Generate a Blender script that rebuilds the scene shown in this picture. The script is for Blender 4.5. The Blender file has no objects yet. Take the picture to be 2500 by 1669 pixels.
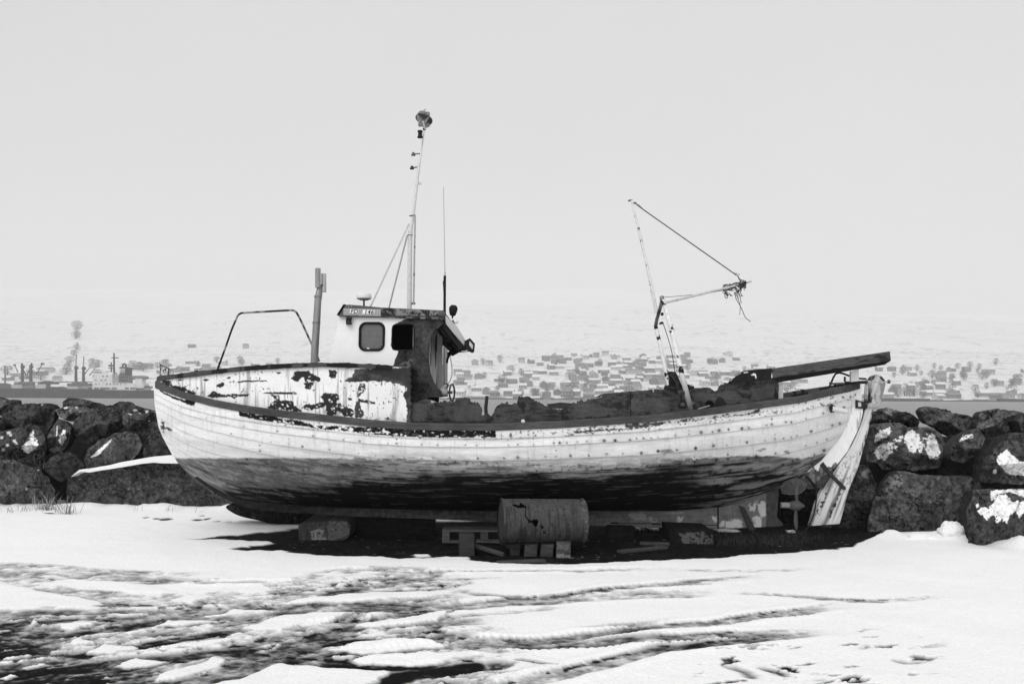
import bpy, math, random
import numpy as np
from mathutils import Vector, Matrix
random.seed(7)
RNG = np.random.default_rng(11)
scene = bpy.context.scene
COL = scene.collection

# ------------------------------------------------------------------ camera
F = 2430.0            # focal length in units of 1/2500 of the frame width
CX, CY, H = 1250.0, 968.0, 1.75
ROLL = math.radians(0.25)
CR, SR = math.cos(ROLL), math.sin(ROLL)

def P(px, py, d):
    """world point at distance d (along +Y) on the ray through a frame position"""
    px = np.asarray(px, float); py = np.asarray(py, float); d = np.asarray(d, float)
    dx, dy = px - CX, CY - py
    return np.stack(np.broadcast_arrays(d / F * (dx * CR - dy * SR), d, H + d / F * (dx * SR + dy * CR)), -1)

def proj(V):
    a = V[..., 0] * F / V[..., 1]; b = (V[..., 2] - H) * F / V[..., 1]
    return CX + a * CR + b * SR, CY - (-a * SR + b * CR)

def ground_d(px, py):
    return -H * F / ((px - CX) * SR + (CY - py) * CR)

def G(px, py, z=0.0):
    px = np.asarray(px, float); py = np.asarray(py, float)
    d = -(H - z) * F / ((px - CX) * SR + (CY - py) * CR)
    return P(px, py, d)

cam = bpy.data.cameras.new('camera')
cam.sensor_width = 36.0; cam.lens = 36.0 * F / 2500.0
cam.shift_y = (CY - 834.5) / 2500.0
cam.clip_start = 0.1; cam.clip_end = 9000.0
camo = bpy.data.objects.new('camera', cam); COL.objects.link(camo)
R = Matrix(((CR, 0, 0), (0, 1, 0), (SR, 0, 1)))
right = Vector((CR, 0, SR)); up = Vector((-SR, 0, CR)); back = Vector((0, -1, 0))
camo.matrix_world = Matrix(((right.x, up.x, back.x, 0), (right.y, up.y, back.y, 0), (right.z, up.z, back.z, H), (0, 0, 0, 1)))
scene.camera = camo

# ------------------------------------------------------------------ noise
def _hash(ix, iy, iz, seed):
    n = (ix * 374761393 + iy * 668265263 + iz * 2147483647 + seed * 974634777) & 0xFFFFFFFF
    n = ((n ^ (n >> 13)) * 1274126177) & 0xFFFFFFFF
    n = ((n ^ (n >> 16)) * 2246822519) & 0xFFFFFFFF
    return ((n ^ (n >> 15)) & 0xFFFFFF) / float(0xFFFFFF)

def vn(x, y, z=0.0, seed=0):
    x, y, z = np.broadcast_arrays(np.asarray(x, float), np.asarray(y, float), np.asarray(z, float))
    fx, fy, fz = np.floor(x), np.floor(y), np.floor(z)
    ix, iy, iz = fx.astype(np.int64), fy.astype(np.int64), fz.astype(np.int64)
    u, v, w = x - fx, y - fy, z - fz
    u = u * u * (3 - 2 * u); v = v * v * (3 - 2 * v); w = w * w * (3 - 2 * w)
    r = 0
    for a in (0, 1):
        for b in (0, 1):
            for c in (0, 1):
                r = r + _hash(ix + a, iy + b, iz + c, seed) * (u if a else 1 - u) * (v if b else 1 - v) * (w if c else 1 - w)
    return r

def fbm(x, y, z=0.0, seed=0, o=4, gain=0.5):
    s = 0; a = 1.0; t = 0
    x = np.asarray(x, float); y = np.asarray(y, float); z = np.asarray(z, float)
    for i in range(o):
        s = s + a * vn(x, y, z, seed + i * 17); t += a; a *= gain
        x, y, z = x * 2.03 + 5.1, y * 2.03 + 1.7, z * 2.03 + 3.3
    return s / t

def ss(a, b, x):
    t = np.clip((x - a) / (b - a), 0, 1)
    return t * t * (3 - 2 * t)

def lerp(a, b, t):
    return a + (b - a) * t

def crv(pts):
    a = np.array(pts, float)
    return lambda x: np.interp(x, a[:, 0], a[:, 1])

def Z(pts, ox, oy, s):
    return [(ox + x / s, oy + y / s) for x, y in pts]

def sdist(px, py, poly):
    """signed distance to a closed outline, negative inside"""
    p = np.array(poly, float); q = np.roll(p, -1, 0)
    best = np.full(px.shape, 1e18); ins = np.zeros(px.shape, bool)
    for (ax, ay), (bx, by) in zip(p, q):
        ex, ey = bx - ax, by - ay
        t = np.clip(((px - ax) * ex + (py - ay) * ey) / (ex * ex + ey * ey + 1e-12), 0, 1)
        best = np.minimum(best, (px - ax - t * ex) ** 2 + (py - ay - t * ey) ** 2)
        c = ((ay > py) != (by > py)) & (px < ex * (py - ay) / ((ey if ey else 1e-12)) + ax)
        ins ^= c
    d = np.sqrt(best)
    return np.where(ins, -d, d)

def pmask(px, py, poly, warp=3.0, soft=1.2, sc=9.0, seed=0, grow=0.0):
    """soft mask of an outline with a ragged edge"""
    a = np.array(poly, float); pad = warp * 1.5 + soft + 2
    out = np.zeros(px.shape)
    box = (px > a[:, 0].min() - pad) & (px < a[:, 0].max() + pad) & (py > a[:, 1].min() - pad) & (py < a[:, 1].max() + pad)
    if not box.any():
        return out
    x, y = px[box], py[box]
    wx = (fbm(x / sc, y / sc, 0.3, seed, 3) - 0.5) * 2 * warp
    wy = (fbm(x / sc, y / sc, 7.7, seed + 5, 3) - 0.5) * 2 * warp
    k2 = 3.4 / sc
    wx = wx + (fbm(x * k2, y * k2, 0.9, seed + 9, 2) - 0.5) * 0.9 * warp; wy = wy + (fbm(x * k2, y * k2, 3.9, seed + 11, 2) - 0.5) * 0.9 * warp
    out[box] = 1 - ss(-soft, soft, sdist(x + wx, y + wy, poly) - grow)
    return out

def pdist(X, Y, line):
    """distance to an open line and the length along it"""
    a = np.array(line, float); best = np.full(X.shape, 1e18); S = np.zeros(X.shape); acc = 0.0; sd = np.zeros(X.shape)
    for i in range(len(a) - 1):
        (ax, ay), (bx, by) = a[i], a[i + 1]
        ex, ey = bx - ax, by - ay; L = math.hypot(ex, ey)
        t = np.clip(((X - ax) * ex + (Y - ay) * ey) / (L * L + 1e-12), 0, 1)
        d = (X - ax - t * ex) ** 2 + (Y - ay - t * ey) ** 2
        m = d < best
        best = np.where(m, d, best); S = np.where(m, acc + t * L, S)
        sd = np.where(m, np.sign(ex * (Y - ay) - ey * (X - ax)), sd)
        acc += L
    return np.sqrt(best), S, acc, sd

def smooth_line(pts, n=8):
    """Catmull-Rom through points of any dimension"""
    p = np.array(pts, float)
    if len(p) < 3:
        return p
    e = np.vstack([2 * p[0] - p[1], p, 2 * p[-1] - p[-2]]); out = []
    for i in range(1, len(e) - 2):
        for t in np.linspace(0, 1, n, endpoint=False):
            a, b, c, d = e[i - 1], e[i], e[i + 1], e[i + 2]
            out.append(0.5 * ((2 * b) + (c - a) * t + (2 * a - 5 * b + 4 * c - d) * t * t + (3 * b - a - 3 * c + d) * t ** 3))
    out.append(p[-1])
    return np.array(out)

# ------------------------------------------------------------------ mesh builder
class MB:
    def __init__(self):
        self.v = []; self.t = []; self.f = []; self.fl = []; self.n = 0

    def add(self, V, T, quads=None, faces=None, flat=False):
        V = np.asarray(V, float).reshape(-1, 3)
        T = np.broadcast_to(np.asarray(T, float), (len(V),)) if np.ndim(T) == 0 else np.asarray(T, float).ravel()
        self.v.append(V); self.t.append(T)
        if quads is not None and len(quads):
            self.f.append(np.asarray(quads, np.int64) + self.n); self.fl.append(np.full(len(quads), not flat))
        if faces:
            by = {}
            for q in faces:
                by.setdefault(len(q), []).append(q)
            for k in by:
                self.f.append(np.asarray(by[k], np.int64) + self.n); self.fl.append(np.full(len(by[k]), not flat))
        self.n += len(V)
        return self

    def grid(self, V, T, keep=None, wrap=False, flip=False, flat=False):
        nr, nc = V.shape[:2]
        idx = np.arange(nr * nc).reshape(nr, nc)
        if wrap:
            idx = np.hstack([idx, idx[:, :1]])
        a, b, c, d = idx[:-1, :-1], idx[:-1, 1:], idx[1:, 1:], idx[1:, :-1]
        q = np.stack([a, d, c, b] if flip else [a, b, c, d], -1).reshape(-1, 4)
        if keep is not None:
            q = q[keep.ravel()]
        T = np.broadcast_to(T, (nr, nc)) if np.ndim(T) < 2 else T
        return self.add(V.reshape(-1, 3), T.ravel(), quads=q, flat=flat)

    def tube(self, pts, r, n=8, tone=0.6, caps=True):
        p = np.array(pts, float); m = len(p)
        r = np.broadcast_to(np.asarray(r, float), (m,))
        tg = np.gradient(p, axis=0); tg /= np.linalg.norm(tg, axis=1)[:, None] + 1e-12
        ref = np.array((0, 0, 1.0)) if abs(tg[0][2]) < 0.9 else np.array((0, 1.0, 0))
        V = np.zeros((m, n, 3)); an = np.linspace(0, 2 * math.pi, n, endpoint=False)
        u = np.cross(tg[0], ref); u /= np.linalg.norm(u)
        for i in range(m):
            u = u - tg[i] * (u @ tg[i]); u /= np.linalg.norm(u) + 1e-12
            w = np.cross(tg[i], u)
            V[i] = p[i] + r[i] * (np.cos(an)[:, None] * u + np.sin(an)[:, None] * w)
        T = np.repeat(np.broadcast_to(np.asarray(tone, float), (m,))[:, None], n, 1)
        self.grid(V, T, wrap=True, flip=True)
        if caps:
            self.add(V[0], T[0], faces=[list(range(n))], flat=True)
            self.add(V[-1], T[-1], faces=[list(range(n))[::-1]], flat=True)
        return self

    def lathe(self, c, axis, prof, n=20, tone=0.6):
        """prof: (along axis, radius) pairs"""
        ax = np.array(axis, float); ax /= np.linalg.norm(ax)
        ref = np.array((0, 0, 1.0)) if abs(ax[2]) < 0.9 else np.array((0, 1.0, 0))
        u = np.cross(ax, ref); u /= np.linalg.norm(u); w = np.cross(ax, u)
        an = np.linspace(0, 2 * math.pi, n, endpoint=False)
        V = np.array([np.array(c) + ax * a + max(r, 1e-4) * (np.cos(an)[:, None] * u + np.sin(an)[:, None] * w) for a, r in prof])
        return self.grid(V, tone, wrap=True, flip=True)

    def box(self, c, s, rz=0.0, ry=0.0, rx=0.0, tone=0.5, bev=0.0):
        """box with chamfered long edges when bev > 0"""
        M = (Matrix.Rotation(rz, 3, 'Z') @ Matrix.Rotation(ry, 3, 'Y') @ Matrix.Rotation(rx, 3, 'X'))
        M = np.array(M); h = np.array(s, float) / 2
        if bev <= 0:
            V = np.array([(x, y, z) for x in (-1, 1) for y in (-1, 1) for z in (-1, 1)]) * h
            fs = [(0, 1, 3, 2), (4, 6, 7, 5), (0, 4, 5, 1), (2, 3, 7, 6), (0, 2, 6, 4), (1, 5, 7, 3)]
            return self.add(V @ M.T + np.array(c), tone, faces=fs, flat=True)
        b = min(bev, h.min() * 0.9)
        V = []; 
        for sx in (-1, 1):
            for sy in (-1, 1):
                for sz in (-1, 1):
                    g = np.array((sx, sy, sz))
                    for k in range(3):
                        q = h - b; q = q.copy(); q[k] = h[k]
                        V.append(g * q)
        V = np.array(V)
        I = lambda sx, sy, sz, k: (((sx > 0) * 4 + (sy > 0) * 2 + (sz > 0)) * 3 + k)
        fs = []
        for k in range(3):
            a, bq = [i for i in range(3) if i != k]
            for s0 in (-1, 1):
                cyc = []
                for (p, q) in ((-1, -1), (1, -1), (1, 1), (-1, 1)):
                    g = [0, 0, 0]; g[k] = s0; g[a] = p; g[bq] = q
                    cyc.append(I(*g, k))
                fs.append(cyc)
        for k in range(3):
            a, bq = [i for i in range(3) if i != k]
            for p in (-1, 1):
                for q in (-1, 1):
                    g0 = [0, 0, 0]; g0[a] = p; g0[bq] = q; g1 = list(g0); g0[k] = -1; g1[k] = 1
                    fs.append([I(*g0, a), I(*g1, a), I(*g1, bq), I(*g0, bq)])
        for sx in (-1, 1):
            for sy in (-1, 1):
                for sz in (-1, 1):
                    fs.append([I(sx, sy, sz, 0), I(sx, sy, sz, 1), I(sx, sy, sz, 2)])
        ctr = V.mean(0); out = []
        for q in fs:
            a = V[q]; nrm = np.cross(a[1] - a[0], a[2] - a[0])
            out.append(q if nrm @ (a.mean(0) - ctr) > 0 else q[::-1])
        return self.add(V @ M.T + np.array(c), tone, faces=out, flat=True)

    def prism(self, front, back, tone=0.5):
        """solid between two matching outlines"""
        f = np.array(front, float); b = np.array(back, float); n = len(f)
        V = np.vstack([f, b])
        fs = [list(range(n)), list(range(2 * n - 1, n - 1, -1))]
        fs += [[(i + 1) % n, i, n + i, n + (i + 1) % n] for i in range(n)]
        return self.add(V, tone, faces=fs, flat=True)

    def sweep(self, pts, prof, side, tone=0.5, caps=True):
        """closed profile (a along side, b along z) carried along a line"""
        p = np.array(pts, float); pr = np.array(prof, float)
        sd = np.broadcast_to(np.asarray(side, float), p.shape)
        V = p[:, None, :] + pr[None, :, 0:1] * sd[:, None, :] + pr[None, :, 1:2] * np.array((0, 0, 1.0))
        T = np.broadcast_to(np.asarray(tone, float), (len(p),))[:, None] * np.ones((1, len(pr)))
        n = len(pr)
        for k in range(n):
            self.grid(V[:, [k, (k + 1) % n]], T[:, [k, (k + 1) % n]])
        if caps:
            self.add(V[0], T[0], faces=[list(range(n))], flat=True)
            self.add(V[-1], T[-1], faces=[list(range(n))[::-1]], flat=True)
        return self

    def panel(self, poly, dfun, th=0.03, step=2.0, tone=None, holes=(), back_tone=None, wobble=None):
        """board of an outline, cut exactly to it, with thickness"""
        a = np.array(poly, float)
        x0, x1, y0, y1 = a[:, 0].min(), a[:, 0].max(), a[:, 1].min(), a[:, 1].max()
        nc = max(2, int(round((x1 - x0) / step)) + 1); nr = max(2, int(round((y1 - y0) / step)) + 1)
        gx, gy = np.meshgrid(np.linspace(x0, x1, nc), np.linspace(y0, y1, nr))
        mx, my = (gx[:-1, :-1] + gx[1:, 1:]) / 2, (gy[:-1, :-1] + gy[1:, 1:]) / 2
        keep = sdist(mx, my, poly) < 0
        for h in holes:
            keep &= sdist(mx, my, h) > 0
        kp = np.pad(keep, 1)
        cnt = kp[:-1, :-1].astype(int) + kp[:-1, 1:] + kp[1:, :-1] + kp[1:, 1:]
        edge = (cnt > 0) & (cnt < 4)
        rr, cc = np.nonzero(edge)
        if len(rr):
            bx, by = gx[rr, cc].copy(), gy[rr, cc].copy(); bd = np.full(len(rr), 1e9); tx, ty = bx.copy(), by.copy()
            for L in [poly] + list(holes):
                p = np.array(L, float); q = np.roll(p, -1, 0)
                for (ax, ay), (cx_, cy_) in zip(p, q):
                    ex, ey = cx_ - ax, cy_ - ay
                    t = np.clip(((bx - ax) * ex + (by - ay) * ey) / (ex * ex + ey * ey + 1e-12), 0, 1)
                    qx, qy = ax + t * ex, ay + t * ey
                    d = np.hypot(qx - bx, qy - by); m = d < bd
                    bd = np.where(m, d, bd); tx = np.where(m, qx, tx); ty = np.where(m, qy, ty)
            ok = bd < step * 1.3
            gx[rr[ok], cc[ok]] = tx[ok]; gy[rr[ok], cc[ok]] = ty[ok]
        D = np.broadcast_to(np.asarray(dfun(gx, gy), float), gx.shape)
        V = P(gx, gy, D)
        T = np.broadcast_to(np.asarray(tone(gx, gy) if callable(tone) else tone, float), gx.shape)
        B = V + np.array((0, th, 0))
        TB = T if back_tone is None else np.full(gx.shape, back_tone)
        idx = np.arange(nr * nc).reshape(nr, nc)
        q = np.stack([idx[:-1, :-1], idx[1:, :-1], idx[1:, 1:], idx[:-1, 1:]], -1)[keep]
        E = np.concatenate([q[:, [0, 1]], q[:, [1, 2]], q[:, [2, 3]], q[:, [3, 0]]])
        key = np.sort(E, 1); code = key[:, 0] * (nr * nc) + key[:, 1]
        u, inv, c = np.unique(code, return_inverse=True, return_counts=True)
        be = E[c[inv] == 1]
        N = nr * nc
        used = np.zeros(N, bool); used[q.ravel()] = True
        remap = np.cumsum(used) - 1; M = used.sum()
        VV = np.vstack([V.reshape(-1, 3)[used], B.reshape(-1, 3)[used]]); TT = np.concatenate([T.ravel()[used], TB.ravel()[used]])
        q = remap[q]; be = remap[be]
        self.add(VV, TT, quads=np.vstack([q, q[:, ::-1] + M]))
        self.add(VV, TT, quads=np.stack([be[:, 1], be[:, 0], be[:, 0] + M, be[:, 1] + M], -1), flat=True) if False else None
        self.f.append(np.stack([be[:, 1], be[:, 0], be[:, 0] + M, be[:, 1] + M], -1) + (self.n - len(VV))); self.fl.append(np.full(len(be), False))
        return self

    def build(self, name, mat, parent=None, origin=None, smooth=True):
        V = np.vstack(self.v); T = np.concatenate(self.t)
        if parent is not None:
            o = ORG[parent.name]
        else:
            o = np.zeros(3) if origin is None else np.array(origin, float)
        me = bpy.data.meshes.new(name)
        tot = sum(len(f) for f in self.f); loops = np.concatenate([f.ravel() for f in self.f])
        sizes = np.concatenate([np.full(len(f), f.shape[1]) for f in self.f])
        me.vertices.add(len(V)); me.vertices.foreach_set('co', (V - o).astype(np.float32).ravel())
        me.loops.add(len(loops)); me.loops.foreach_set('vertex_index', loops.astype(np.int32))
        me.polygons.add(tot)
        st = np.concatenate([[0], np.cumsum(sizes)[:-1]])
        me.polygons.foreach_set('loop_start', st.astype(np.int32))
        me.polygons.foreach_set('loop_total', sizes.astype(np.int32))
        fl = np.concatenate(self.fl) if smooth else np.zeros(tot, bool)
        me.polygons.foreach_set('use_smooth', fl)
        at = me.attributes.new('tone', 'FLOAT', 'POINT'); at.data.foreach_set('value', np.clip(T, 0, 1).astype(np.float32))
        me.update(calc_edges=True); me.validate()
        me.materials.append(mat)
        ob = bpy.data.objects.new(name, me); COL.objects.link(ob)
        if parent is not None:
            ob.parent = parent
        else:
            ob.location = o
        ORG[ob.name] = o
        return ob

ORG = {}

def tag(o, label=None, cat=None, group=None, kind=None):
    if label: o['label'] = label
    if cat: o['category'] = cat
    if group: o['group'] = group
    if kind: o['kind'] = kind
    return o

def thing(name, loc, label, cat, group=None):
    o = bpy.data.objects.new(name, None); COL.objects.link(o)
    o.empty_display_size = 0.2
    o.location = loc; ORG[o.name] = np.array(loc, float)
    return tag(o, label, cat, group)

# ------------------------------------------------------------------ materials
def mat(name, rough=0.7, grain=0.25, gscale=60.0, bump=0.2, bscale=80.0, chip=0.0, chip_scale=14.0, chip_tone=0.03, metal=0.0, spec=0.12, use_obj=False, stretch=(1, 1, 1), bdist=0.01):
    m = bpy.data.materials.new(name); m.use_nodes = True
    nt = m.node_tree; N = nt.nodes; L = nt.links
    b = N['Principled BSDF']; b.inputs['Roughness'].default_value = rough; b.inputs['Metallic'].default_value = metal
    b.inputs['Specular IOR Level'].default_value = spec
    tc = N.new('ShaderNodeTexCoord'); mp = N.new('ShaderNodeMapping'); mp.inputs['Scale'].default_value = stretch
    L.new(tc.outputs['Object'], mp.inputs['Vector'])
    if use_obj:
        oi = N.new('ShaderNodeObjectInfo'); sep = N.new('ShaderNodeSeparateColor'); L.new(oi.outputs['Color'], sep.inputs[0]); src = sep.outputs[0]
    else:
        at = N.new('ShaderNodeAttribute'); at.attribute_name = 'tone'; src = at.outputs['Fac']
    nz = N.new('ShaderNodeTexNoise'); nz.inputs['Scale'].default_value = gscale; nz.inputs['Detail'].default_value = 6; nz.inputs['Roughness'].default_value = 0.65
    L.new(mp.outputs[0], nz.inputs['Vector'])
    mr = N.new('ShaderNodeMapRange'); mr.inputs['From Min'].default_value = 0.3; mr.inputs['From Max'].default_value = 0.7
    mr.inputs['To Min'].default_value = 1 - grain; mr.inputs['To Max'].default_value = 1 + grain
    L.new(nz.outputs['Fac'], mr.inputs['Value'])
    mu = N.new('ShaderNodeMath'); mu.operation = 'MULTIPLY'; L.new(src, mu.inputs[0]); L.new(mr.outputs[0], mu.inputs[1]); out = mu.outputs[0]
    if chip > 0:
        n2 = N.new('ShaderNodeTexNoise'); n2.inputs['Scale'].default_value = chip_scale; n2.inputs['Detail'].default_value = 5; n2.inputs['Roughness'].default_value = 0.6
        L.new(mp.outputs[0], n2.inputs['Vector'])
        r2 = N.new('ShaderNodeMapRange'); r2.inputs['From Min'].default_value = 0.70 - chip; r2.inputs['From Max'].default_value = 0.715 - chip
        L.new(n2.outputs['Fac'], r2.inputs['Value'])
        mx = N.new('ShaderNodeMix'); mx.data_type = 'FLOAT'; L.new(r2.outputs[0], mx.inputs[0]); L.new(out, mx.inputs[2]); mx.inputs[3].default_value = chip_tone; out = mx.outputs[0]
    cl = N.new('ShaderNodeMath'); cl.operation = 'MINIMUM'; cl.inputs[1].default_value = 0.92; L.new(out, cl.inputs[0])
    cc = N.new('ShaderNodeCombineColor')
    for i in range(3): L.new(cl.outputs[0], cc.inputs[i])
    L.new(cc.outputs[0], b.inputs['Base Color'])
    if bump > 0:
        nb = N.new('ShaderNodeTexNoise'); nb.inputs['Scale'].default_value = bscale; nb.inputs['Detail'].default_value = 5
        L.new(mp.outputs[0], nb.inputs['Vector'])
        bp = N.new('ShaderNodeBump'); bp.inputs['Strength'].default_value = bump; bp.inputs['Distance'].default_value = bdist
        L.new(nb.outputs['Fac'], bp.inputs['Height']); L.new(bp.outputs[0], b.inputs['Normal'])
    return m

M = {
    'paint': mat('weathered_paint', 0.55, 0.10, 40, 0.25, 60, stretch=(1, 1, 3)),
    'hull': mat('planked_paint', 0.75, 0.12, 30, 0.3, 40, stretch=(0.35, 1, 2.5), spec=0.05),
    'wood': mat('weathered_wood', 0.88, 0.45, 26, 0.5, 40, stretch=(0.25, 1, 3)),
    'rust': mat('rusty_steel', 0.8, 0.22, 30, 0.4, 50, spec=0.08),
    'pipe': mat('chipped_pipe_paint', 0.6, 0.15, 24, 0.1, 60, chip=0.105, chip_scale=9, chip_tone=0.015),
    'mastpaint': mat('mast_paint', 0.5, 0.15, 30, 0.1, 60, chip=0.0),
    'alu': mat('dull_metal', 0.4, 0.25, 20, 0.1, 60, metal=0.55, stretch=(1, 1, 0.3)),
    'black': mat('black_rubber', 0.6, 0.3, 40, 0.2, 60),
    'rope': mat('frayed_rope', 0.9, 0.5, 90, 0.4, 120),
    'rock': mat('basalt_rock', 0.95, 0.55, 18, 0.7, 14, bdist=0.04, spec=0.04),
    'snow': mat('snow', 0.6, 0.03, 25, 0.35, 45, spec=0.2, bdist=0.012),
    'ground': mat('snowy_ground', 0.8, 0.10, 45, 0.6, 38, spec=0.02, bdist=0.016),
    'far': mat('far_surface', 0.8, 0.15, 0.2, 0.0),
    'house': mat('house_paint', 0.8, 0.12, 0.4, 0.0, use_obj=True),
    'grass': mat('dry_grass', 0.8, 0.4, 30, 0.0),
    'text': mat('lettering', 0.6, 0.05, 30, 0.0),
}
gl = bpy.data.materials.new('window_glass'); gl.use_nodes = True
_b = gl.node_tree.nodes['Principled BSDF']; _b.inputs['Base Color'].default_value = (0.05, 0.05, 0.05, 1); _b.inputs['Roughness'].default_value = 0.12
_b.inputs['Specular IOR Level'].default_value = 0.8
_n = gl.node_tree.nodes.new('ShaderNodeTexNoise'); _n.inputs['Scale'].default_value = 9
_r = gl.node_tree.nodes.new('ShaderNodeMapRange'); _r.inputs['To Min'].default_value = 0.07; _r.inputs['To Max'].default_value = 0.16
gl.node_tree.links.new(_n.outputs['Fac'], _r.inputs['Value'])
_c = gl.node_tree.nodes.new('ShaderNodeCombineColor')
for i in range(3): gl.node_tree.links.new(_r.outputs[0], _c.inputs[i])
gl.node_tree.links.new(_c.outputs[0], _b.inputs['Base Color'])
M['glass'] = gl
HAZE, SKYV, SUNE, EXPO = 0.00034, 7.35, 1.45, 0.14
# ================================================================== THE BOAT
D0 = 12.6
XB, XS = (379 - CX) * D0 / F, (2096 - CX) * D0 / F
def hb(X):
    q = np.clip(2 * (np.asarray(X, float) - XB) / (XS - XB) - 1, -1, 1)
    e = np.where(q < 0, 2.7, 2.3)
    return 0.02 + 1.40 * np.maximum(0, 1 - np.abs(q) ** e) ** 0.75
def nd(px, k=1.0, off=0.0):
    px = np.asarray(px, float); d = np.full(px.shape, D0)
    for _ in range(25):
        d = 0.5 * d + 0.5 * (D0 - k * hb((px - CX) * d / F) - off)
    return d

RAIL = [(382, 938), (386, 940), (450, 964.5), (520, 983), (584, 995), (665, 1007), (772, 1018), (906, 1033), (1000, 1039.5), (1053, 1041), (1206, 1042), (1360, 1036), (1500, 1027), (1587, 1021), (1751, 1001.5), (1950, 975.5), (2005, 962), (2069, 948), (2096, 940)]
railc = crv(RAIL)
boat = thing('fishing_boat', (0, D0, 0), 'old white clinker fishing boat with peeling paint propped on timber blocks beside the rock wall', 'boat')

_rp = np.array(RAIL, float); _rw = P(_rp[:, 0], _rp[:, 1] + 2, nd(_rp[:, 0]))
zs_of = lambda X: np.interp(X, _rw[:, 0], _rw[:, 2])
KEELTOP = [(484, 1171), (531, 1196), (568, 1212), (596, 1221), (678, 1226), (763, 1233), (899, 1237), (1050, 1240), (1200, 1242), (1628, 1244), (1753, 1238), (1820, 1222), (1870, 1205), (1903, 1191)]
_kp = np.array(KEELTOP, float); _kw = P(_kp[:, 0], _kp[:, 1], D0)
zk_of = lambda X: np.interp(X, _kw[:, 0], _kw[:, 2])
def endprof(pts):
    a = np.array(pts, float); w = P(a[:, 0], a[:, 1], D0); z = w[:, 2]
    g = (z[0] - z) / (z[0] - z[-1])
    return lambda t: np.interp(t, g, w[:, 0])
stemX = endprof([(379, 940), (379.5, 955), (381, 987), (390, 1041), (399.5, 1065), (424, 1111), (452, 1144), (484, 1171)])
sternX = endprof([(2095, 945), (2082, 977), (2072, 1022), (2062, 1047), (2046, 1076), (2021, 1105), (2005, 1124), (1973, 1149), (1941, 1168), (1903, 1191)])

def hull_pt(t, w, side=-1):
    X = lerp(stemX(w), sternX(w), t)
    X0 = lerp(XB, XS, t); X1 = lerp(stemX(1.0), sternX(1.0), t)
    z = lerp(zs_of(X0), zk_of(X1), w)
    e = np.abs(2 * t - 1)
    a = lerp(2.5, 1.25, e ** 2); b = lerp(0.60, 0.95, e ** 2)
    y = hb(X0) * np.maximum(1e-6, 1 - w ** a) ** b + 0.035
    return np.stack([X, D0 + side * y, z], -1)

LV_B = np.array([0, .10, .16, .24, .34, .46, .60, .74, .88, 1.0])
LV_M = np.array([0, .115, .20, .345, .485, .62, .74, .85, .93, 1.0])
LV_S = np.array([0, .10, .20, .345, .48, .61, .74, .85, .93, 1.0])
def level(t, j):
    m = 1 - np.clip(np.abs(2 * t - 1), 0, 1)
    m = ss(0, 0.75, m)
    return np.where(t < 0.5, lerp(LV_B[j], LV_M[j], m), lerp(LV_S[j], LV_M[j], m))

# paint line and upper edge of the black zone on the hull, in frame positions
yline = crv([(380, 1118), (900, 1118), (1000, 1122), (1200, 1134), (1350, 1140), (1500, 1137), (1620, 1124), (1700, 1119), (1800, 1113), (1880, 1113), (1960, 1119), (2005, 1108), (2100, 1100)])
yblack = crv([(380, 1225), (500, 1212), (568, 1196), (652, 1199), (812, 1192), (830, 1186), (880, 1166), (1000, 1168), (1030, 1155), (1206, 1163), (1400, 1163), (1517, 1154), (1634, 1141), (1798, 1126), (1890, 1134), (1960, 1160), (2100, 1200)])
BLACKSTRAKE = [
    Z([(780, 440), (830, 470), (1000, 478), (1150, 510), (1200, 540), (1330, 540), (1480, 590), (1800, 600), (2349, 605), (2349, 690), (1900, 655), (1500, 615), (1250, 575), (1000, 545), (800, 505)], 370, 880, 3.729),
    Z([(0, 640), (300, 655), (1210, 655), (1210, 733), (600, 735), (300, 725), (0, 700)], 900, 880, 3.915),
    Z([(75, 255), (110, 285), (190, 320), (300, 360), (330, 340), (400, 370), (395, 415), (300, 385), (180, 335), (80, 285)], 370, 880, 3.729)]
GREYSTRAKE = [
    Z([(540, 900), (780, 885), (870, 900), (1000, 880), (1030, 905), (700, 965), (545, 975)], 1400, 820, 4.271),
    Z([(0, 985), (500, 960), (540, 975), (0, 1015)], 1400, 820, 4.271),
    Z([(1030, 905), (1200, 850), (1220, 880), (1400, 850), (1550, 830), (1600, 800), (1650, 830), (1850, 800), (1930, 750), (1950, 800), (1800, 830), (1500, 850), (1100, 905)], 1400, 820, 4.271)]
GREYSPOTS = [Z([(870, 1210), (920, 1180), (1010, 1170), (1060, 1215), (950, 1225)], 1400, 820, 4.271),
             Z([(2190, 1205), (2240, 1195), (2270, 1215), (2220, 1230)], 1400, 820, 4.271), Z([(1900, 1195), (1980, 1165), (2020, 1175), (1950, 1205)], 1400, 820, 4.271)]
BOWSPOTS = [Z([(80, 560), (100, 530), (130, 570), (160, 600), (190, 630), (140, 640), (110, 660), (85, 620)], 370, 880, 3.729)]

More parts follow.
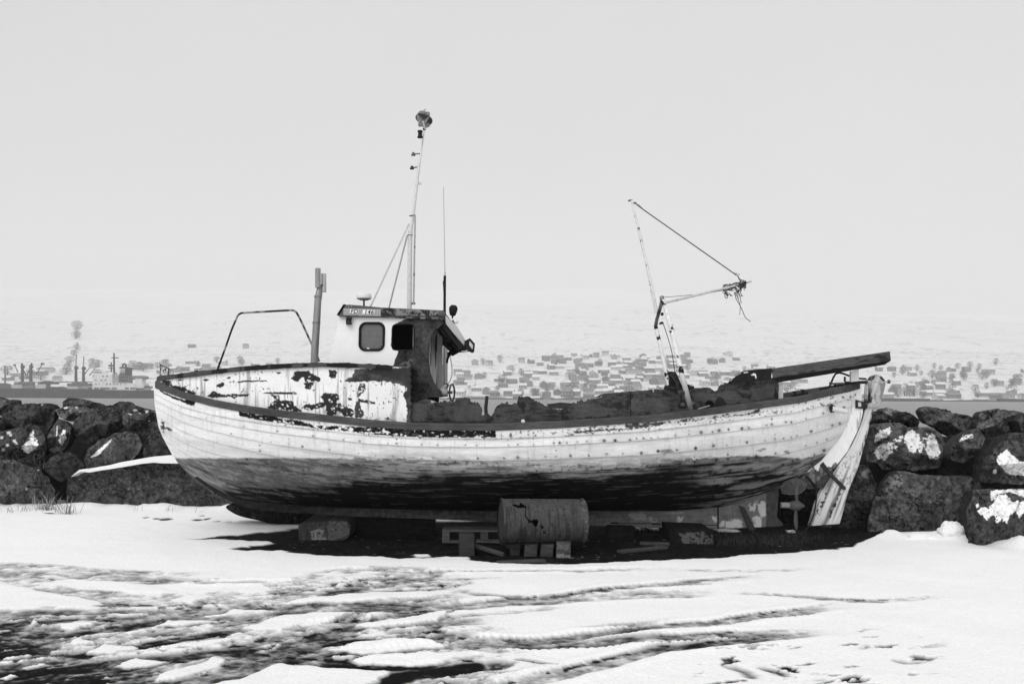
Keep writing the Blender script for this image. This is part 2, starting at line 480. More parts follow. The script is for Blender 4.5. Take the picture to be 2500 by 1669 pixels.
def hull_tone(px, py, t, w):
    n1 = fbm(px / 90, py / 12, 0, 3, 4); n2 = fbm(px / 7, py / 5, 0, 9, 3); n3 = fbm(px / 40, py / 5.5, 0, 21, 4); n4 = fbm(px / 5, py / 40, 0, 33, 3)
    T = 0.81 + 0.22 * (n1 - 0.5) + 0.05 * (n2 - 0.5)
    T *= 1 - 0.12 * ss(0.58, 0.78, n4) - 0.14 * ss(0.48, 0.68, fbm(t * 9, w * 12, 0, 35, 5, 0.6))
    yl, yb = yline(px), yblack(px)
    s = py - railc(px)
    # worn paint above the line amidships
    worn = ss(760, 1000, px) * (1 - ss(1640, 1780, px)) * ss(-38, 6, py - yl)
    T = lerp(T, 0.42 + 0.9 * (n3 - 0.5), worn * ss(0.40, 0.60, n3 + 0.25 * worn - 0.02))
    below = ss(-2, 1.5, py - yl + (n2 - 0.5) * (4 + 26 * worn))
    grey = 0.135 + 0.10 * (n1 - 0.5) + 0.08 * (n2 - 0.5)
    scuff = 0.85 * ss(0.475, 0.64, 0.5 * fbm(t * 20, w * 22, 0, 51, 6, 0.72) + 0.5 * fbm(t * 75, w * 48, 0, 53, 5, 0.7) + 0.07 * np.exp(-((px - 1010) / 130) ** 2 - ((py - 1150) / 16) ** 2) + 0.10 * np.exp(-((px - 470) / 30) ** 2 - ((py - 1155) / 12) ** 2) + 0.10 * ss(1500, 1750, px) * ss(0.5, 0.62, n3) + 0.03 * ss(600, 1000, px))
    grey = lerp(grey, 0.34, 0.85 * scuff); grey = lerp(grey, 0.03, ss(0.58, 0.68, fbm(t * 30, w * 40, 0, 57, 5, 0.65)) * 0.8)
    midg = ss(850, 1050, px) * (1 - ss(1560, 1700, px)) * (1 - ss(0, 42, py - yl))
    grey = lerp(grey, 0.34 + 0.5 * (n3 - 0.5), midg * ss(0.42, 0.58, n3))
    T = lerp(T, grey, below)
    bl = ss(-9, 9, py - yb + (fbm(t * 22, w * 55, 0, 59, 5, 0.62) - 0.5) * 70)
    aft = ss(1640, 1760, px)
    blackT = 0.006 + 0.008 * n2 + 0.06 * ss(0.62, 0.72, fbm(t * 28, w * 95, 0, 71, 4)) + aft * 0.26 * ss(0.44, 0.62, 0.75 * fbm(t * 17, w * 42, 0, 77, 4) + 0.25 * fbm(t * 90, w * 60, 0, 79, 3))
    T = lerp(T, blackT, bl)
    for k, p in enumerate(BLACKSTRAKE):
        m = pmask(px, py, p, 2.5, 0.6, 7, 100 + k)
        hol = ss(0.65, 0.68, fbm(px / 11, py / 4, 0, 91, 3)) * (0 if k == 2 else 1)
        T = lerp(T, 0.010, m * (1 - hol))
    for k, p in enumerate(GREYSTRAKE):
        m = pmask(px, py, p, 3.5, 0.8, 6, 120 + k)
        T = lerp(T, 0.05 + 0.1 * (n2 - 0.3), m * (1 - 0.7 * ss(0.58, 0.64, n2)))
    for k, p in enumerate(GREYSPOTS):
        T = lerp(T, 0.20, 0.8 * pmask(px, py, p, 2, 1.0, 5, 140 + k))
    for k, p in enumerate(BOWSPOTS):
        T = lerp(T, 0.06, pmask(px, py, p, 5, 0.8, 5, 150 + k) * ss(0.45, 0.52, n2))
    # speckled chips along the rail
    ch = ss(0.66, 0.70, fbm(px / 6, py / 4, 0, 161, 3)) * (s > 6) * (s < 30) * ss(520, 700, px)
    T = lerp(T, 0.08, ch * 0.9)
    return T

hull = MB()
NT = 900
tt = np.linspace(0, 1, NT)
nails = []
for j in range(9):
    R_ = 14 if j < 7 else 9
    fr = np.linspace(0, 1, R_)[:, None]
    w = level(tt, j)[None, :] * (1 - fr) + level(tt, j + 1)[None, :] * fr
    V = hull_pt(np.broadcast_to(tt, w.shape), w)
    du = np.gradient(V, axis=1); dv = np.gradient(V, axis=0)
    nrm = np.cross(du, dv); nrm /= np.linalg.norm(nrm, axis=-1)[..., None] + 1e-9
    nrm *= np.where(nrm[..., 1:2] > 0, -1, 1)
    lap = 0.015 * ss(0.0, 0.06, tt) * ss(0.0, 0.05, 1 - tt)
    V = V + nrm * (fr * lap[None, :])[..., None]
    PX, PY = proj(V)
    T = hull_tone(PX, PY, np.broadcast_to(tt, w.shape), w)
    # darker band along the lap seams
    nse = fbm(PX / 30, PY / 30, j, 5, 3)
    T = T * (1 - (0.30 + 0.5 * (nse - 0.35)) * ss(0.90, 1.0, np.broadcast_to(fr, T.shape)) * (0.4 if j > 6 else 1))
    # nail heads with rust below the seams
    if j in (1, 2, 3, 4, 5, 6):
        x = 430.0 + 30 * j
        while x < 2050:
            dens = 0.6 if x < 800 else (1.0 if x < 1250 else 1.5)
            x += RNG.uniform(18, 78) / dens
            c = int(np.argmin(np.abs(PX[R_ - 3] - x)));
            if c < 12 or c > NT - 12: continue
            cx, cy = PX[R_ - 3, c], PY[R_ - 3, c] - RNG.uniform(0, 2.5)
            r = RNG.choice([1.3, 1.7, 2.2, 2.8], p=[.3, .35, .22, .13]) * (1.45 if x > 1200 else 1.0)
            sl = slice(max(0, c - 25), c + 25)
            dx = PX[:, sl] - cx; dy = PY[:, sl] - cy
            wob = (fbm(PX[:, sl] / 3, PY[:, sl] / 3, j, 8, 2) - 0.5) * 2
            m = 1 - ss(r * 0.6, r * 1.3, np.hypot(dx, dy) + wob * 1.2)
            halo = np.exp(-(dx / (r * 2.6)) ** 2 - (dy / (r * 1.4)) ** 2) * 0.35 * RNG.random()
            run = np.exp(-(dx / (r * 0.7)) ** 2) * (dy > 0) * np.exp(-np.maximum(dy, 0) / RNG.uniform(4, 12)) * (0.30 if x > 1150 else 0.06) * RNG.random() ** 3
            T[:, sl] = lerp(T[:, sl] * (1 - halo) * (1 - run), 0.02, m * RNG.uniform(0.6, 1))
            if RNG.random() < 0.16:
                dy2 = dy + RNG.uniform(9, 16)
                T[:, sl] = lerp(T[:, sl], 0.03, (1 - ss(r * .5, r, np.hypot(dx, dy2))) * 0.8)
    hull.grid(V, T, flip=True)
    if j < 8:
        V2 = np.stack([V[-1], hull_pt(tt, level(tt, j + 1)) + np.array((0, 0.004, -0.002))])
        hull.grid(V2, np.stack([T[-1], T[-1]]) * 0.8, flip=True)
# far side of the hull, plainer
t2 = np.linspace(0, 1, 120); w2 = np.linspace(0, 1, 30)
TT, WW = np.meshgrid(t2, w2)
V = hull_pt(TT, WW, 1)
hull.grid(V, np.where(WW < 0.5, 0.65, np.where(WW < 0.66, 0.12, 0.02)))
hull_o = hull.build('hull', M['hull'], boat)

# outlet pipe through the planking near the stern
b = MB(); o1 = P(2030, 997, float(nd(2030)) - 0.02); o2 = P(2066, 1004, float(nd(2066)) - 0.16)
b.tube([o1, o2], 0.033, 14, 0.66, caps=False); b.tube([o1 + (o2 - o1) * 0.2, o2 - (o2 - o1) * 0.004], 0.027, 14, 0.01)
b.build('outlet_pipe', M['paint'], hull_o)
b = MB(); b.panel(Z([(860, 480), (880, 455), (915, 480), (905, 520), (870, 525)], 1750, 840, 3.136), lambda x, y: nd(x) - 0.045, 0.012, 1.5, 0.03); b.build('outlet_flange', M['rust'], hull_o)

# stem and keel
b = MB()
st = np.array([(379, 926), (378.5, 955), (380, 987), (389, 1041), (398, 1065), (423, 1111), (451, 1144), (484, 1173), (520, 1200)], float)
sw = smooth_line(P(st[:, 0], st[:, 1], D0), 6)
q1, q2 = proj(sw)
tn = np.where(q2 < 1117, 0.86, 0.09) + 0.1 * (fbm(q1 / 6, q2 / 6, 0, 4, 3) - 0.5)
b.sweep(sw + np.array((0.03, 0, 0)), [(-0.045, -0.03), (0.045, -0.03), (0.045, 0.03), (-0.045, 0.03)], np.array((0, 1, 0)), tn)
b.build('stem', M['paint'], boat)

KEEL = [(474, 1166), (493, 1157), (531, 1188), (568, 1208), (620, 1217), (763, 1229), (1050, 1236), (1628, 1240), (1753, 1232), (1820, 1216), (1868, 1196), (1900, 1188), (1901, 1205), (1897, 1262), (1912, 1279), (1909, 1284), (1753, 1291), (1500, 1285), (1209, 1273), (1040, 1266), (859, 1260), (763, 1254), (652, 1248), (610, 1240), (568, 1226), (531, 1206), (500, 1185)]
KW = [Z(p, 1500, 1180, 3.915) for p in ([(1000, 410), (1020, 370), (1090, 345), (1190, 335), (1230, 370), (1220, 420), (1100, 425)], [(1275, 200), (1340, 165), (1390, 160), (1385, 250), (1290, 265)],
      [(1385, 170), (1450, 165), (1450, 310), (1400, 330), (1380, 260)], [(1310, 330), (1370, 300), (1410, 350), (1400, 420), (1340, 420), (1320, 360)], [(930, 310), (985, 315), (985, 370), (940, 350)],
      [(600, 310), (660, 320), (640, 365), (590, 365)], [(330, 320), (410, 330), (410, 370), (335, 365)], [(120, 290), (300, 270), (310, 340), (200, 350)], [(420, 270), (600, 265), (760, 270), (560, 295)])]
def keel_tone(x, y):
    n = fbm(x / 30, y / 6, 0, 41, 4); n2 = fbm(x / 6, y / 9, 0, 43, 3)
    T = lerp(0.10, 0.15, ss(1400, 1500, x)) + 0.12 * (n - 0.4) + 0.08 * (n2 - 0.5)
    T = lerp(T, 0.16, 0.7 * ss(0.55, 0.66, n2) * ss(600, 1000, x) * (1 - ss(1200, 1500, x)) * 0.7)
    for k, p in enumerate(KW):
        T = lerp(T, 0.50 if k < 6 else 0.30, pmask(x, y, p, 4, 1, 6, 60 + k) * ss(0.38, 0.48, n2 + 0.06))
    T = np.where((np.abs(x - 1753) < 1.3) | ((np.abs(y - (1276 + (x - 1500) * 0.02)) < 1.2) & (x > 1490) & (x < 1753)), 0.01, T)
    T = np.maximum(T, 0.012) * lerp(0.22, 1, ss(680, 1000, x)); return lerp(T, 0.03 + 0.05 * n2, ss(1868, 1872, x))
b = MB(); b.panel(KEEL, lambda x, y: D0 - 0.085, 0.17, 2.0, keel_tone)
keel_o = b.build('keel', M['hull'], boat)
b = MB()
q = [(1806, 1234), (1818, 1238), (1845, 1292), (1836, 1297), (1827, 1290)]
b.panel(q, lambda x, y: D0 - 0.125, 0.035, 1.5, lambda x, y: 0.025 + 0.03 * fbm(x / 4, y / 4)); b.build('iron_strap', M['rust'], keel_o)

# sternpost, curved
SPO = [(2094, 938), (2103, 938), (2103, 960), (2107, 1006), (2100, 1035), (2091, 1057), (2069, 1101), (2037, 1143), (2010, 1163), (1990, 1180), (1962, 1186), (1940, 1178), (1973, 1149), (2005, 1124), (2021, 1105), (2046, 1076), (2062, 1047), (2072, 1022), (2082, 977), (2092, 955)]
def sp_tone(x, y):
    n = fbm(x / 6, y / 14, 0, 13, 3)
    T = 0.86 + 0.1 * (n - 0.5)
    T = lerp(T, 0.05 + 0.12 * ss(0.45, 0.6, n), ss(-2, 4, y - (1136 + 0.2 * (2020 - x)) + (n - 0.5) * 30))
    T = lerp(T, 0.2, 0.6 * ss(0.58, 0.66, fbm(x / 4, y / 40, 0, 17, 3)) * ss(995, 1010, y) * (1 - ss(1040, 1060, y)))
    return T
b = MB(); b.panel(SPO, lambda x, y: D0 - 0.075, 0.15, 1.5, sp_tone); b.build('sternpost', M['paint'], boat)

# rails
def railsweep(name, side):
    px = np.linspace(382, 2096, 220); d = nd(px)
    W = P(px, railc(px), d)
    if side > 0: W[:, 1] = 2 * D0 - W[:, 1]
    h = np.interp(px, [382, 450, 2000, 2096], [0.045, 0.040, 0.040, 0.045])
    b = MB()
    for k in range(1):
        n = fbm(px / 40, px * 0, 0, 3, 3)
        pr = [(0.055, -1), (0.055, 0.6), (0.03, 1), (-0.13, 1), (-0.13, -1)]
        V = np.stack([np.stack([W[:, 0], W[:, 1] + side * a, W[:, 2] + bb * h], -1) for a, bb in pr], 1)
        for i in range(5):
            b.grid(V[:, [i, (i + 1) % 5]] if side > 0 else V[:, [(i + 1) % 5, i]], (0.068 + 0.06 * (n - 0.5))[:, None] * np.ones((1, 2)))
        b.add(V[0], 0.04, faces=[list(range(5))], flat=True); b.add(V[-1], 0.04, faces=[list(range(5))[::-1]], flat=True)
    return b.build(name, M['wood'], boat)
railsweep('rubbing_rail', -1); railsweep('rubbing_rail', 1)

# ------------------------------------------------------------------ raised foredeck
CAP = [(389, 922), (410, 918.5), (478, 911), (587, 898.5), (695, 891), (782, 888.5), (830, 889.5), (902, 892), (956, 894), (1004, 899)]
capc = crv(CAP)
S3 = lambda p: Z(p, 370, 880, 3.729)
PEEL = [S3(p) for p in (
    [(1280, 160), (1300, 110), (1350, 95), (1430, 95), (1440, 115), (1490, 140), (1530, 155), (1530, 185), (1490, 180), (1470, 210), (1440, 255), (1410, 255), (1395, 200), (1400, 150), (1370, 140), (1340, 180), (1320, 190), (1290, 170)],
    [(1065, 430), (1080, 395), (1130, 370), (1200, 365), (1270, 380), (1310, 410), (1330, 440), (1360, 455), (1300, 460), (1200, 440), (1120, 440)],
    [(1090, 315), (1160, 320), (1160, 355), (1140, 355)],
    [(1370, 425), (1420, 405), (1500, 400), (1550, 380), (1600, 390), (1560, 420), (1480, 435), (1430, 450)],
    [(1545, 330), (1580, 290), (1610, 310), (1690, 310), (1700, 350), (1680, 380), (1690, 440), (1680, 490), (1620, 500), (1590, 480), (1590, 430), (1600, 390), (1570, 360)],
    [(1690, 385), (1750, 410), (1770, 430), (1820, 440), (1850, 470), (1820, 515), (1760, 505), (1700, 450)],
    [(1870, 370), (1895, 380), (1910, 440), (1925, 490), (1890, 540), (1860, 520), (1855, 450)],
    [(1900, 215), (1935, 215), (1940, 265), (1900, 300), (1880, 330), (1880, 280)],
    [(100, 180), (180, 195), (190, 230), (300, 240), (330, 270), (400, 290), (395, 312), (300, 285), (200, 250), (100, 215)],
    [(515, 325), (560, 285), (600, 295), (620, 312), (880, 309), (880, 318), (620, 324), (600, 335)],
    [(780, 195), (830, 182), (1045, 181), (1045, 187), (850, 193), (785, 201)],
    [(1015, 297), (1080, 287), (1300, 289), (1325, 298), (1300, 306), (1080, 301)],
    [(590, 230), (640, 200), (660, 205), (655, 230), (620, 245)],
    [(1615, 140), (1620, 90), (1670, 85), (1680, 110), (1670, 160), (1640, 155)],
    [(460, 180), (490, 168), (525, 175), (500, 186)], [(228, 182), (290, 172), (262, 186)], [(688, 166), (700, 148), (720, 150), (715, 162)], [(1135, 105), (1175, 108), (1160, 125)],
    [(1880, 350), (1960, 365), (2030, 385), (2030, 392), (1960, 386), (1885, 365)], [(1790, 342), (1822, 338), (1822, 356), (1795, 359)], [(2130, 525), (2150, 515), (2170, 535), (2140, 540)],
    [(1235, 300), (1243, 345), (1237, 345)], [(540, 330), (620, 300), (600, 330)], [(720, 320), (780, 325), (750, 345)])]
DARKTOP = S3([(1850, 75), (1830, 140), (1750, 180), (1760, 192), (1960, 195), (2050, 185), (2120, 190), (2200, 205), (2285, 225), (2330, 260), (2290, 300), (2320, 380), (2330, 450), (2312, 600), (2420, 600), (2420, 60)])
def fore_tone(x, y):
    n = fbm(x / 60, y / 30, 0, 3, 4); n2 = fbm(x / 5, y / 4, 0, 19, 3); nv = fbm(x / 5, y / 70, 0, 23, 3); nw = fbm(x / 16, y / 60, 0, 27, 3)
    T = 0.84 + 0.14 * (n - 0.5)
    T *= 1 - 0.5 * ss(0.56, 0.74, 0.6 * nv + 0.4 * nw + 0.03)
    fr = (y - capc(x)) / (railc(x) - capc(x) + 1e-6)
    T = lerp(T, 0.35, 0.7 * ss(0.52, 0.62, n2) * ss(0.84, 0.97, fr) * ss(480, 620, x))
    T = lerp(T, 0.04, ss(0.63, 0.67, n2) * ss(0.86, 1.0, fr) * ss(440, 560, x) * 0.9)
    for k, p in enumerate(PEEL):
        a = np.array(p); sz = min(np.ptp(a[:, 0]), np.ptp(a[:, 1]))
        m = pmask(x, y, p, min(4.0, 0.7 + sz * 0.15), 0.5, 7, 200 + k, grow=min(1.6, sz * 0.12)); m = m * (1 - 0.9 * ss(0.70, 0.72, fbm(x / 6, y / 4, 0, 240 + k, 3)))
        T = lerp(T, (0.018 if k not in (6, 7) else 0.05) + 0.015 * n2, m)
    m = pmask(x, y, DARKTOP, 4, 0.8, 7, 300)
    T = lerp(T, 0.030 + 0.09 * ss(0.45, 0.62, n) * n2, m)
    T = lerp(T, 0.60, m * pmask(x, y, S3([(1690, 110), (1800, 95), (1830, 130), (1790, 160), (1720, 170), (1690, 140)]), 6, 0.6, 5, 301))
    T = lerp(T, 0.05, ss(0.70, 0.73, fbm(x / 4.5, y / 4.5, 0, 61, 3)) * ss(0.5, 0.62, fbm(x / 40, y / 18, 0, 63, 2)))
    return T
fx = np.linspace(386, 1004, 60)
FORE = [(a, c) for a, c in zip(fx, capc(fx))] + [(1000 + 6 * ((k * 37) % 11) / 11, 903 + k * 5.2) for k in range(24)] + [(a, c) for a, c in zip(fx[::-1], railc(fx[::-1]) - 3)]
b = MB(); b.panel(FORE, lambda x, y: nd(x, 0.97) + 0.0, 0.04, 1.25, fore_tone)
fore_o = b.build('raised_bow_side', M['paint'], boat)
b = MB(); V = np.array([[[0, 0, 0]] * 2] * 60, float)
wt = P(fx, capc(fx), nd(fx, 0.97)); wb = P(fx, railc(fx), nd(fx, 0.97)); wt[:, 1] = 2 * D0 - wt[:, 1]; wb[:, 1] = 2 * D0 - wb[:, 1]
b.grid(np.stack([wt, wb]), 0.6); b.build('raised_bow_side', M['paint'], boat)
b = MB(); wn = P(fx, capc(fx) + 2, nd(fx, 0.97)); wf = wn.copy(); wf[:, 1] = 2 * D0 - wf[:, 1]
b.grid(np.stack([wf, wn]), 0.12); b.build('foredeck', M['wood'], boat)
def capsweep(side):
    px = np.linspace(386, 958, 150); W = P(px, capc(px) + 1, nd(px, 0.97))
    if side > 0: W[:, 1] = 2 * D0 - W[:, 1]
    n = fbm(px / 12, px * 0, 0, 31, 4); hh = (0.030 + 0.016 * (n - 0.5)) * np.interp(px, [386, 900, 958], [1.15, 1, 0.6])
    b = MB(); pr = [(0.035, -1), (0.03, 0.7), (-0.09, 0.9), (-0.09, -1)]
    n3 = fbm(px / 7, px * 0, 0, 35, 3)
    V = np.stack([np.stack([W[:, 0], W[:, 1] + side * (a + 0.012 * (n3 - 0.5)), W[:, 2] + bb * hh + (0.010 * (n3 - 0.5) if bb > 0 else 0)], -1) for a, bb in pr], 1)
    tn = np.where(fbm(px / 22, px * 0, 0, 39, 3) > 0.55, 0.015, 0.062)
    for i in range(4):
        b.grid(V[:, [i, (i + 1) % 4]] if side > 0 else V[:, [(i + 1) % 4, i]], tn[:, None] * np.ones((1, 2)))
    b.add(V[0], 0.04, faces=[[0, 1, 2, 3]], flat=True); b.add(V[-1], 0.04, faces=[[3, 2, 1, 0]], flat=True)
    b.build('cap_rail', M['wood'], boat)
capsweep(-1); capsweep(1)

# bow plate, bollards, hoop rail
b = MB(); b.panel(Z([(92, 870), (180, 912), (196, 915), (180, 1010), (95, 1012)], 370, 700, 4.612), lambda x, y: D0 - 0.05, 0.03, 1.5,
    lambda x, y: lerp(0.62, 0.03, np.maximum(ss(0.55, 0.62, fbm(x / 3, y / 3, 0, 6, 3)), (sdist(x, y, Z([(92, 870), (180, 912), (196, 915), (180, 1010), (95, 1012)], 370, 700, 4.612)) > -1.6) * 1.0)))
b.build('stemhead_plate', M['paint'], boat)
for x in (480, 498):
    b = MB(); p = P(x, 913, 12.0); b.lathe(p, (0, 0, 1), [(-0.05, 0.012), (0.03, 0.012), (0.032, 0.024), (0.045, 0.024), (0.046, 0)], 12, 0.02); b.build('bollard', M['rust'], boat)
hp = Z([(740, 935), (830, 690), (900, 490), (950, 370), (968, 330), (995, 304), (1050, 292), (1300, 278), (1540, 265), (1590, 265), (1618, 277), (1645, 310), (1700, 420), (1800, 640), (1855, 760), (1890, 840)], 370, 700, 4.612)
b = MB(); q = smooth_line([list(P(x, y, 12.25)) for x, y in hp], 5); qx, qy = proj(q)
b.tube(q, 0.0125, 10, np.where(fbm(qx / 5, qy / 5, 0, 77, 3) > 0.56, 0.3, 0.022)); b.build('hoop_rail', M['rust'], boat)

# exhaust stack
b = MB(); q = [P(767, 892, 12.1), P(769.5, 840, 12.1), P(773.5, 780, 12.1), P(776, 735, 12.1), P(778.5, 719, 12.1)]
b.tube(q, [0.046, 0.046, 0.044, 0.043, 0.043], 18, 0.30)
for (x, y) in ((776.5, 724), (772.5, 788)):
    c = P(x, y, 12.1); b.tube([c - np.array((0, 0, .012)), c + np.array((0, 0, .012))], 0.048, 18, 0.22)
b.tube([P(778.5, 719, 12.1), P(780.5, 700, 12.1)], [0.043, 0.03], 16, 0.25)
b.tube([P(780, 704, 12.1), P(789, 694, 12.1)], [0.02, 0.016], 10, 0.12)
ex = b.build('exhaust_stack', M['alu'], boat)
b = MB(); b.tube([P(776.2, 702, 12.07), P(776.2, 655, 12.07)], 0.034, 16, 0.30); b.tube([P(776.2, 655.2, 12.07), P(776.2, 654.8, 12.07)], 0.029, 16, 0.02); b.build('stack_cap', M['alu'], ex)
b = MB(); b.tube([P(790.5, 713, 12.12), P(790.5, 668, 12.12)], 0.031, 16, 0.45); b.tube([P(790.5, 668.2, 12.12), P(790.5, 667.8, 12.12)], 0.026, 16, 0.02); b.build('stack_cap', M['alu'], ex)

# ------------------------------------------------------------------ wheelhouse
DW = 11.72
HW = D0 - DW
S2 = lambda p: Z(p, 780, 680, 4.9)
SIDE = S2([(237, 452), (1445, 488), (1500, 510), (1440, 545), (1390, 590), (1345, 670), (1318, 780), (1305, 900), (1310, 1010), (1330, 1130), (1370, 1240), (1420, 1310), (1460, 1350), (1462, 1420), (1300, 1420), (1150, 1480), (900, 1480), (860, 1065), (700, 1060), (400, 1048), (112, 1030)])
def rrect(x0, y0, x1, y1, r, sk=0.0, n=6):
    o = []
    for (cx, cy, a0) in ((x1 - r, y0 + r, -90), (x1 - r, y1 - r, 0), (x0 + r, y1 - r, 90), (x0 + r, y0 + r, 180)):
        for k in range(n + 1):
            a = math.radians(a0 + 90 * k / n); yy = cy + r * math.sin(a); o.append((cx + r * math.cos(a) - sk * (yy - y0), yy))
    return o
W1 = S2(rrect(492, 538, 768, 848, 68, 0.028)); W2 = S2(rrect(872, 545, 1140, 855, 55, 0.03))
WDARK = S2([(1040, 474), (980, 505), (930, 530), (900, 545), (868, 562), (860, 700), (850, 800), (880, 850), (942, 862), (940, 885), (905, 960), (890, 1020), (860, 1066), (840, 1100), (840, 1500), (1520, 1500), (1520, 470)])
def wh_tone(x, y):
    n = fbm(x / 22, y / 22, 0, 3, 4); n2 = fbm(x / 4, y / 4, 0, 19, 3)
    T = 0.89 + 0.06 * (n - 0.5)
    m = pmask(x, y, WDARK, 1.8, 0.7, 5, 310)
    D = 0.034 + 0.07 * (n - 0.5) + 0.05 * (n2 - 0.5) + 0.05 * (fbm(x / 9, y / 14, 0, 29, 4) - 0.5)
    D = lerp(D, 0.13, pmask(x, y, S2([(900, 1110), (960, 1030), (1080, 960), (1110, 960), (1080, 1060), (1100, 1110), (1040, 1150), (930, 1190)]), 4, 1, 7, 311) * ss(0.40, 0.5, n2 + 0.05))
    D = lerp(D, 0.26, pmask(x, y, S2([(920, 1080), (1000, 1110), (1040, 1140), (930, 1180)]), 4, 1, 7, 317))
    D = lerp(D, 0.010, pmask(x, y, S2([(850, 1200), (1000, 1180), (1120, 1200), (1210, 1280), (1040, 1290), (900, 1260)]), 4, 1, 7, 312))
    D = lerp(D, 0.30, ss(0.735, 0.76, fbm(x / 3.2, y / 3.8, 0, 88, 3)) * ss(1010, 1040, x) * 0.22)
    D = lerp(D, 0.012, (np.abs(x - (780 + 1115 / 4.9)) < 1.6) * (y > 905) * (y < 945))
    return lerp(T, D, m)
b = MB(); b.panel(SIDE, lambda x, y: DW + 0 * x, 0.035, 1.25, wh_tone, holes=[W1, W2], back_tone=0.05)
wh = b.build('wheelhouse', M['paint'], boat)
# far side, front and rear walls
def wpt(px, py, back=0.0):
    p = P(px, py, DW); p[1] += back; return p
A0, A1, A2, A3 = wpt(834, 752), wpt(804, 900), wpt(1045, 985), wpt(1052, 762)
bk = np.array((0, 2 * HW, 0))
b = MB(); b.prism([A0 + bk, A1 + bk, A2 + bk, A3 + bk], [p + bk * 0.98 for p in (A0, A1, A2, A3)], 0.05)
b.build('far_wall', M['paint'], wh)
b = MB(); fo = np.array((0.03, 0, 0)); s4 = np.array((0, 0.036, 0))
b.prism([A0 + s4, A1 + s4, A1 + bk, A0 + bk], [p + fo for p in (A0 + s4, A1 + s4, A1 + bk, A0 + bk)], 0.6); b.build('front_wall', M['paint'], wh)
for k in range(3):
    u0, u1 = 0.08 + 0.3 * k, 0.30 + 0.3 * k; b = MB()
    c = [lerp(A0, A1, v) + bk * u - fo * 0.15 for v, u in ((0.2, u0), (0.6, u0), (0.6, u1), (0.2, u1))]
    b.prism(c, [p - np.array((0.006, 0, 0)) for p in c], 0.05); b.build('front_pane', M['glass'], wh)
# rear bulkhead set inside the curved side wall, with its door
b = MB(); XA = float(wpt(1046.5, 900)[0])
def bk_pt(u, z):          # u across the boat, 0 near side, 1 far side
    return np.array((XA + 0.045 * u, DW + 0.05 + u * (2 * HW - 0.05), z))
zt, zb = float(wpt(1070, 764)[2]), float(wpt(1070, 968)[2])
nr_, nc_ = 60, 50
U, ZZ = np.meshgrid(np.linspace(0, 1, nc_), np.linspace(zt, zb, nr_))
V = np.stack([XA + 0.11 * U, DW + 0.05 + U * (2 * HW - 0.05), ZZ], -1)
nzz = fbm(U * 9, ZZ * 3, 0, 5, 4)
T = np.where(U < 0.42, 0.52, 0.36); T = lerp(T, 0.05, ss(0.56, 0.62, fbm(U * 26, ZZ * 5, 0, 15, 4)) * (U < 0.42)); T = np.where(np.abs(U - 0.18) < 0.012, 0.2, T)
b.grid(V, T, flip=True); b.build('rear_bulkhead', M['paint'], wh)
xd = XA + 0.075
for u0, u1 in ((0.40, 0.425), (0.70, 0.725)):
    b = MB(); b.box((xd, DW + 0.05 + (u0 + u1) / 2 * 2 * HW, (zt + zb) / 2 + 0.03), (0.06, (u1 - u0) * 2 * HW, zt - zb - 0.1), tone=0.5); b.build('door_frame', M['paint'], wh)
b = MB(); b.box((xd, DW + 0.05 + 0.56 * 2 * HW, (zt + zb) / 2 + 0.03), (0.03, 0.27 * 2 * HW, zt - zb - 0.15), tone=0.3)
dr = b.build('door', M['paint'], wh); b = MB(); b.box((xd + 0.012, DW + 0.05 + 0.56 * 2 * HW, (zt + zb) / 2 + 0.12), (0.012, 0.2 * 2 * HW, (zt - zb) * 0.42), tone=0.03)
b.build('door_pane', M['glass'], wh)
b = MB(); b.box(wpt(1008, 828) + np.array((0, 0.25, 0)), (0.05, 0.05, 0.32), tone=0.45); b.box(wpt(1012, 828) + np.array((0.03, 0.27, 0)), (0.03, 0.05, 0.32), tone=0.2); b.build('window_post', M['paint'], wh)
# window 1: gasket and pane
cxw = np.mean(W1, 0); out = []
b = MB(); g = [P(x, y, DW - 0.006) for x, y in (np.array(W1) - cxw) * 1.045 + cxw]; g.append(g[0]); g.append(g[1])
b.tube(g, 0.0135, 8, 0.012, caps=False); ga = b.build('window_gasket', M['black'], wh)
b = MB(); b.panel(W1, lambda x, y: DW + 0.012, 0.006, 4, 0.1); b.build('window_pane', M['glass'], wh)
b = MB(); b.panel(S2([(560, 845), (575, 818), (605, 838), (600, 850)]), lambda x, y: DW + 0.008, 0.002, 2, 0.6); b.build('paper_scrap', M['paint'], wh)
b = MB(); g = [P(x, y, DW + 0.004) for x, y in W2]; g.append(g[0]); g.append(g[1]); b.tube(g, 0.008, 8, 0.012, caps=False); b.build('window_gasket', M['black'], wh)

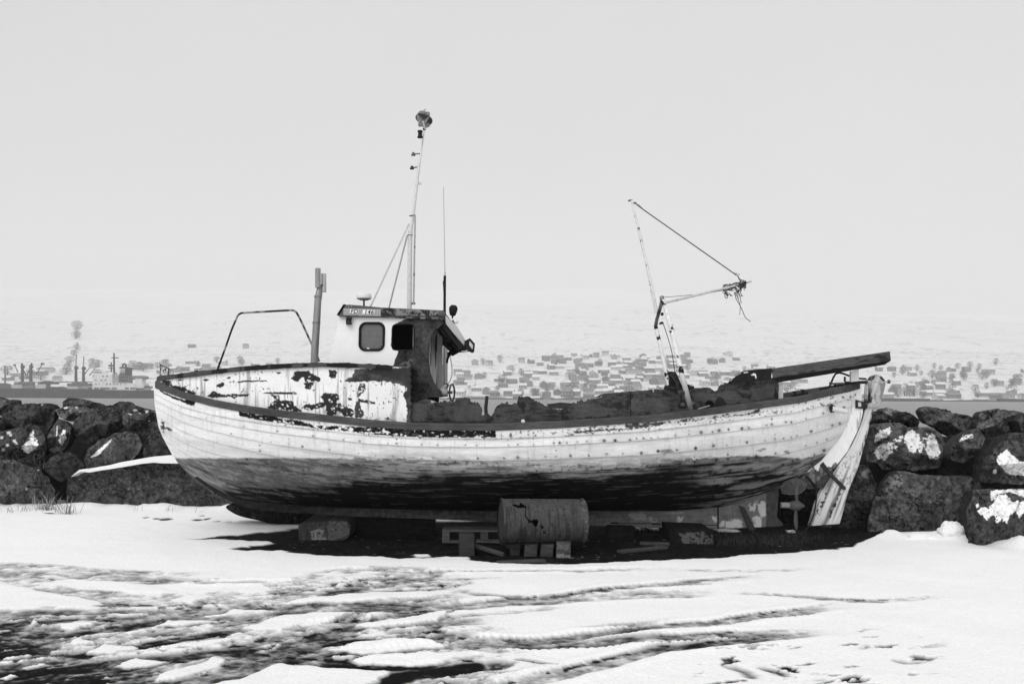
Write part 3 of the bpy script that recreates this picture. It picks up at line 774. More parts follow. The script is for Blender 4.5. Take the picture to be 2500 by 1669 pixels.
# roof with raked fascia
ROOF_T = S2([(287, 308), (480, 322), (740, 345), (1100, 372), (1480, 380)]); ROOF_B = S2([(205, 435), (233, 452), (730, 462), (1000, 470), (1448, 487)])
rt = np.array(ROOF_T); 
def roofedge(px, y, off): return P(px, y, DW - off)
b = MB()
FAS = S2([(205, 435), (287, 306), (480, 320), (740, 345), (1100, 371), (1480, 379), (1500, 400), (1496, 492), (1448, 489), (1000, 472), (730, 463), (235, 453)])
def fas_tone(x, y):
    n = fbm(x / 12, y / 7, 0, 3, 4); n2 = fbm(x / 3, y / 3, 0, 19, 3)
    T = np.where(x < 929, 0.095 + 0.03 * (n - 0.5), 0.02 + 0.20 * ss(0.42, 0.62, n * 0.6 + n2 * 0.4) * (1 - ss(1060, 1076, x) * 0.5))
    T = lerp(T, 0.5, ss(0.58, 0.64, n2) * pmask(x, y, S2([(310, 305), (420, 318), (400, 335), (350, 345)]), 2, 1, 5, 4))
    T = np.where(np.abs(x - 1046.5) < 1.2, 0.015, T)
    T = lerp(T, 0.02, (y > 771) * (y < 773.5) * (x > 930) * 1.0)
    return T
b.panel(FAS, lambda x, y: DW - 0.05, 0.045, 1.5, fas_tone)
# roof deck
tl = [P(x, y, DW - 0.03) for x, y in ROOF_T]; 
b.prism([tl[0], tl[2], tl[4], tl[4] - np.array((0, 0, .03)), tl[2] - np.array((0, 0, .03)), tl[0] - np.array((0, 0, .03))], [p + np.array((0, 2 * HW + 0.06, 0)) for p in (tl[0], tl[2], tl[4], tl[4] - np.array((0, 0, .03)), tl[2] - np.array((0, 0, .03)), tl[0] - np.array((0, 0, .03)))], 0.1)
# front visor and far fascia
q0, q1 = P(838, 743, DW - 0.05), P(822, 768.5, DW - 0.05); bb2 = np.array((0, 2 * HW + 0.1, 0)); vf = np.array((0.03, 0, 0))
b.prism([q0, q1, q1 + bb2, q0 + bb2], [q0 + vf, q1 + vf, q1 + bb2 + vf, q0 + bb2 + vf], 0.1)
roof = b.build('roof', M['paint'], wh)
b = MB(); PLATE = S2([(287, 355), (735, 366), (731, 453), (284, 441)])
b.panel(PLATE, lambda x, y: DW - 0.064, 0.012, 3, 0.34)
pl = b.build('registration_plate', M['text'], wh)
for k, (poly, txt, c, rot) in enumerate(((S2([(368, 365), (467, 369), (461, 422), (360, 417)]), 'FD', (412, 394), 0), (S2([(520, 373), (661, 377), (655, 428), (512, 424)]), '146', (589, 400), 0))):
    b = MB(); b.panel(poly, lambda x, y: DW - 0.068, 0.004, 3, 0.85); b.build('label', M['text'], wh)
    cu = bpy.data.curves.new('registration_text', 'FONT'); cu.body = txt; cu.align_x = 'CENTER'; cu.align_y = 'CENTER'; cu.size = 0.068; cu.shear = 0.22; cu.extrude = 0.001; cu.space_character = 1.12; cu.offset = 0.0009
    mb_ = bpy.data.materials.get('black_letters') or bpy.data.materials.new('black_letters'); mb_.use_nodes = True
    mb_.node_tree.nodes['Principled BSDF'].inputs['Base Color'].default_value = (0.01, 0.01, 0.01, 1); mb_.node_tree.nodes['Principled BSDF'].inputs['Roughness'].default_value = 0.6
    cu.materials.append(mb_)
    tmp = bpy.data.objects.new('letters', cu); COL.objects.link(tmp); bpy.context.view_layer.update()
    me = bpy.data.meshes.new_from_object(tmp.evaluated_get(bpy.context.evaluated_depsgraph_get())); bpy.data.objects.remove(tmp, do_unlink=True)
    to = bpy.data.objects.new('registration_text', me); COL.objects.link(to)
    x, y = S2([c])[0]; p = P(x, y, DW - 0.0715)
    to.parent = wh; to.location = Vector(p - ORG[wh.name]); to.rotation_euler = (math.radians(90), math.radians(1.2), 0); ORG[to.name] = ORG[wh.name]
# side lamp
b = MB(); p = P(780 + 355 / 4.9, 680 + 508 / 4.9, DW - 0.045); b.lathe(p + np.array((0, 0, -0.04)), (0, 0, 1), [(0, 0), (0, 0.036), (0.012, 0.036), (0.013, 0.028), (0.06, 0.028), (0.061, 0.036), (0.082, 0.034), (0.084, 0)], 14, 0.03)
b.box(p + np.array((-0.015, 0.03, 0)), (0.05, 0.03, 0.07), tone=0.02)
b.build('side_light', M['black'], wh)
# rear awning
zA, zB = P(1086, 787, DW - 0.02), P(1136, 848, DW - 0.02)
fA, fB = P(1056, 815, DW + 1.1), P(1105, 866, DW + 1.15)
Vn = []
NU = 50
a_ = np.linspace(0, 1, NU); UU, VV = np.meshgrid(a_, a_)
near = zA[None] + (zB - zA)[None] * a_[:, None]; far = fA[None] + (fB - fA)[None] * a_[:, None]
far[:, 0] = np.minimum(far[:, 0], near[:, 0] + 0.1)
grid = near[:, None] * (1 - a_[None, :, None]) + far[:, None] * a_[None, :, None]
tn = np.where(fbm(UU * 14, VV * 4, 0, 3, 4) > 0.56, 0.012, 0.13)
b = MB(); b.grid(grid, tn, flip=True); b.grid(grid + np.array((0.012, 0, 0.03)), 0.45)
b.tube([zA, zB], 0.012, 8, 0.02); b.tube([grid[-1, 0], grid[-1, -1]], 0.016, 8, 0.02)
b.build('awning', M['wood'], wh)
b = MB(); b.panel(S2([(1505, 440), (1540, 470), (1640, 565), (1745, 735), (1730, 800), (1600, 650), (1512, 540)]), lambda x, y: DW - 0.05, 0.02, 2, 0.42)
b.build('awning_fascia', M['paint'], wh)
b = MB(); q = smooth_line([list(P(x, y, DW + 0.75)) for x, y in S2([(1525, 1010), (1535, 950), (1570, 905), (1640, 865), (1760, 845)])], 6); b.tube(q, 0.014, 8, 0.015)
b.panel(S2([(1528, 1000), (1528, 880), (1640, 830), (1700, 830), (1640, 862), (1580, 900), (1545, 950)]), lambda x, y: DW + 0.75, 0.02, 2, 0.02); b.build('awning_bracket', M['rust'], wh)
# floodlight
b = MB(); FL = S2([(1735, 745), (1800, 710), (1857, 775), (1848, 870), (1825, 886), (1770, 862), (1735, 800)])
b.panel(FL, lambda x, y: DW - 0.10 + (x - 1150) * 0.002, 0.09, 2, 0.015)
fl_ = b.build('floodlight', M['black'], wh); b = MB(); b.panel(S2([(1795, 745), (1838, 795), (1832, 850), (1790, 795)]), lambda x, y: DW - 0.106 + (x - 1150) * 0.002, 0.006, 2, 0.55); b.build('lamp_pane', M['paint'], wh)
b = MB(); b.tube([P(780 + 1640 / 4.9, 680 + 882 / 4.9, DW + 0.3), P(780 + 1780 / 4.9, 680 + 868 / 4.9, DW - 0.02)], 0.006, 6, 0.02); b.build('floodlight_stay', M['rust'], wh)
# shrouded horn and white lamp above the awning
b = MB(); q = S2([(1540, 385), (1575, 330), (1605, 317), (1642, 330), (1646, 375), (1618, 470), (1582, 465), (1575, 482), (1560, 480), (1563, 450), (1545, 420)])
c = np.mean(q, 0)
for k in range(1):
    b.lathe(P(1105, 757, DW + 0.05) + np.array((0, 0, -0.07)), (0.12, 0, 1), [(-0.03, 0.008), (0.0, 0.012), (0.01, 0.034), (0.05, 0.047), (0.09, 0.055), (0.115, 0.045), (0.13, 0.028), (0.133, 0)], 7, 0.012)
b.build('covered_lamp', M['black'], wh)
b = MB(); b.tube([P(1100, 788, DW), P(1109, 785, DW)], [0.02, 0.026], 12, 0.12); b.tube([P(1109, 785, DW), P(1112, 784.5, DW), P(1117, 784, DW), P(1119, 784, DW)], [0.024, 0.03, 0.026, 0.008], 14, 0.75); b.build('deck_lamp', M['paint'], wh)
b = MB(); q = smooth_line([list(P(x, y, DW + 0.3)) for x, y in S2([(1560, 930), (1580, 1020), (1585, 1130), (1570, 1200), (1535, 1260)])], 6); b.tube(q, 0.007, 8, 0.5); b.build('hose', M['paint'], wh)
b = MB(); b.tube([P(1078, 1000 - 45, DW + .1), P(1094, 936, DW + .1)], 0.03, 6, 0.3); b.lathe(P(1086, 958, DW + 0.10), (1, 0, 0), [(-0.045, 0), (-0.045, 0.055), (0.035, 0.05), (0.035, 0)], 14, 0.35)
b.build('gear_housing', M['paint'], wh)
b = MB(); cw = P(1103.5, 958, DW + 0.1); an = np.linspace(0, 2 * math.pi, 25); b.tube([cw + np.array((0.028 * math.cos(a), 0.10 * math.cos(a) * 0.3, 0.098 * math.sin(a))) for a in an], 0.011, 8, 0.05)
b.tube([cw + np.array((-0.05, 0, 0)), cw], 0.012, 8, 0.03); b.build('hand_wheel', M['black'], wh)
b = MB(); q = smooth_line([list(P(x, y, DW)) for x, y in S2([(1485, 1252), (1530, 1262), (1533, 1290), (1522, 1315)])], 4); b.tube(q, 0.007, 6, 0.02); b.build('door_handle', M['rust'], wh)

# satellite dome
b = MB(); c = P(780 + 532 / 4.9, 680 + 215 / 4.9, 12.2)
b.lathe(c, (0, 0, 1), [(-0.045, 0), (-0.045, 0.05), (-0.03, 0.085), (-0.022, 0.092)], 24, 0.35); b.lathe(c, (0, 0, 1), [(-0.022, 0.092), (-0.004, 0.094), (0.03, 0.088), (0.04, 0.07), (0.044, 0)], 24, 0.75)
b.tube([c + np.array((0, 0, -0.045)), c + np.array((0, 0, -0.15))], 0.012, 10, 0.12); b.build('antenna_dome', M['paint'], wh)
# whip antenna
b = MB(); b.tube([P(1085.5, 800, DW - 0.02), P(1085.5, 740, DW - 0.02), P(1086, 673, DW - 0.02)], 0.0155, 10, 0.012); b.tube([P(1082, 686, DW - 0.02), P(1083, 700, DW - .03), P(1084, 720, DW - .03)], 0.006, 6, 0.012)
wa = b.build('antenna_base', M['black'], wh)
b = MB(); b.tube([P(1086, 673, DW - 0.02), P(1086.3, 664, DW - 0.02)], 0.012, 8, 0.5); b.tube([P(1086.3, 664, DW - 0.02), P(1084.5, 560, DW - 0.02), P(1082.6, 457, DW - 0.02)], [0.0052, 0.0042, 0.0035], 6, 0.40); b.build('antenna_whip', M['text'], wh)

# ------------------------------------------------------------------ mast
S7 = lambda x, y: (960 + x / 3.0167, 240 + y / 3.0167)
def m7(x, y, d=12.45): return P(*S7(x, y), d)
b = MB(); b.tube([m7(119, 1560), m7(124, 1010), m7(126, 975)], [0.030, 0.029, 0.031], 14, 0.66)
b.tube([m7(128, 985), m7(148, 850), m7(193, 465)], [0.0215, 0.02, 0.0185], 12, 0.66); b.tube([m7(196, 470), m7(204, 410), m7(226, 245), m7(232, 215)], [0.0125, 0.0125, 0.011, 0.011], 10, 0.66)
b.tube([m7(232, 225, 12.42), m7(220, 170, 12.36)], 0.011, 8, 0.6)
mast = b.build('mast', M['mastpaint'], boat)
for a, c in (((115, 925), (610, 330)), ((102, 1012), (830, 352))):
    b = MB(); e = P(780 + c[0] / 4.9, 680 + c[1] / 4.9, 12.0 if c[0] < 700 else 12.9); b.tube([m7(*a), e], 0.0115, 8, 0.55); b.build('mast_stay', M['mastpaint'], mast)
b = MB(); b.tube([m7(161, 862, 12.4), m7(150, 1518, 12.4)], 0.011, 4, 0.42); b.tube([m7(118, 865), m7(164, 860, 12.4)], 0.005, 6, 0.05); b.tube([m7(145, 1510), m7(155, 1510, 12.4)], 0.018, 6, 0.08); b.build('batten', M['pipe'], mast)
for y in (866, 1009):
    b = MB(); c = m7(138 if y < 900 else 124, y); b.tube([c - np.array((0, 0, .004)), c + np.array((0, 0, .004))], 0.034 if y > 900 else 0.024, 12, 0.02); b.build('mast_band', M['rust'], mast)
for (x0, y0, x1, y1) in ((200, 408, 140, 412), (180, 507, 130, 512)):
    b = MB(); b.tube([m7(x0, y0), m7(x1, y1)], 0.008, 8, 0.12); c = m7(x1 + 8, y1); b.lathe(c + np.array((0, 0, -0.018)), (0, 0, 1), [(0, 0), (0, 0.026), (0.014, 0.028), (0.016, 0.018), (0.04, 0.016), (0.042, 0)], 12, 0.05 if y0 > 450 else 0.12); b.build('mast_lamp', M['rust'], mast)
b = MB(); c = m7(198, 265, 12.38); b.lathe(c + np.array((0, 0, -0.04)), (0, 0, 1), [(-0.005, 0), (-0.005, 0.035), (0.012, 0.035), (0.013, 0.026), (0.072, 0.026), (0.073, 0.036), (0.085, 0.03), (0.09, 0)], 14, 0.02); b.build('mast_lamp', M['black'], mast)
b = MB(); b.box(m7(197, 628, 12.43), (0.035, 0.01, 0.03), tone=0.5); b.build('mast_tab', M['pipe'], mast)
b = MB(); c = m7(227, 155); r = 0.110; an = np.linspace(0, 2 * math.pi, 40, endpoint=False)
Rm = np.array(Matrix.Rotation(math.radians(14), 3, 'Y') @ Matrix.Rotation(math.radians(-22), 3, 'X') @ Matrix.Rotation(math.radians(38), 3, 'Z'))
for k, (u, w) in enumerate((((1, 0, 0), (0, 1, 0)), ((1, 0, 0), (0, 0, 1)), ((0, 1, 0), (0, 0, 1)))):
    u, w = np.array(u, float), np.array(w, float); nn = np.cross(u, w) * 0.003
    ring = r * (np.cos(an)[:, None] * u + np.sin(an)[:, None] * w)
    b.prism((ring + nn) @ Rm.T + c, (ring - nn) @ Rm.T + c, (0.10, 0.30, 0.22)[k])
b.tube([c + np.array((0, 0, r * .98)), c + np.array((0.012, 0, r + 0.02)), c + np.array((0.02, 0, r * .95))], 0.004, 6, 0.1); b.tube([c + np.array((0.0, 0, -r)), m7(231, 235)], 0.018, 8, 0.03)
b.build('radar_reflector', M['rust'], mast)
# ------------------------------------------------------------------ broken bulwark aft of the wheelhouse
S4 = lambda p: Z(p, 900, 880, 3.915)
S5 = lambda p: Z(p, 1400, 820, 4.271)
S6 = lambda p: Z(p, 1750, 840, 3.136)
S8 = lambda x, y: (1500 + x / 2.9025, 460 + y / 2.9025)
TOP = S4([(345, 560), (348, 440), (372, 402), (620, 395), (690, 400), (720, 385), (760, 392), (828, 388), (832, 356), (880, 350), (960, 356), (985, 392), (1050, 412), (1078, 440), (1088, 480), (1080, 515), (1110, 510), (1160, 520), (1195, 505), (1208, 450), (1225, 430), (1270, 405), (1325, 398), (1360, 416), (1420, 400), (1428, 352), (1480, 345), (1548, 345), (1575, 378), (1620, 390), (1690, 430), (1740, 450), (1850, 470), (1925, 432), (1960, 405), (2015, 380), (2070, 390), (2120, 365), (2215, 350), (2240, 318)])
TOP += S5([(180, 655), (290, 645), (312, 600), (600, 575), (820, 560), (842, 602), (848, 558), (990, 556), (1100, 545), (1250, 545), (1390, 533), (1425, 545), (1480, 577), (1515, 550), (1540, 503), (1640, 488), (1800, 472), (2050, 440), (2130, 436), (2142, 520), (2136, 655)])
_t = np.array(TOP); _t2 = [(x, y) for x, y in zip(_t[:, 0], _t[:, 1])]
# ragged: subdivide and jitter the torn edge
RAG = []
for i in range(len(_t2) - 1):
    (x0, y0), (x1, y1) = _t2[i], _t2[i + 1]
    n = max(1, int(math.hypot(x1 - x0, y1 - y0) / 3.2))
    j = 1.6 if x0 < 1455 or 1730 < x0 < 1780 else 0.35
    for k in range(n):
        t = k / n; RAG.append((x0 + (x1 - x0) * t + RNG.normal(0, j * .5), y0 + (y1 - y0) * t + RNG.normal(0, j)))
RAG.append(_t2[-1])
bx = np.linspace(1900, 988, 60)
BUL = RAG + [(x, railc(x) - 3) for x in bx]
PAT = [S4(p) for p in ([(400, 480), (430, 420), (610, 405), (600, 450), (550, 520), (540, 580), (380, 580)], [(810, 430), (840, 415), (1000, 420), (1060, 430), (1075, 480), (1100, 520), (1060, 580), (830, 580), (800, 500)], [(1200, 540), (1320, 530), (1390, 560), (1380, 590), (1210, 590)])]
PAT += [S5(p) for p in ([(600, 660), (840, 640), (900, 660), (930, 720), (1010, 740), (1020, 800), (800, 800), (600, 790)], [(1240, 600), (1480, 590), (1500, 640), (1450, 720), (1350, 680), (1250, 650)], [(1500, 580), (1600, 560), (1800, 640), (1870, 600), (1840, 540), (2090, 520), (2100, 640), (1600, 710)], [(0, 700), (80, 690), (250, 700), (400, 760), (450, 830), (0, 860)])]
def bul_tone(x, y):
    n = fbm(x / 26, y / 22, 0, 3, 4); n2 = fbm(x / 4, y / 4, 0, 19, 3)
    nf = fbm(x / 14, y / 3.5, 0, 23, 4)
    T = 0.050 + 0.05 * (n - 0.5) + 0.09 * (nf - 0.5) + 0.02 * (n2 - 0.5); T = lerp(T, 0.014, ss(0.60, 0.70, n) * 0.8)
    for k, p in enumerate(PAT):
        T = lerp(T, 0.070 + 0.05 * (n - 0.5) + 0.04 * (nf - 0.5), pmask(x, y, p, 7, 0.6, 16, 400 + k))
    for p in (S5([(1480, 700), (1490, 650), (1530, 635), (1570, 660), (1610, 715), (1500, 735)]), S5([(2080, 640), (2110, 520), (2125, 600), (2140, 660)]), S5([(1700, 570), (1800, 630), (1860, 600), (1840, 660), (1760, 640)])):
        T = lerp(T, 0.02, pmask(x, y, p, 3, 0.7, 6, 431))
    s = railc(x) - y
    T = lerp(T, 0.008, (1 - ss(8, 13, s)) * (x < 1186))  # black shading line painted along the bulwark foot
    T = lerp(T, 0.010, (np.abs(x - 1539.5) < 1.2) * (y > 956) * 0.8)
    return T
b = MB(); b.panel(BUL, lambda x, y: nd(x, 0.93), 0.045, 1.5, bul_tone); bul = b.build('broken_bulwark', M['rust'], boat)
# low stub of the far bulwark and the deck
xs = np.linspace(1000, 1900, 40); wn = P(xs, railc(xs), nd(xs, 0.93)); wf = wn.copy(); wf[:, 1] = 2 * D0 - wf[:, 1]
b = MB(); b.grid(np.stack([wf - np.array((0, 0, .16)), wn - np.array((0, 0, .16))]), 0.06); b.build('deck', M['wood'], boat)
b = MB(); b.tube([P(1187, 1012, 11.35), P(1186, 995, 11.35), P(1189, 966, 11.35)], [0.02, 0.02, 0.019], 10, 0.035); b.build('rail_stanchion', M['rust'], boat)
b = MB(); W = P(np.array([1335., 1368, 1392, 1392, 1340]), np.array([986., 982, 984, 998, 996]), 12.3); b.prism(W, W + np.array((0.02, 0.05, 0)), 0.05); b.build('broken_plank', M['wood'], boat)
b = MB(); c = P(1277, 1029, float(nd(1277)) - 0.0); b.lathe(c, (0, -1, 0.2), [(-0.03, 0.02), (0.02, 0.024), (0.045, 0.02), (0.05, 0)], 10, 0.62); b.build('fairlead', M['paint'], boat)
# black curved fitting on the coaming, with torn holes
FIT = S5([(1612, 492), (1640, 450), (1690, 405), (1780, 362), (1900, 348), (2064, 335), (2064, 450), (1800, 476)])
FH = [S5([(1632, 470), (1650, 440), (1700, 402), (1760, 378), (1745, 392), (1700, 415), (1665, 445), (1650, 468)]), S5([(1770, 378), (1830, 366), (1825, 380), (1780, 388)]), S5([(1850, 402), (1880, 385), (1905, 392), (1918, 440), (1900, 445), (1890, 412), (1855, 412)])]
b = MB(); b.panel(FIT, lambda x, y: 11.55, 0.02, 1.0, lambda x, y: 0.010 + 0.012 * fbm(x / 6, y / 20, 0, 3, 3), holes=FH); b.build('steel_fitting', M['rust'], boat)
# small fittings on the bulwark
for x, y in ((1107, 578), (1203, 560), (1138, 718), (1240, 703)):
    x, y = S5([(x, y)])[0]; b = MB(); dd = float(nd(x, 0.93)) - 0.01
    b.lathe(P(x, y, dd), (0, -1, 0), [(0, 0.028), (0.012, 0.028), (0.013, 0.012), (0.03, 0.011), (0.031, 0)], 8, 0.10); b.build('bolt_plate', M['rust'], bul)
b = MB(); x, y = S5([(1418, 712)])[0]; b.lathe(P(x, y, float(nd(x, .93)) - 0.012), (0, -1, 0), [(0, 0.05), (0.014, 0.05), (0.016, 0.034), (0.002, 0.03), (0.0, 0)], 16, 0.006)
b.build('drain_port', M['rust'], bul)
b = MB(); b.tube([P(S5([(1418, 715)])[0][0], S5([(1418, 725)])[0][1], 11.2), P(*S5([(1300, 758)])[0], 11.15)], 0.006, 6, 0.3); b.build('drain_rod', M['rust'], bul)

# ------------------------------------------------------------------ derrick
def m8(x, y, d=11.45): return P(*S8(x, y), d)
der = None
b = MB(); b.tube([m8(122, 82), m8(160, 240), m8(235, 560), m8(300, 885)], [0.012, 0.0145, 0.018, 0.021], 12, 0.68); b.tube([m8(97, 88), m8(128, 82)], 0.009, 8, 0.04); b.tube([m8(125, 104), m8(156, 103)], 0.011, 8, 0.12)
der = b.build('derrick', M['pipe'], boat)
b = MB(); b.tube([m8(338, 770, 11.3), m8(334, 810, 11.32), m8(318, 870, 11.4), m8(300, 930, 11.43), m8(292, 978, 11.45)], [0.021, 0.022, 0.02, 0.02, 0.02], 12, [0.25, 0.22, 0.03, 0.1, 0.07]); b.tube([m8(292, 972), m8(298, 1000)], 0.022, 12, 0.02); b.tube([m8(340, 880, 11.35), m8(337, 900, 11.35)], 0.016, 8, 0.02); b.build('derrick_knee', M['rust'], der)
b = MB(); b.tube([m8(297, 995), m8(325, 1110), m8(385, 1395)], 0.0225, 12, 0.76); b.build('derrick_post', M['pipe'], der)
b = MB(); b.lathe(m8(337, 768, 11.25), (0, 0, 1), [(-0.03, 0.026), (0.0, 0.027), (0.01, 0.02), (0.016, 0)], 12, 0.25); b.tube([m8(340, 790, 11.22), m8(362, 840, 11.2), m8(400, 980, 11.2), m8(466, 1270, 11.18)], [0.021, 0.0265, 0.028, 0.029], 12, 0.76)
b.tube([m8(466, 1262, 11.16), m8(486, 1350, 11.14), m8(543, 1568, 11.08)], [0.030, 0.030, 0.028], 12, [0.7, 0.5, 0.05]); b.build('derrick_post', M['pipe'], der)
b = MB(); b.tube([m8(443, 1265, 11.15), m8(460, 1262, 11.15), m8(477, 1268, 11.15)], 0.006, 6, 0.02); b.build('post_band', M['rust'], der)
b = MB(); b.tube([m8(362, 808, 11.2), m8(600, 752, 11.3), m8(775, 708, 11.4), m8(970, 658, 11.5)], [0.015, 0.0145, 0.0135, 0.012], 10, 0.5); boom = b.build('boom', M['pipe'], der)
b = MB(); q = [m8(150, 108), m8(172, 122), m8(205, 150)]; b.tube(q, [0.006, 0.012, 0.007], 8, 0.15); b.tube([m8(205, 150), m8(500, 358), m8(862, 612, 11.5)], 0.0065, 6, 0.05); b.build('topping_wire', M['rust'], der)
b = MB(); q = [m8(357, 770, 11.2), m8(440, 764, 11.25), m8(600, 750, 11.3), m8(770, 722, 11.38)]; b.tube(q, 0.0035, 5, 0.1); b.build('boom_line', M['rust'], der)
b = MB(); q = smooth_line([list(m8(x, y, 11.4)) for x, y in ((312, 960), (340, 952), (352, 975), (380, 1060), (405, 1150), (420, 1240), (427, 1305))], 5); b.tube(q, 0.0045, 6, 0.03); c = m8(334, 953, 11.4); b.tube([c - np.array((.02, 0, .004)), c + np.array((.02, 0, .004))], 0.014, 8, 0.02); b.build('control_line', M['black'], der)
# winch
b = MB(); WQ = [S8(x, y) for x, y in ((384, 1300), (400, 1295), (435, 1300), (450, 1330), (480, 1400), (520, 1385), (560, 1408), (540, 1425), (370, 1425), (375, 1395), (388, 1390))]
b.panel(WQ, lambda x, y: 11.42 - 0.06 * np.sin((x - 1630) / 8), 0.22, 1.5, lambda x, y: 0.008 + 0.03 * ss(0.5, 0.65, fbm(x / 4, y / 4, 0, 4, 3)))
q = smooth_line([list(P(x, y, 11.33)) for x, y in (S8(395, 1320), S8(420, 1345), S8(440, 1375), S8(455, 1410))], 4); b.tube(q, 0.008, 6, 0.05)
b.tube([m8(372, 1415, 11.3), m8(470, 1418, 11.2), m8(560, 1408, 11.3)], 0.016, 8, 0.02)
b.build('winch', M['rust'], boat)

# rope tangle hung on the boom end
rope = MB(); rr = np.random.default_rng(5)
for k in range(46):
    t0 = rr.uniform(775, 925); pts = []
    n = rr.integers(5, 9); x = t0; y = 708 - (t0 - 775) * 0.25 + rr.normal(0, 6)
    for i in range(n):
        pts.append(list(m8(x, y, 11.46 + rr.normal(0, 0.03)))); x += rr.normal(3, 22); y += rr.normal(2, 13)
        x = min(max(x, 770), 930); y = min(max(y, 655 + (925 - x) * .2), 760)
    rope.tube(smooth_line(pts, 4), rr.uniform(0.0022, 0.0042), 5, rr.choice([0.03, 0.06, 0.12]))
for path in ([(880, 640), (893, 655), (905, 660)], [(850, 605), (872, 620), (885, 640), (915, 655)], [(852, 610), (880, 625), (890, 650), (920, 650)], [(780, 720), (785, 745), (783, 765), (795, 778), (803, 765), (795, 745), (780, 735)],
             [(855, 735), (862, 780), (885, 820), (905, 860), (930, 915), (965, 942)], [(870, 730), (880, 790), (892, 830), (890, 870), (888, 895)], [(880, 720), (890, 770), (900, 815)], [(860, 720), (868, 760), (880, 790)], [(890, 700), (895, 740), (902, 760)],
             [(900, 690), (925, 680), (918, 700), (890, 705)], [(770, 700), (768, 715), (780, 716), (778, 695)], [(785, 715), (782, 690), (792, 690), (795, 716)], [(850, 608), (862, 600), (878, 612), (890, 606)]):
    rope.tube(smooth_line([list(m8(x, y, 11.45 + rr.normal(0, 0.015))) for x, y in path], 5), rr.uniform(0.003, 0.0048), 5, 0.05)
o = rope.build('rope_tangle', M['rope'], None, origin=m8(850, 690)); tag(o, 'tangled frayed rope hanging from the tip of the derrick boom', 'rope')

# ------------------------------------------------------------------ timber beam over the stern
b = MB(); e0 = S6([(425, 186)])[0]; e1 = S6([(1325, 55)])[0]; l0 = S6([(425, 258)])[0]; l1 = S6([(1333, 126)])[0]; u0 = S6([(470, 293)])[0]; u1 = S6([(1282, 158)])[0]
NB = 60; s = np.linspace(0, 1, NB)[:, None]
db0, db1 = 11.62, 12.35
def ln(a, c, off=0.0): return P(lerp(a[0], c[0], s[:, 0]), lerp(a[1], c[1], s[:, 0]), lerp(db0, db1, s[:, 0]) + off)
A, B_, C_ = ln(e0, e1), ln(l0, l1), ln(u0, u1, 0.10)
rows = [A]; 
for k in range(1, 9): rows.append(A + (B_ - A) * k / 8)
V = np.stack(rows); PX, PY = proj(V)
n = fbm(PX / 60, (PY + 0.146 * PX) / 3.0, 0, 3, 4); n2 = fbm(PX / 14, (PY + .146 * PX) / 8, 0, 7, 3)
T = 0.075 + 0.10 * (n - 0.5) + 0.05 * (n2 - 0.5); T = lerp(T, 0.012, ss(0.63, 0.68, n)); T = lerp(T, 0.025, (PX > 2118) * ss(0.5, 0.55, n2) * 1.0)
b.grid(V, T, flip=True); b.grid(np.stack([B_, C_]), 0.014, flip=True)
D_ = A + np.array((0, 0.15, 0.0)); b.grid(np.stack([C_, D_]), 0.03, flip=True); b.grid(np.stack([D_, A]), 0.06, flip=True)
b.add([A[0], B_[0], C_[0], D_[0]], 0.03, faces=[[0, 1, 2, 3]], flat=True); b.add([A[-1], B_[-1], C_[-1], D_[-1]], 0.06, faces=[[3, 2, 1, 0]], flat=True)
o = b.build('timber_beam', M['wood'], None, origin=(A[NB // 2])); tag(o, 'long dark squared timber beam sloping up over the stern of the fishing boat', 'timber beam')
b = MB(); W = P(np.array([2078., 2097, 2097, 2078]), np.array([906., 901, 930, 932]), 12.25); b.prism(W, W + np.array((0, 0.06, 0)), 0.55); b.build('beam_support', M['paint'], boat)
# white post seen behind the coaming end
b = MB(); W = P(np.array([1900., 1912, 1912, 1900]), np.array([936., 934, 974, 976]), 11.8); b.prism(W, W + np.array((0, 0.05, 0)), 0.5); b.build('coaming_post', M['paint'], boat)

# stern fittings
b = MB(); d_ = float(nd(1955)) + 0.1
b.tube([P(*S6([(570, 396)])[0], d_), P(*S6([(697, 370)])[0], d_)], 0.014, 8, 0.02)
for x, y0, y1 in ((597, 402, 362), (659, 388, 350)):
    b.tube([P(*S6([(x, y0)])[0], d_), P(*S6([(x, y1)])[0], d_)], 0.018, 8, 0.02); b.tube([P(*S6([(x, y1)])[0], d_) - np.array((0, 0, .006)), P(*S6([(x, y1)])[0], d_) + np.array((0, 0, .006))], 0.03, 10, 0.02)
b.build('mooring_cleat', M['rust'], boat)
d_ = 12.35
pt = lambda x, y, d=d_: list(P(*S6([(x, y)])[0], d))
b = MB(); b.tube([pt(870, 302), pt(1145, 292)], 0.012, 10, 0.18); b.tube([pt(980, 298), pt(1145, 290)], 0.02, 12, 0.025); b.tube([pt(1145, 290), pt(1320, 288)], 0.008, 8, 0.4); b.tube([pt(1310, 285), pt(1325, 288)], 0.024, 8, 0.1); b.tube([pt(1140, 282), pt(1150, 300)], 0.022, 8, 0.05)
b.tube([pt(980, 285), pt(980, 255), pt(983, 250)], 0.014, 8, 0.05); b.tube([pt(868, 290), pt(878, 310)], 0.02, 8, 0.1)
b.tube(smooth_line([pt(878, 290), pt(895, 250), pt(915, 225), pt(950, 220), pt(1010, 240), pt(1080, 260), pt(1145, 266)], 5), 0.012, 8, 0.015)
b.tube(smooth_line([pt(870, 305), pt(855, 330), pt(820, 340), pt(797, 338), pt(792, 360)], 5), 0.011, 8, 0.02)
b.tube([pt(830, 358), pt(920, 338), pt(965, 322)], 0.012, 6, 0.02); b.tube([pt(905, 330), pt(965, 320)], 0.026, 8, 0.015); b.tube([pt(905, 302), pt(905, 325)], 0.014, 8, 0.02); b.tube([pt(1315, 280), pt(1318, 300)], 0.02, 6, 0.05)
b.build('steering_ram', M['rust'], boat)

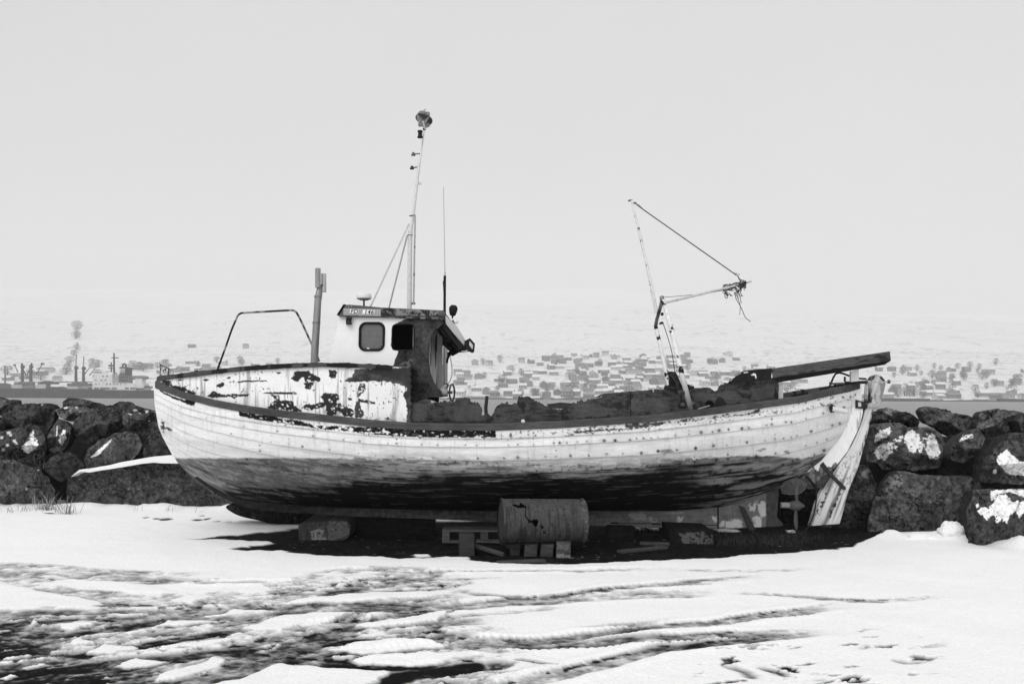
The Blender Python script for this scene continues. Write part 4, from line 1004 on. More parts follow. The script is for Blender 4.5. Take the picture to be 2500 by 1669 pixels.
# ------------------------------------------------------------------ rudder
RUD = S6([(1150, 490), (1150, 400), (1152, 320), (1168, 280), (1190, 248), (1225, 232), (1262, 244), (1288, 275), (1292, 310), (1270, 400), (1242, 480), (1205, 500), (1180, 575), (1150, 700), (1120, 800), (1085, 935), (1050, 1020), (1008, 1120), (975, 1250), (940, 1374), (830, 1382), (715, 1390), (730, 1340), (755, 1250), (780, 1180), (805, 1120), (850, 1050), (890, 985), (930, 925), (985, 850), (1030, 780), (1065, 710), (1095, 640), (1120, 570), (1135, 500)])
BLK = [S6([(1158, 345), (1180, 335), (1190, 360), (1175, 385), (1195, 410), (1180, 450), (1145, 455), (1155, 400)]), S6([(1165, 270), (1190, 240), (1215, 235), (1210, 260), (1180, 280)]), S6([(1235, 240), (1270, 255), (1290, 290), (1275, 285), (1250, 260)])]
def rud_tone(x, y):
    u = x * 0.93 + y * 0.36       # across the grain of the blade
    n = fbm(u / 5.5, (y - .3 * x) / 90, 0, 3, 4); n2 = fbm(x / 4, y / 5, 0, 7, 3); n3 = fbm(u / 14, (y - .3 * x) / 120, 0, 9, 3)
    up = 1 - ss(1120, 1180, y)
    T = 0.68 - 0.14 * (n - 0.4) - 0.10 * ss(0.45, 0.6, n3)
    dirt = ss(0.46, 0.62, 0.65 * n + 0.35 * n3) * (1 - 0.75 * up)
    T = lerp(T, 0.13, dirt * 0.9)
    T = lerp(T, 0.03, ss(0.60, 0.68, 0.5 * n3 + 0.5 * n2) * (1 - up))
    T = lerp(T, 0.3, 0.8 * ss(0.56, 0.62, n2) * ss(1085, 1130, y) * (1 - ss(1170, 1210, y)))
    for k, p in enumerate(BLK):
        T = lerp(T, 0.015, pmask(x, y, p, 2.5, 0.7, 4, 500 + k))
    T = lerp(T, 0.2, ss(0.55, 0.6, fbm(x / 4, y / 22, 0, 17, 3)) * (1 - ss(985, 995, y)) * 0.8)
    T = lerp(T, 0.02, pmask(x, y, S6([(1195, 480), (1210, 560), (1160, 690), (1100, 850), (1090, 850), (1140, 690), (1175, 560)]), 2, 0.6, 4, 520) * ss(0.52, 0.55, fbm(x / 3, y / 16, 0, 44, 3)) * 0.9)
    return T
b = MB(); b.panel(RUD, lambda x, y: D0 - 0.055 + 0.0 * x, 0.11, 1.25, rud_tone); rud = b.build('rudder', M['paint'], boat)
b = MB(); Q = S6([(790, 925), (815, 900), (860, 960), (905, 1010), (990, 1095), (985, 1115), (965, 1110), (900, 1040), (860, 1000)]); b.panel(Q, lambda x, y: D0 - 0.085, 0.17, 1.5, lambda x, y: 0.022 + 0.03 * fbm(x / 4, y / 4)); b.build('rudder_strap', M['rust'], rud)
b = MB(); Q = S6([(1065, 425), (1125, 440), (1140, 455), (1240, 455), (1245, 485), (1140, 480), (1130, 495), (1065, 490)]); QH = [S6([(1082, 438), (1112, 445), (1112, 478), (1082, 478)])]
b.panel(Q, lambda x, y: D0 - 0.10, 0.2, 1.2, lambda x, y: np.where(x > 2119, 0.4, 0.03) * (0.5 + fbm(x / 3, y / 3)), holes=QH); b.build('rudder_hinge', M['rust'], rud)
b = MB(); Q = S6([(1118, 495), (1138, 500), (1128, 570), (1100, 640), (1070, 710), (1030, 780), (985, 852), (930, 925), (895, 968), (880, 962), (930, 900), (985, 825), (1035, 735), (1062, 660), (1085, 620), (1105, 560)]); b.panel(Q, lambda x, y: D0 - 0.03, 0.06, 1.5, 0.010); b.build('rudder_gap_strip', M['black'], rud)
b = MB(); Q = S6([(680, 1010), (700, 1010), (770, 1090), (760, 1105), (700, 1040)]); b.panel(Q, lambda x, y: D0 - 0.08, 0.1, 1.5, 0.012); b.build('skeg_strap', M['rust'], boat)
b = MB(); Q = S6([(690, 1000), (790, 930), (880, 1005), (800, 1100), (760, 1100), (700, 1110), (660, 1070)]); b.panel(Q, lambda x, y: D0 - 0.06, 0.12, 1.5, lambda x, y: 0.03 + 0.05 * fbm(x / 8, y / 8)); b.build('skeg_plank', M['wood'], boat)

# ------------------------------------------------------------------ propeller
ps = lambda x, y, d=D0 - 0.02: P(*Z([(x, y)], 1500, 1180, 3.915)[0], d)
b = MB(); b.tube([ps(1590, 205), ps(1672, 208)], [0.036, 0.038], 14, 0.3); b.build('stern_tube', M['pipe'], boat)
b = MB(); b.lathe(ps(1668, 208), (1, 0, -0.03), [(0, 0.03), (0.01, 0.05), (0.07, 0.064), (0.13, 0.060), (0.165, 0.03), (0.195, 0.012), (0.2, 0)], 20, 0.11)
pr = b.build('propeller', M['rust'], boat)
for pts, w in (([(1748, 165), (1740, 130), (1742, 60), (1752, -20), (1758, -62)], [0.02, 0.026, 0.028, 0.018, 0.004]), ([(1735, 250), (1733, 300), (1735, 370), (1740, 420), (1742, 442)], [0.02, 0.030, 0.034, 0.026, 0.008])):
    b = MB(); V = []
    for (x, y), ww in zip(pts, w):
        c = ps(x, y)
        an = np.linspace(0, 2 * math.pi, 12, endpoint=False)
        V.append(c + np.stack([np.cos(an) * ww, np.cos(an) * ww * 0.9 + np.sin(an) * 0.008, 0 * an], -1))
    b.grid(np.array(V), 0.12, wrap=True); b.add(V[-1], 0.12, faces=[list(range(12))]); b.build('blade', M['rust'], pr)
b = MB()
for sd in (-1, 1):
    V = []
    for r, ww in ((0.03, 0.02), (0.12, 0.05), (0.2, 0.055), (0.26, 0.02)):
        c = ps(1740, 208) + np.array((0.01, sd * r, -0.02 * r)); an = np.linspace(0, 2 * math.pi, 12, endpoint=False)
        V.append(c + np.stack([np.cos(an) * ww * .7, 0 * an, np.cos(an) * ww + np.sin(an) * 0.008], -1))
    if sd > 0: b.grid(np.array(V), 0.10, wrap=True); b.build('blade', M['rust'], pr)
# wire mesh left around the screw
b = MB(); cN = P(*S6([(588, 1090)])[0], D0 - 0.15); rng2 = np.random.default_rng(3)
outl = np.array(S6([(690, 1070), (640, 1035), (580, 1030), (520, 1050), (490, 1090), (500, 1140), (560, 1150), (630, 1145), (675, 1110)]))
def net(x, y): return P(x, y, D0 - 0.14 - 0.05 * np.sin((x - 1905) / 18))
q = [net(x, y) for x, y in list(outl) + [outl[0]]]; b.tube(q, 0.004, 6, 0.16)
for k in range(-16, 26):
    for sgn in (1, -1):
        xs = np.linspace(1904, 1972, 30); base = 1168 + k * 3.6
        ys = base + sgn * (xs - 1938) * 0.42 + 1.0 * np.sin(xs * 1.4)
        ins = sdist(xs, ys, outl) < 0
        run = [net(x, y) for x, y, i in zip(xs, ys, ins) if i]
        if len(run) > 2: b.tube(run, 0.0021, 4, 0.20, caps=False)
b.build('wire_guard', M['rust'], boat)
b = MB(); q = smooth_line([list(P(x, y, 12.35)) for x, y in S6([(762, 1100), (762, 1180), (745, 1290), (710, 1380), (670, 1430), (600, 1480), (500, 1500), (400, 1490), (300, 1450), (262, 1420)])], 6); b.tube(q, 0.010, 8, 0.02)
o = b.build('cable', M['black'], None, origin=P(1920, 1315, 12.35)); tag(o, 'thin black cable looping down from the stern to the ground by the propeller', 'cable')
# ================================================================== THINGS UNDER THE BOAT
S_l = lambda p: Z(p, 550, 1180, 4.698)
S_m = lambda p: Z(p, 1020, 1180, 4.698)
S_r = lambda p: Z(p, 1500, 1180, 3.915)
def wblk(name, label, cat, group, poly, d, depth, tone, marks=(), m='wood', sc=(30, 6)):
    def tf(x, y):
        n = fbm(x / sc[0], y / sc[1], 0, int(d * 100) % 97, 4); n2 = fbm(x / 5, y / 5, 0, int(d * 77) % 91, 3)
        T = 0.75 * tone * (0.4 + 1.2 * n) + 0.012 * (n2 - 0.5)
        for k, (p, tv) in enumerate(marks):
            T = lerp(T, tv, pmask(x, y, p, 4, 1.2, 6, k) * ss(0.35, 0.5, n2 + 0.05))
        return T
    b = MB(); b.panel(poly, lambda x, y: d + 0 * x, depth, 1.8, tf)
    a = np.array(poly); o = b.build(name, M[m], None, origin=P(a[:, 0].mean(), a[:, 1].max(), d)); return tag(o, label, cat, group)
KG = 'timber blocks carrying the keel'
wblk('timber_block', 'big weathered timber block under the bow end of the keel, split grain on its face', 'timber block', KG, S_l([(838, 470), (880, 448), (1120, 438), (1300, 420), (1400, 430), (1438, 480), (1425, 600), (1380, 640), (1180, 690), (1100, 760), (850, 765)]), 12.05, 0.95, 0.05, [(S_l([(980, 540), (1060, 520), (1120, 500), (1170, 660), (1000, 655)]), 0.17), (S_l([(1180, 430), (1400, 440), (1430, 580), (1180, 680)]), 0.085)], sc=(5, 40))
wblk('timber_block', 'cracked rounded block with pale face under the stern end of the keel', 'timber block', KG, S_r([(525, 425), (700, 432), (930, 440), (950, 480), (950, 560), (930, 640), (860, 655), (700, 660), (540, 640)]), 11.9, 0.9, 0.012, [(S_r([(620, 470), (860, 460), (870, 480), (830, 600), (720, 610), (650, 560)]), 0.10), (S_r([(870, 490), (945, 490), (945, 600), (900, 640), (850, 620)]), 0.085), (S_r([(858, 520), (870, 500), (850, 570), (840, 600)]), 0.01)], sc=(8, 20))
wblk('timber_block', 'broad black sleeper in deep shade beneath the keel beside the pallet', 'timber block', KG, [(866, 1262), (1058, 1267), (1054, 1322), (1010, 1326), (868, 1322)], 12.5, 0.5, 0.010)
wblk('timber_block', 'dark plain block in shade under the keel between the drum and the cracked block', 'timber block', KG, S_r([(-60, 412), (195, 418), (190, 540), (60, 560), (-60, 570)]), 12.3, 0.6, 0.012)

# pallet
pal = thing('pallet', G(1150, 1326), 'broken wooden pallet lying on bare ground under the keel beside the drum', 'pallet')
pd = 11.75
def pbox(name, poly, d, th, tone):
    b = MB(); W = P(*np.array(S_m(poly)).T, d); b.prism(W, W + np.array((0, th, 0)), tone); return b.build(name, M['wood'], pal)
pbox('deck_board', [(282, 524), (330, 532), (890, 538), (1100, 538), (1100, 556), (890, 552), (340, 552), (282, 545)], pd, 0.12, 0.09)  # pallet tones lowered to paint in deeper shade under the keel
pbox('deck_board', [(300, 492), (1100, 500), (1100, 515), (290, 518)], pd + 0.35, 0.10, 0.05); pbox('deck_board', [(510, 470), (1100, 462), (1100, 500), (515, 500)], pd + 0.7, 0.10, 0.03)
pbox('spacer_block', [(279, 545), (363, 552), (363, 660), (279, 662)], pd + 0.01, 0.1, 0.08); pbox('spacer_block', [(720, 552), (806, 552), (806, 640), (720, 645)], pd + 0.01, 0.1, 0.06)
pbox('base_board', [(279, 660), (480, 656), (480, 680), (279, 680)], pd, 0.1, 0.07); pbox('base_board', [(668, 648), (1000, 650), (1000, 684), (668, 676)], pd, 0.1, 0.07)

# drum with rust holes
d0 = 11.05; cL = P(1222, 1270, d0 - 0.06); cR = P(1425, 1270, d0 + 0.10)
ax = cR - cL; Ln = np.linalg.norm(ax); ax /= Ln
zt_, zb_ = P(1320, 1214, d0)[2], P(1320, 1327, d0)[2]; Rd = (zt_ - zb_) / 2
cL[2] = cR[2] = (zt_ + zb_) / 2 
u = np.array((0, 0, 1.0)); w = np.cross(ax, u)
NA, NL = 240, 200
an = np.linspace(0, 2 * math.pi, NA, endpoint=False); sl = np.linspace(0, 1, NL)
bead = 0.010 * (np.exp(-((sl - 0.015) / 0.012) ** 2) + np.exp(-((sl - 0.985) / 0.012) ** 2)) + 0.0035 * (np.exp(-((sl - 0.33) / 0.012) ** 2) + np.exp(-((sl - 0.66) / 0.012) ** 2))
rad = Rd - 0.010 + bead
AN, SL = np.meshgrid(an, sl)
dent = 0.006 * (fbm(AN * 1.5, SL * 5, 0, 5, 3) - 0.5)
V = cL + ax * (SL * Ln)[..., None] + ((rad[:, None] + dent)[..., None]) * (np.cos(AN)[..., None] * u + np.sin(AN)[..., None] * w)
PX, PY = proj(V); frontm = (V[..., 1] < (cL[1] + cR[1]) / 2 + 0.1)
HOLES = [S_m(p) for p in ([(1070, 240), (1120, 235), (1160, 250), (1175, 215), (1200, 235), (1245, 255), (1250, 280), (1215, 272), (1150, 280), (1110, 262)], [(1232, 275), (1240, 275), (1238, 350), (1250, 385), (1285, 410), (1300, 428), (1330, 410), (1375, 405), (1382, 440), (1365, 490), (1335, 485), (1310, 445), (1262, 452), (1268, 425), (1230, 380), (1228, 360)], [(1222, 488), (1236, 490), (1234, 516), (1222, 512)], [(1410, 480), (1438, 474), (1442, 510), (1412, 515)], [(1430, 545), (1450, 545), (1475, 572), (1440, 565)], [(1360, 530), (1372, 528), (1370, 545)])]
hm = np.zeros(PX.shape)
for k, p in enumerate(HOLES): hm = np.maximum(hm, pmask(PX, PY, p, 1.2, 0.4, 4, 600 + k) * frontm)
n = fbm(SL * 14, AN * 3, 0, 3, 4); n2 = fbm(SL * 60, AN * 18, 0, 9, 3); nv = fbm(SL * 30, AN * 1.0, 0, 15, 3)
T = 0.062 + 0.05 * (n - 0.5) + 0.02 * (n2 - 0.5); T *= 1 - 0.4 * ss(0.55, 0.7, nv); T = lerp(T, 0.03, ss(0.60, 0.66, n2) * ss(0.5, 0.6, n)); T = lerp(T, 0.22, ss(0.66, 0.7, n2) * ss(0.9, 0.97, SL))
hc = (hm[:-1] + hm[1:]) / 2; hc = (hc + np.roll(hc, -1, 1)) / 2
drum = MB(); drum.grid(V, T, keep=hc < 0.5, wrap=True)
drum.grid(cL + ax * (SL * Ln)[..., None] + ((rad[:, None] - 0.014)[..., None]) * (np.cos(AN)[..., None] * u + np.sin(AN)[..., None] * w), 0.01, keep=hc < 0.5, wrap=True, flip=True)
org = (cL + cR) / 2; org[2] = zb_
do = drum.build('oil_drum', M['rust'], None, origin=org); tag(do, 'rust holed steel oil drum lying on its side under the boat', 'oil drum')
for c, sgn in ((cL, 1), (cR, -1)):
    b = MB(); b.lathe(c + ax * 0.012 * sgn, ax, [(0, 0.001), (0, Rd * 0.6), (0, Rd - 0.012)], 48, 0.045); b.build('drum_end', M['rust'], do)

BG = 'wooden blocks under the drum'
wblk('support_block', 'dark wooden block below the drum at its bow end', 'wooden block', BG, S_m([(1010, 692), (1178, 688), (1175, 745), (1160, 850), (1060, 855), (1055, 745), (1010, 740)]), 10.95, 0.25, 0.035)
wblk('support_block', 'grey wooden block below the drum just under the largest rust hole, speckled white', 'wooden block', BG, S_m([(1232, 700), (1372, 700), (1362, 838), (1218, 838)]), 10.85, 0.3, 0.06)
wblk('support_block', 'leaning grey block below the drum between the speckled block and the pale block', 'wooden block', BG, S_m([(1418, 700), (1560, 700), (1548, 842), (1400, 840)]), 10.88, 0.3, 0.065)
wblk('support_block', 'tallest and palest block below the stern end of the drum', 'wooden block', BG, S_m([(1592, 680), (1756, 680), (1754, 895), (1590, 880)]), 10.8, 0.3, 0.085, [(S_m([(1590, 800), (1750, 815), (1750, 890), (1600, 870)]), 0.20), (S_m([(1600, 690), (1750, 690), (1745, 750), (1600, 760)]), 0.12)])
b = MB(); c = G(1138, 1358) ; b.box(c + np.array((0, 0.10, 0.12)), (0.165, 0.2, 0.24), tone=0.035, bev=0.008, rz=0.1); o = b.build('square_block', M['wood'], None, origin=c); tag(o, 'squat square timber offcut standing on end in front of the pallet', 'wooden block')
b = MB(); p0, p1 = G(1150, 1330, 0.10), G(1230, 1355, 0.02); b.tube([p0, p1], 0.035, 4, 0.05); o = b.build('loose_plank', M['wood'], None, origin=p1); tag(o, 'loose plank leaning from the square offcut down to the ground', 'plank')
for k, (x0, y0, x1, y1, lb) in enumerate(((1512, 1346, 1625, 1335, 'half buried grey board on the bare earth before the cracked block'), (1215, 1373, 1330, 1368, 'thin splintered board on the earth in front of the drum supports'), (1562, 1325, 1634, 1327, 'flat grey board at the foot of the cracked block, toward the drum'))):
    b = MB(); p0, p1 = G(x0, y0, 0.02), G(x1, y1, 0.02); m_ = (p0 + p1) / 2; b.box(m_, (np.linalg.norm(p1 - p0), 0.10, 0.03), rz=math.atan2(p1[1] - p0[1], p1[0] - p0[0]), tone=0.06, bev=0.004); o = b.build('loose_board', M['wood'], None, origin=m_); tag(o, lb, 'board')

# ================================================================== ROCK WALL
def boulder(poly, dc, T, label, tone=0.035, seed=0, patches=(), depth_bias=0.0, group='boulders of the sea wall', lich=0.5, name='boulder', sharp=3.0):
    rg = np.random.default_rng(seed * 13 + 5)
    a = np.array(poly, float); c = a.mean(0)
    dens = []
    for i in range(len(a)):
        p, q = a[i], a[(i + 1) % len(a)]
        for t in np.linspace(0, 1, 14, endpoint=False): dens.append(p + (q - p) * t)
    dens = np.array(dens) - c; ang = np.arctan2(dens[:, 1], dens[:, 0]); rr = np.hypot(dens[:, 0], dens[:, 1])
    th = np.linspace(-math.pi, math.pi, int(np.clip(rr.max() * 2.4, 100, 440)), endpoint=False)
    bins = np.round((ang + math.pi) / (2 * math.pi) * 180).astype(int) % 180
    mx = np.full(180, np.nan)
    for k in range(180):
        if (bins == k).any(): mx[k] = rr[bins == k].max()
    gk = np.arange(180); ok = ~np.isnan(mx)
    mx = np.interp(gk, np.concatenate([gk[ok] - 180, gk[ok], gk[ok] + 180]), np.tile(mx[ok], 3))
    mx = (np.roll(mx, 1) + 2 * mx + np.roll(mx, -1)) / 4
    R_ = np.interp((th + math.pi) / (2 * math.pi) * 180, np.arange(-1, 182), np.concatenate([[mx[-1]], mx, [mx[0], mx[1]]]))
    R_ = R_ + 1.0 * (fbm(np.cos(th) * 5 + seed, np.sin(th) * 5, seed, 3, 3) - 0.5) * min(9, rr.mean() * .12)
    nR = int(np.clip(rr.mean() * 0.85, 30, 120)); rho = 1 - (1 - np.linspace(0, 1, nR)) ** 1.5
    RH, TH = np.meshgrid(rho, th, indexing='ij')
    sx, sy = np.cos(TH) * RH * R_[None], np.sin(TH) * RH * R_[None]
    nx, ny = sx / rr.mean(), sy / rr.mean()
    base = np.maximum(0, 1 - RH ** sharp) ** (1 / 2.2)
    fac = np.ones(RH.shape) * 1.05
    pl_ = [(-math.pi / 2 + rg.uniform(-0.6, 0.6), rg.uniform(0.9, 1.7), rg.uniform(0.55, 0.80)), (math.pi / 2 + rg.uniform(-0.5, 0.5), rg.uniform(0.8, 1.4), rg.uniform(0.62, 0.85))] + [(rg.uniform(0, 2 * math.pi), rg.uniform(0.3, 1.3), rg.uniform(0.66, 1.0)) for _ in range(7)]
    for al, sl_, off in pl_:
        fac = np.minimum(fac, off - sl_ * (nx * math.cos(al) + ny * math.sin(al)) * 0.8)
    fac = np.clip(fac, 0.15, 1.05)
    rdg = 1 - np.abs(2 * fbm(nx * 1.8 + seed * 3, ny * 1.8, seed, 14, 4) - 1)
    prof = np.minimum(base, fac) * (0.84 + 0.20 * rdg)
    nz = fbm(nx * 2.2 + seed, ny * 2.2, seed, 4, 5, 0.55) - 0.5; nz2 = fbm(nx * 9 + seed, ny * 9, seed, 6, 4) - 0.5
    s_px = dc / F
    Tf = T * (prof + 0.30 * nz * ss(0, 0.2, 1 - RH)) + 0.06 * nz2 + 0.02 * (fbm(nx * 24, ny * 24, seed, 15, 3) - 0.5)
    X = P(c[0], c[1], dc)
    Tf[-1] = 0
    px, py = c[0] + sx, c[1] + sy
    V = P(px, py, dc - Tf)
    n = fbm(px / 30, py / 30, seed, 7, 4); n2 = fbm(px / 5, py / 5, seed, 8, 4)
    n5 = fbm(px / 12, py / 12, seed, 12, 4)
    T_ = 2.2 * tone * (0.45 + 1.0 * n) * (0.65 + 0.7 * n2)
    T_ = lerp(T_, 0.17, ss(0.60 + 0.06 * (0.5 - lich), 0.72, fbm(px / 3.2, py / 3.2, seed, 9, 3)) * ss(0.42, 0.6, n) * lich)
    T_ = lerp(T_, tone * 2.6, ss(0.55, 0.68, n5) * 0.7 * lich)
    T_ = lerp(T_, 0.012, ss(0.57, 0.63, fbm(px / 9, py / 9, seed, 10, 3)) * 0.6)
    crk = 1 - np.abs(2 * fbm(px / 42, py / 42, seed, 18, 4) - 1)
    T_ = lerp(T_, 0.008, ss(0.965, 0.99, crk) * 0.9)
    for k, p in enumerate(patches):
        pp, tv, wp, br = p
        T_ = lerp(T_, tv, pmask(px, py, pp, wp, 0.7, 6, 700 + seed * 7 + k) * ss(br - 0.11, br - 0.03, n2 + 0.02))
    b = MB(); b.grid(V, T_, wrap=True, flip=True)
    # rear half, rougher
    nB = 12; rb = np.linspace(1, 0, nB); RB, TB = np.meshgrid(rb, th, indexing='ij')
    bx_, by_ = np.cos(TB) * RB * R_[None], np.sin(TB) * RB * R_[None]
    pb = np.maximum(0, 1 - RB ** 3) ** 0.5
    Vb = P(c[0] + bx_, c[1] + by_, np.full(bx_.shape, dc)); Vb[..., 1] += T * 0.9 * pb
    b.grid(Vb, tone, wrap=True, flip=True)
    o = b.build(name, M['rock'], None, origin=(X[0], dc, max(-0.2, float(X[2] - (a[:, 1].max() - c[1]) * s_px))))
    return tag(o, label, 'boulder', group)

SL_ = lambda p: Z(p, 0, 950, 3.734)
SR_ = lambda p: Z(p, 2050, 950, 3.647)
SN = 0.86
gL = 'boulders of the sea wall at the bow end'; gR = 'boulders of the sea wall at the stern end'
boulder(SL_([(-120, 40), (0, 75), (60, 95), (165, 95), (172, 130), (110, 150), (40, 190), (20, 240), (-120, 260)]), 17.6, 0.35, 'small grey rubble rock at the top end of the wall nearest the cargo ship bow', 0.05, 1, group=gL)
boulder(SL_([(575, 115), (620, 75), (700, 80), (800, 105), (930, 140), (1010, 200), (850, 230), (700, 220), (575, 180)]), 17.3, 0.4, 'highest boulder on the bow end wall, standing against the water below the ship bridge', 0.04, 2, group=gL)
boulder(SL_([(1015, 150), (1090, 108), (1180, 115), (1230, 160), (1180, 230), (1060, 230)]), 17.2, 0.35, 'small wedged top boulder between two larger ones below the ship stern', 0.035, 3, group=gL)
boulder(SL_([(40, 185), (100, 140), (250, 133), (470, 128), (517, 160), (495, 290), (430, 385), (380, 400), (300, 350), (150, 340), (40, 310), (15, 250)]), 16.7, 0.55, 'wide flat topped boulder on the top course, dark with vertical streaks', 0.030, 4, [(SL_([(375, 135), (392, 135), (390, 148), (375, 146)]), SN, 1, .3)], group=gL)
boulder(SL_([(-110, 240), (20, 255), (60, 320), (25, 380), (-110, 400)]), 16.6, 0.4, 'black boulder half cut off by the frame edge under the rubble rock', 0.018, 5, group=gL)
boulder(SL_([(500, 185), (600, 155), (750, 148), (812, 180), (795, 250), (700, 295), (620, 290), (535, 245)]), 16.6, 0.4, 'pale small boulder with white spots resting under the highest boulder', 0.075, 6, [(SL_(p), 0.75, 1.2, .3) for p in ([(575, 165), (615, 155), (620, 172), (585, 182)], [(500, 225), (520, 235), (518, 248), (502, 245)], [(680, 165), (705, 160), (700, 172)], [(540, 165), (550, 160), (552, 172)])], group=gL)
boulder(SL_([(645, 370), (680, 270), (800, 190), (900, 150), (1010, 143), (1090, 180), (1122, 250), (1112, 330), (1000, 412), (900, 455), (800, 500), (715, 480)]), 16.1, 0.62, 'large rugged domed boulder with a pitted top beside the pale spotted one', 0.034, 7, group=gL)
boulder(SL_([(1108, 260), (1130, 180), (1200, 138), (1300, 168), (1430, 205), (1500, 340), (1420, 390), (1300, 425), (1200, 375), (1125, 325)]), 16.0, 0.5, 'boulder close against the boat stem with several white lichen spots', 0.040, 8, [(SL_(p), 0.62, 1.5, .32) for p in ([(1210, 185), (1240, 178), (1255, 192), (1225, 203)], [(1320, 195), (1350, 190), (1355, 215), (1330, 215)], [(1165, 215), (1200, 225), (1205, 233), (1175, 230)], [(1265, 215), (1285, 215), (1280, 226)], [(1390, 205), (1420, 205), (1425, 212)], [(1345, 285), (1370, 285), (1365, 296)])], group=gL)
boulder(SL_([(-110, 400), (0, 388), (100, 360), (290, 318), (350, 340), (412, 420), (432, 530), (402, 612), (300, 675), (150, 660), (0, 632), (-110, 610)]), 15.9, 0.6, 'round boulder by the frame edge with one big ragged snow patch and white dots', 0.034, 9, [(SL_([(305, 365), (325, 440), (345, 450), (352, 500), (320, 545), (260, 580), (215, 570), (200, 510), (260, 490), (275, 430), (295, 380)]), SN, 6, .40)] + [(SL_([(x - 12, y - 12), (x + 12, y - 14), (x + 14, y + 10), (x - 10, y + 14)]), 0.6, 1.2, .3) for x, y in ((65, 510), (145, 490), (90, 395), (130, 470), (95, 415), (15, 440), (75, 400), (30, 550))], group=gL)
boulder(SL_([(425, 450), (460, 370), (530, 268), (600, 300), (652, 350), (642, 440), (600, 535), (530, 590), (448, 560)]), 15.9, 0.45, 'upright diamond shaped boulder with a frosted snow streak down its face', 0.036, 10, [(SL_([(570, 365), (595, 370), (605, 440), (590, 490), (560, 515), (540, 480), (545, 430), (560, 410)]), SN, 4, .42), (SL_([(515, 325), (528, 330), (520, 420), (510, 430)]), SN, 2, .4), (SL_([(632, 385), (642, 395), (636, 415)]), 0.7, 1, .3)], group=gL)
boulder(SL_([(765, 650), (800, 550), (900, 468), (1020, 410), (1160, 383), (1250, 410), (1302, 500), (1272, 580), (1200, 655), (1000, 720), (850, 725), (785, 700)]), 15.7, 0.55, 'slanted boulder with a clean snow wedge and dark drip stains on its pale face', 0.042, 11, [(SL_([(818, 622), (1022, 448), (1000, 490), (925, 570), (890, 605)]), SN, 1.5, .25)] + [(SL_([(945 + 40 * k, 590), (970 + 40 * k, 520), (985 + 40 * k, 520), (980 + 40 * k, 670), (950 + 40 * k, 680)]), 0.12, 2, .35) for k in range(5)] + [(SL_([(1140, 490), (1240, 480), (1270, 560), (1180, 620), (1120, 600)]), 0.085, 4, .35)], group=gL)
boulder(SL_([(1298, 600), (1305, 500), (1370, 400), (1480, 355), (1600, 400), (1700, 500), (1700, 640), (1500, 660), (1340, 650)]), 15.7, 0.5, 'dark boulder tucked between the boat stem and the snow capped slab', 0.028, 12, [(SL_([(1410, 372), (1490, 340), (1480, 355), (1430, 375)]), SN, 1, .2)], group=gL)
boulder(SL_([(378, 712), (450, 630), (560, 578), (640, 573), (700, 610), (755, 690), (700, 775), (620, 810), (560, 842), (468, 795)]), 15.6, 0.45, 'smooth dark pyramid shaped boulder above the gap beside the slab', 0.028, 13, group=gL, lich=0.3)
boulder(SL_([(-110, 640), (100, 638), (220, 690), (350, 720), (445, 800), (495, 920), (490, 1110), (300, 1190), (100, 1190), (-110, 1180)]), 15.55, 0.62, 'massive lichen speckled boulder at the foot of the wall by the frame edge', 0.034, 14, [(SL_([(230, 900), (252, 895), (250, 920), (235, 922)]), 0.6, 1, .3), (SL_([(335, 732), (358, 735), (350, 742)]), 0.6, 1, .3)], group=gL, lich=1.0)
SLAB = SL_([(598, 880), (622, 808), (725, 735), (900, 710), (1100, 668), (1350, 625), (1600, 603), (1800, 640), (2100, 760), (2400, 900), (2700, 1100), (2750, 1290), (2200, 1270), (1700, 1200), (1000, 1190), (640, 1190), (598, 1050)])
slab = boulder(SLAB, 15.75, 0.66, 'long low slab of rock with a band of snow along its top behind the bow', 0.030, 15, [], group=gL, lich=0.9, sharp=7.0)
b = MB(); SC = SL_([(628, 812), (660, 782), (725, 732), (820, 722), (900, 706), (1000, 690), (1100, 664), (1240, 640), (1350, 620), (1500, 606), (1600, 600), (1720, 615), (1700, 676), (1600, 676), (1480, 674), (1400, 668), (1280, 680), (1200, 695), (1100, 712), (1000, 728), (900, 742), (820, 758), (735, 751), (668, 785)])
b.panel(SC, lambda x, y: lerp(15.40, 15.28, ss(175, 300, x)), 0.34, 2.0, 0.86); b.build('snow_cap', M['snow'], slab)

boulder(SR_([(340, 175), (420, 162), (520, 188), (620, 240), (560, 300), (400, 290)]), 15.6, 0.3, 'low grey boulder lying on the water side behind the rudder', 0.085, 31, group=gR)
boulder(SR_([(280, 275), (310, 200), (360, 188), (430, 228), (468, 275), (440, 330), (300, 340)]), 14.6, 0.4, 'dark angular boulder just past the sternpost on the top course', 0.022, 32, group=gR)
boulder(SR_([(483, 265), (530, 200), (590, 198), (650, 225), (713, 270), (702, 340), (600, 340), (488, 310)]), 14.6, 0.4, 'small peaked boulder against the water next to the dark angular one', 0.026, 33, group=gR)
boulder(SR_([(1240, 250), (1262, 200), (1400, 170), (1500, 183), (1640, 205), (1640, 340), (1530, 395), (1400, 475), (1300, 475), (1215, 335)]), 13.6, 0.5, 'rough cracked boulder on the top course with a pale lichen disc', 0.050, 35, [(SR_([(1300, 420), (1350, 360), (1400, 370), (1410, 430), (1350, 475), (1310, 460)]), 0.09, 5, .40)], group=gR)
boulder(SR_([(1580, 280), (1650, 210), (1800, 230), (1800, 470), (1640, 415)]), 13.2, 0.45, 'boulder cut by the frame edge beside the cracked one', 0.042, 36, group=gR)
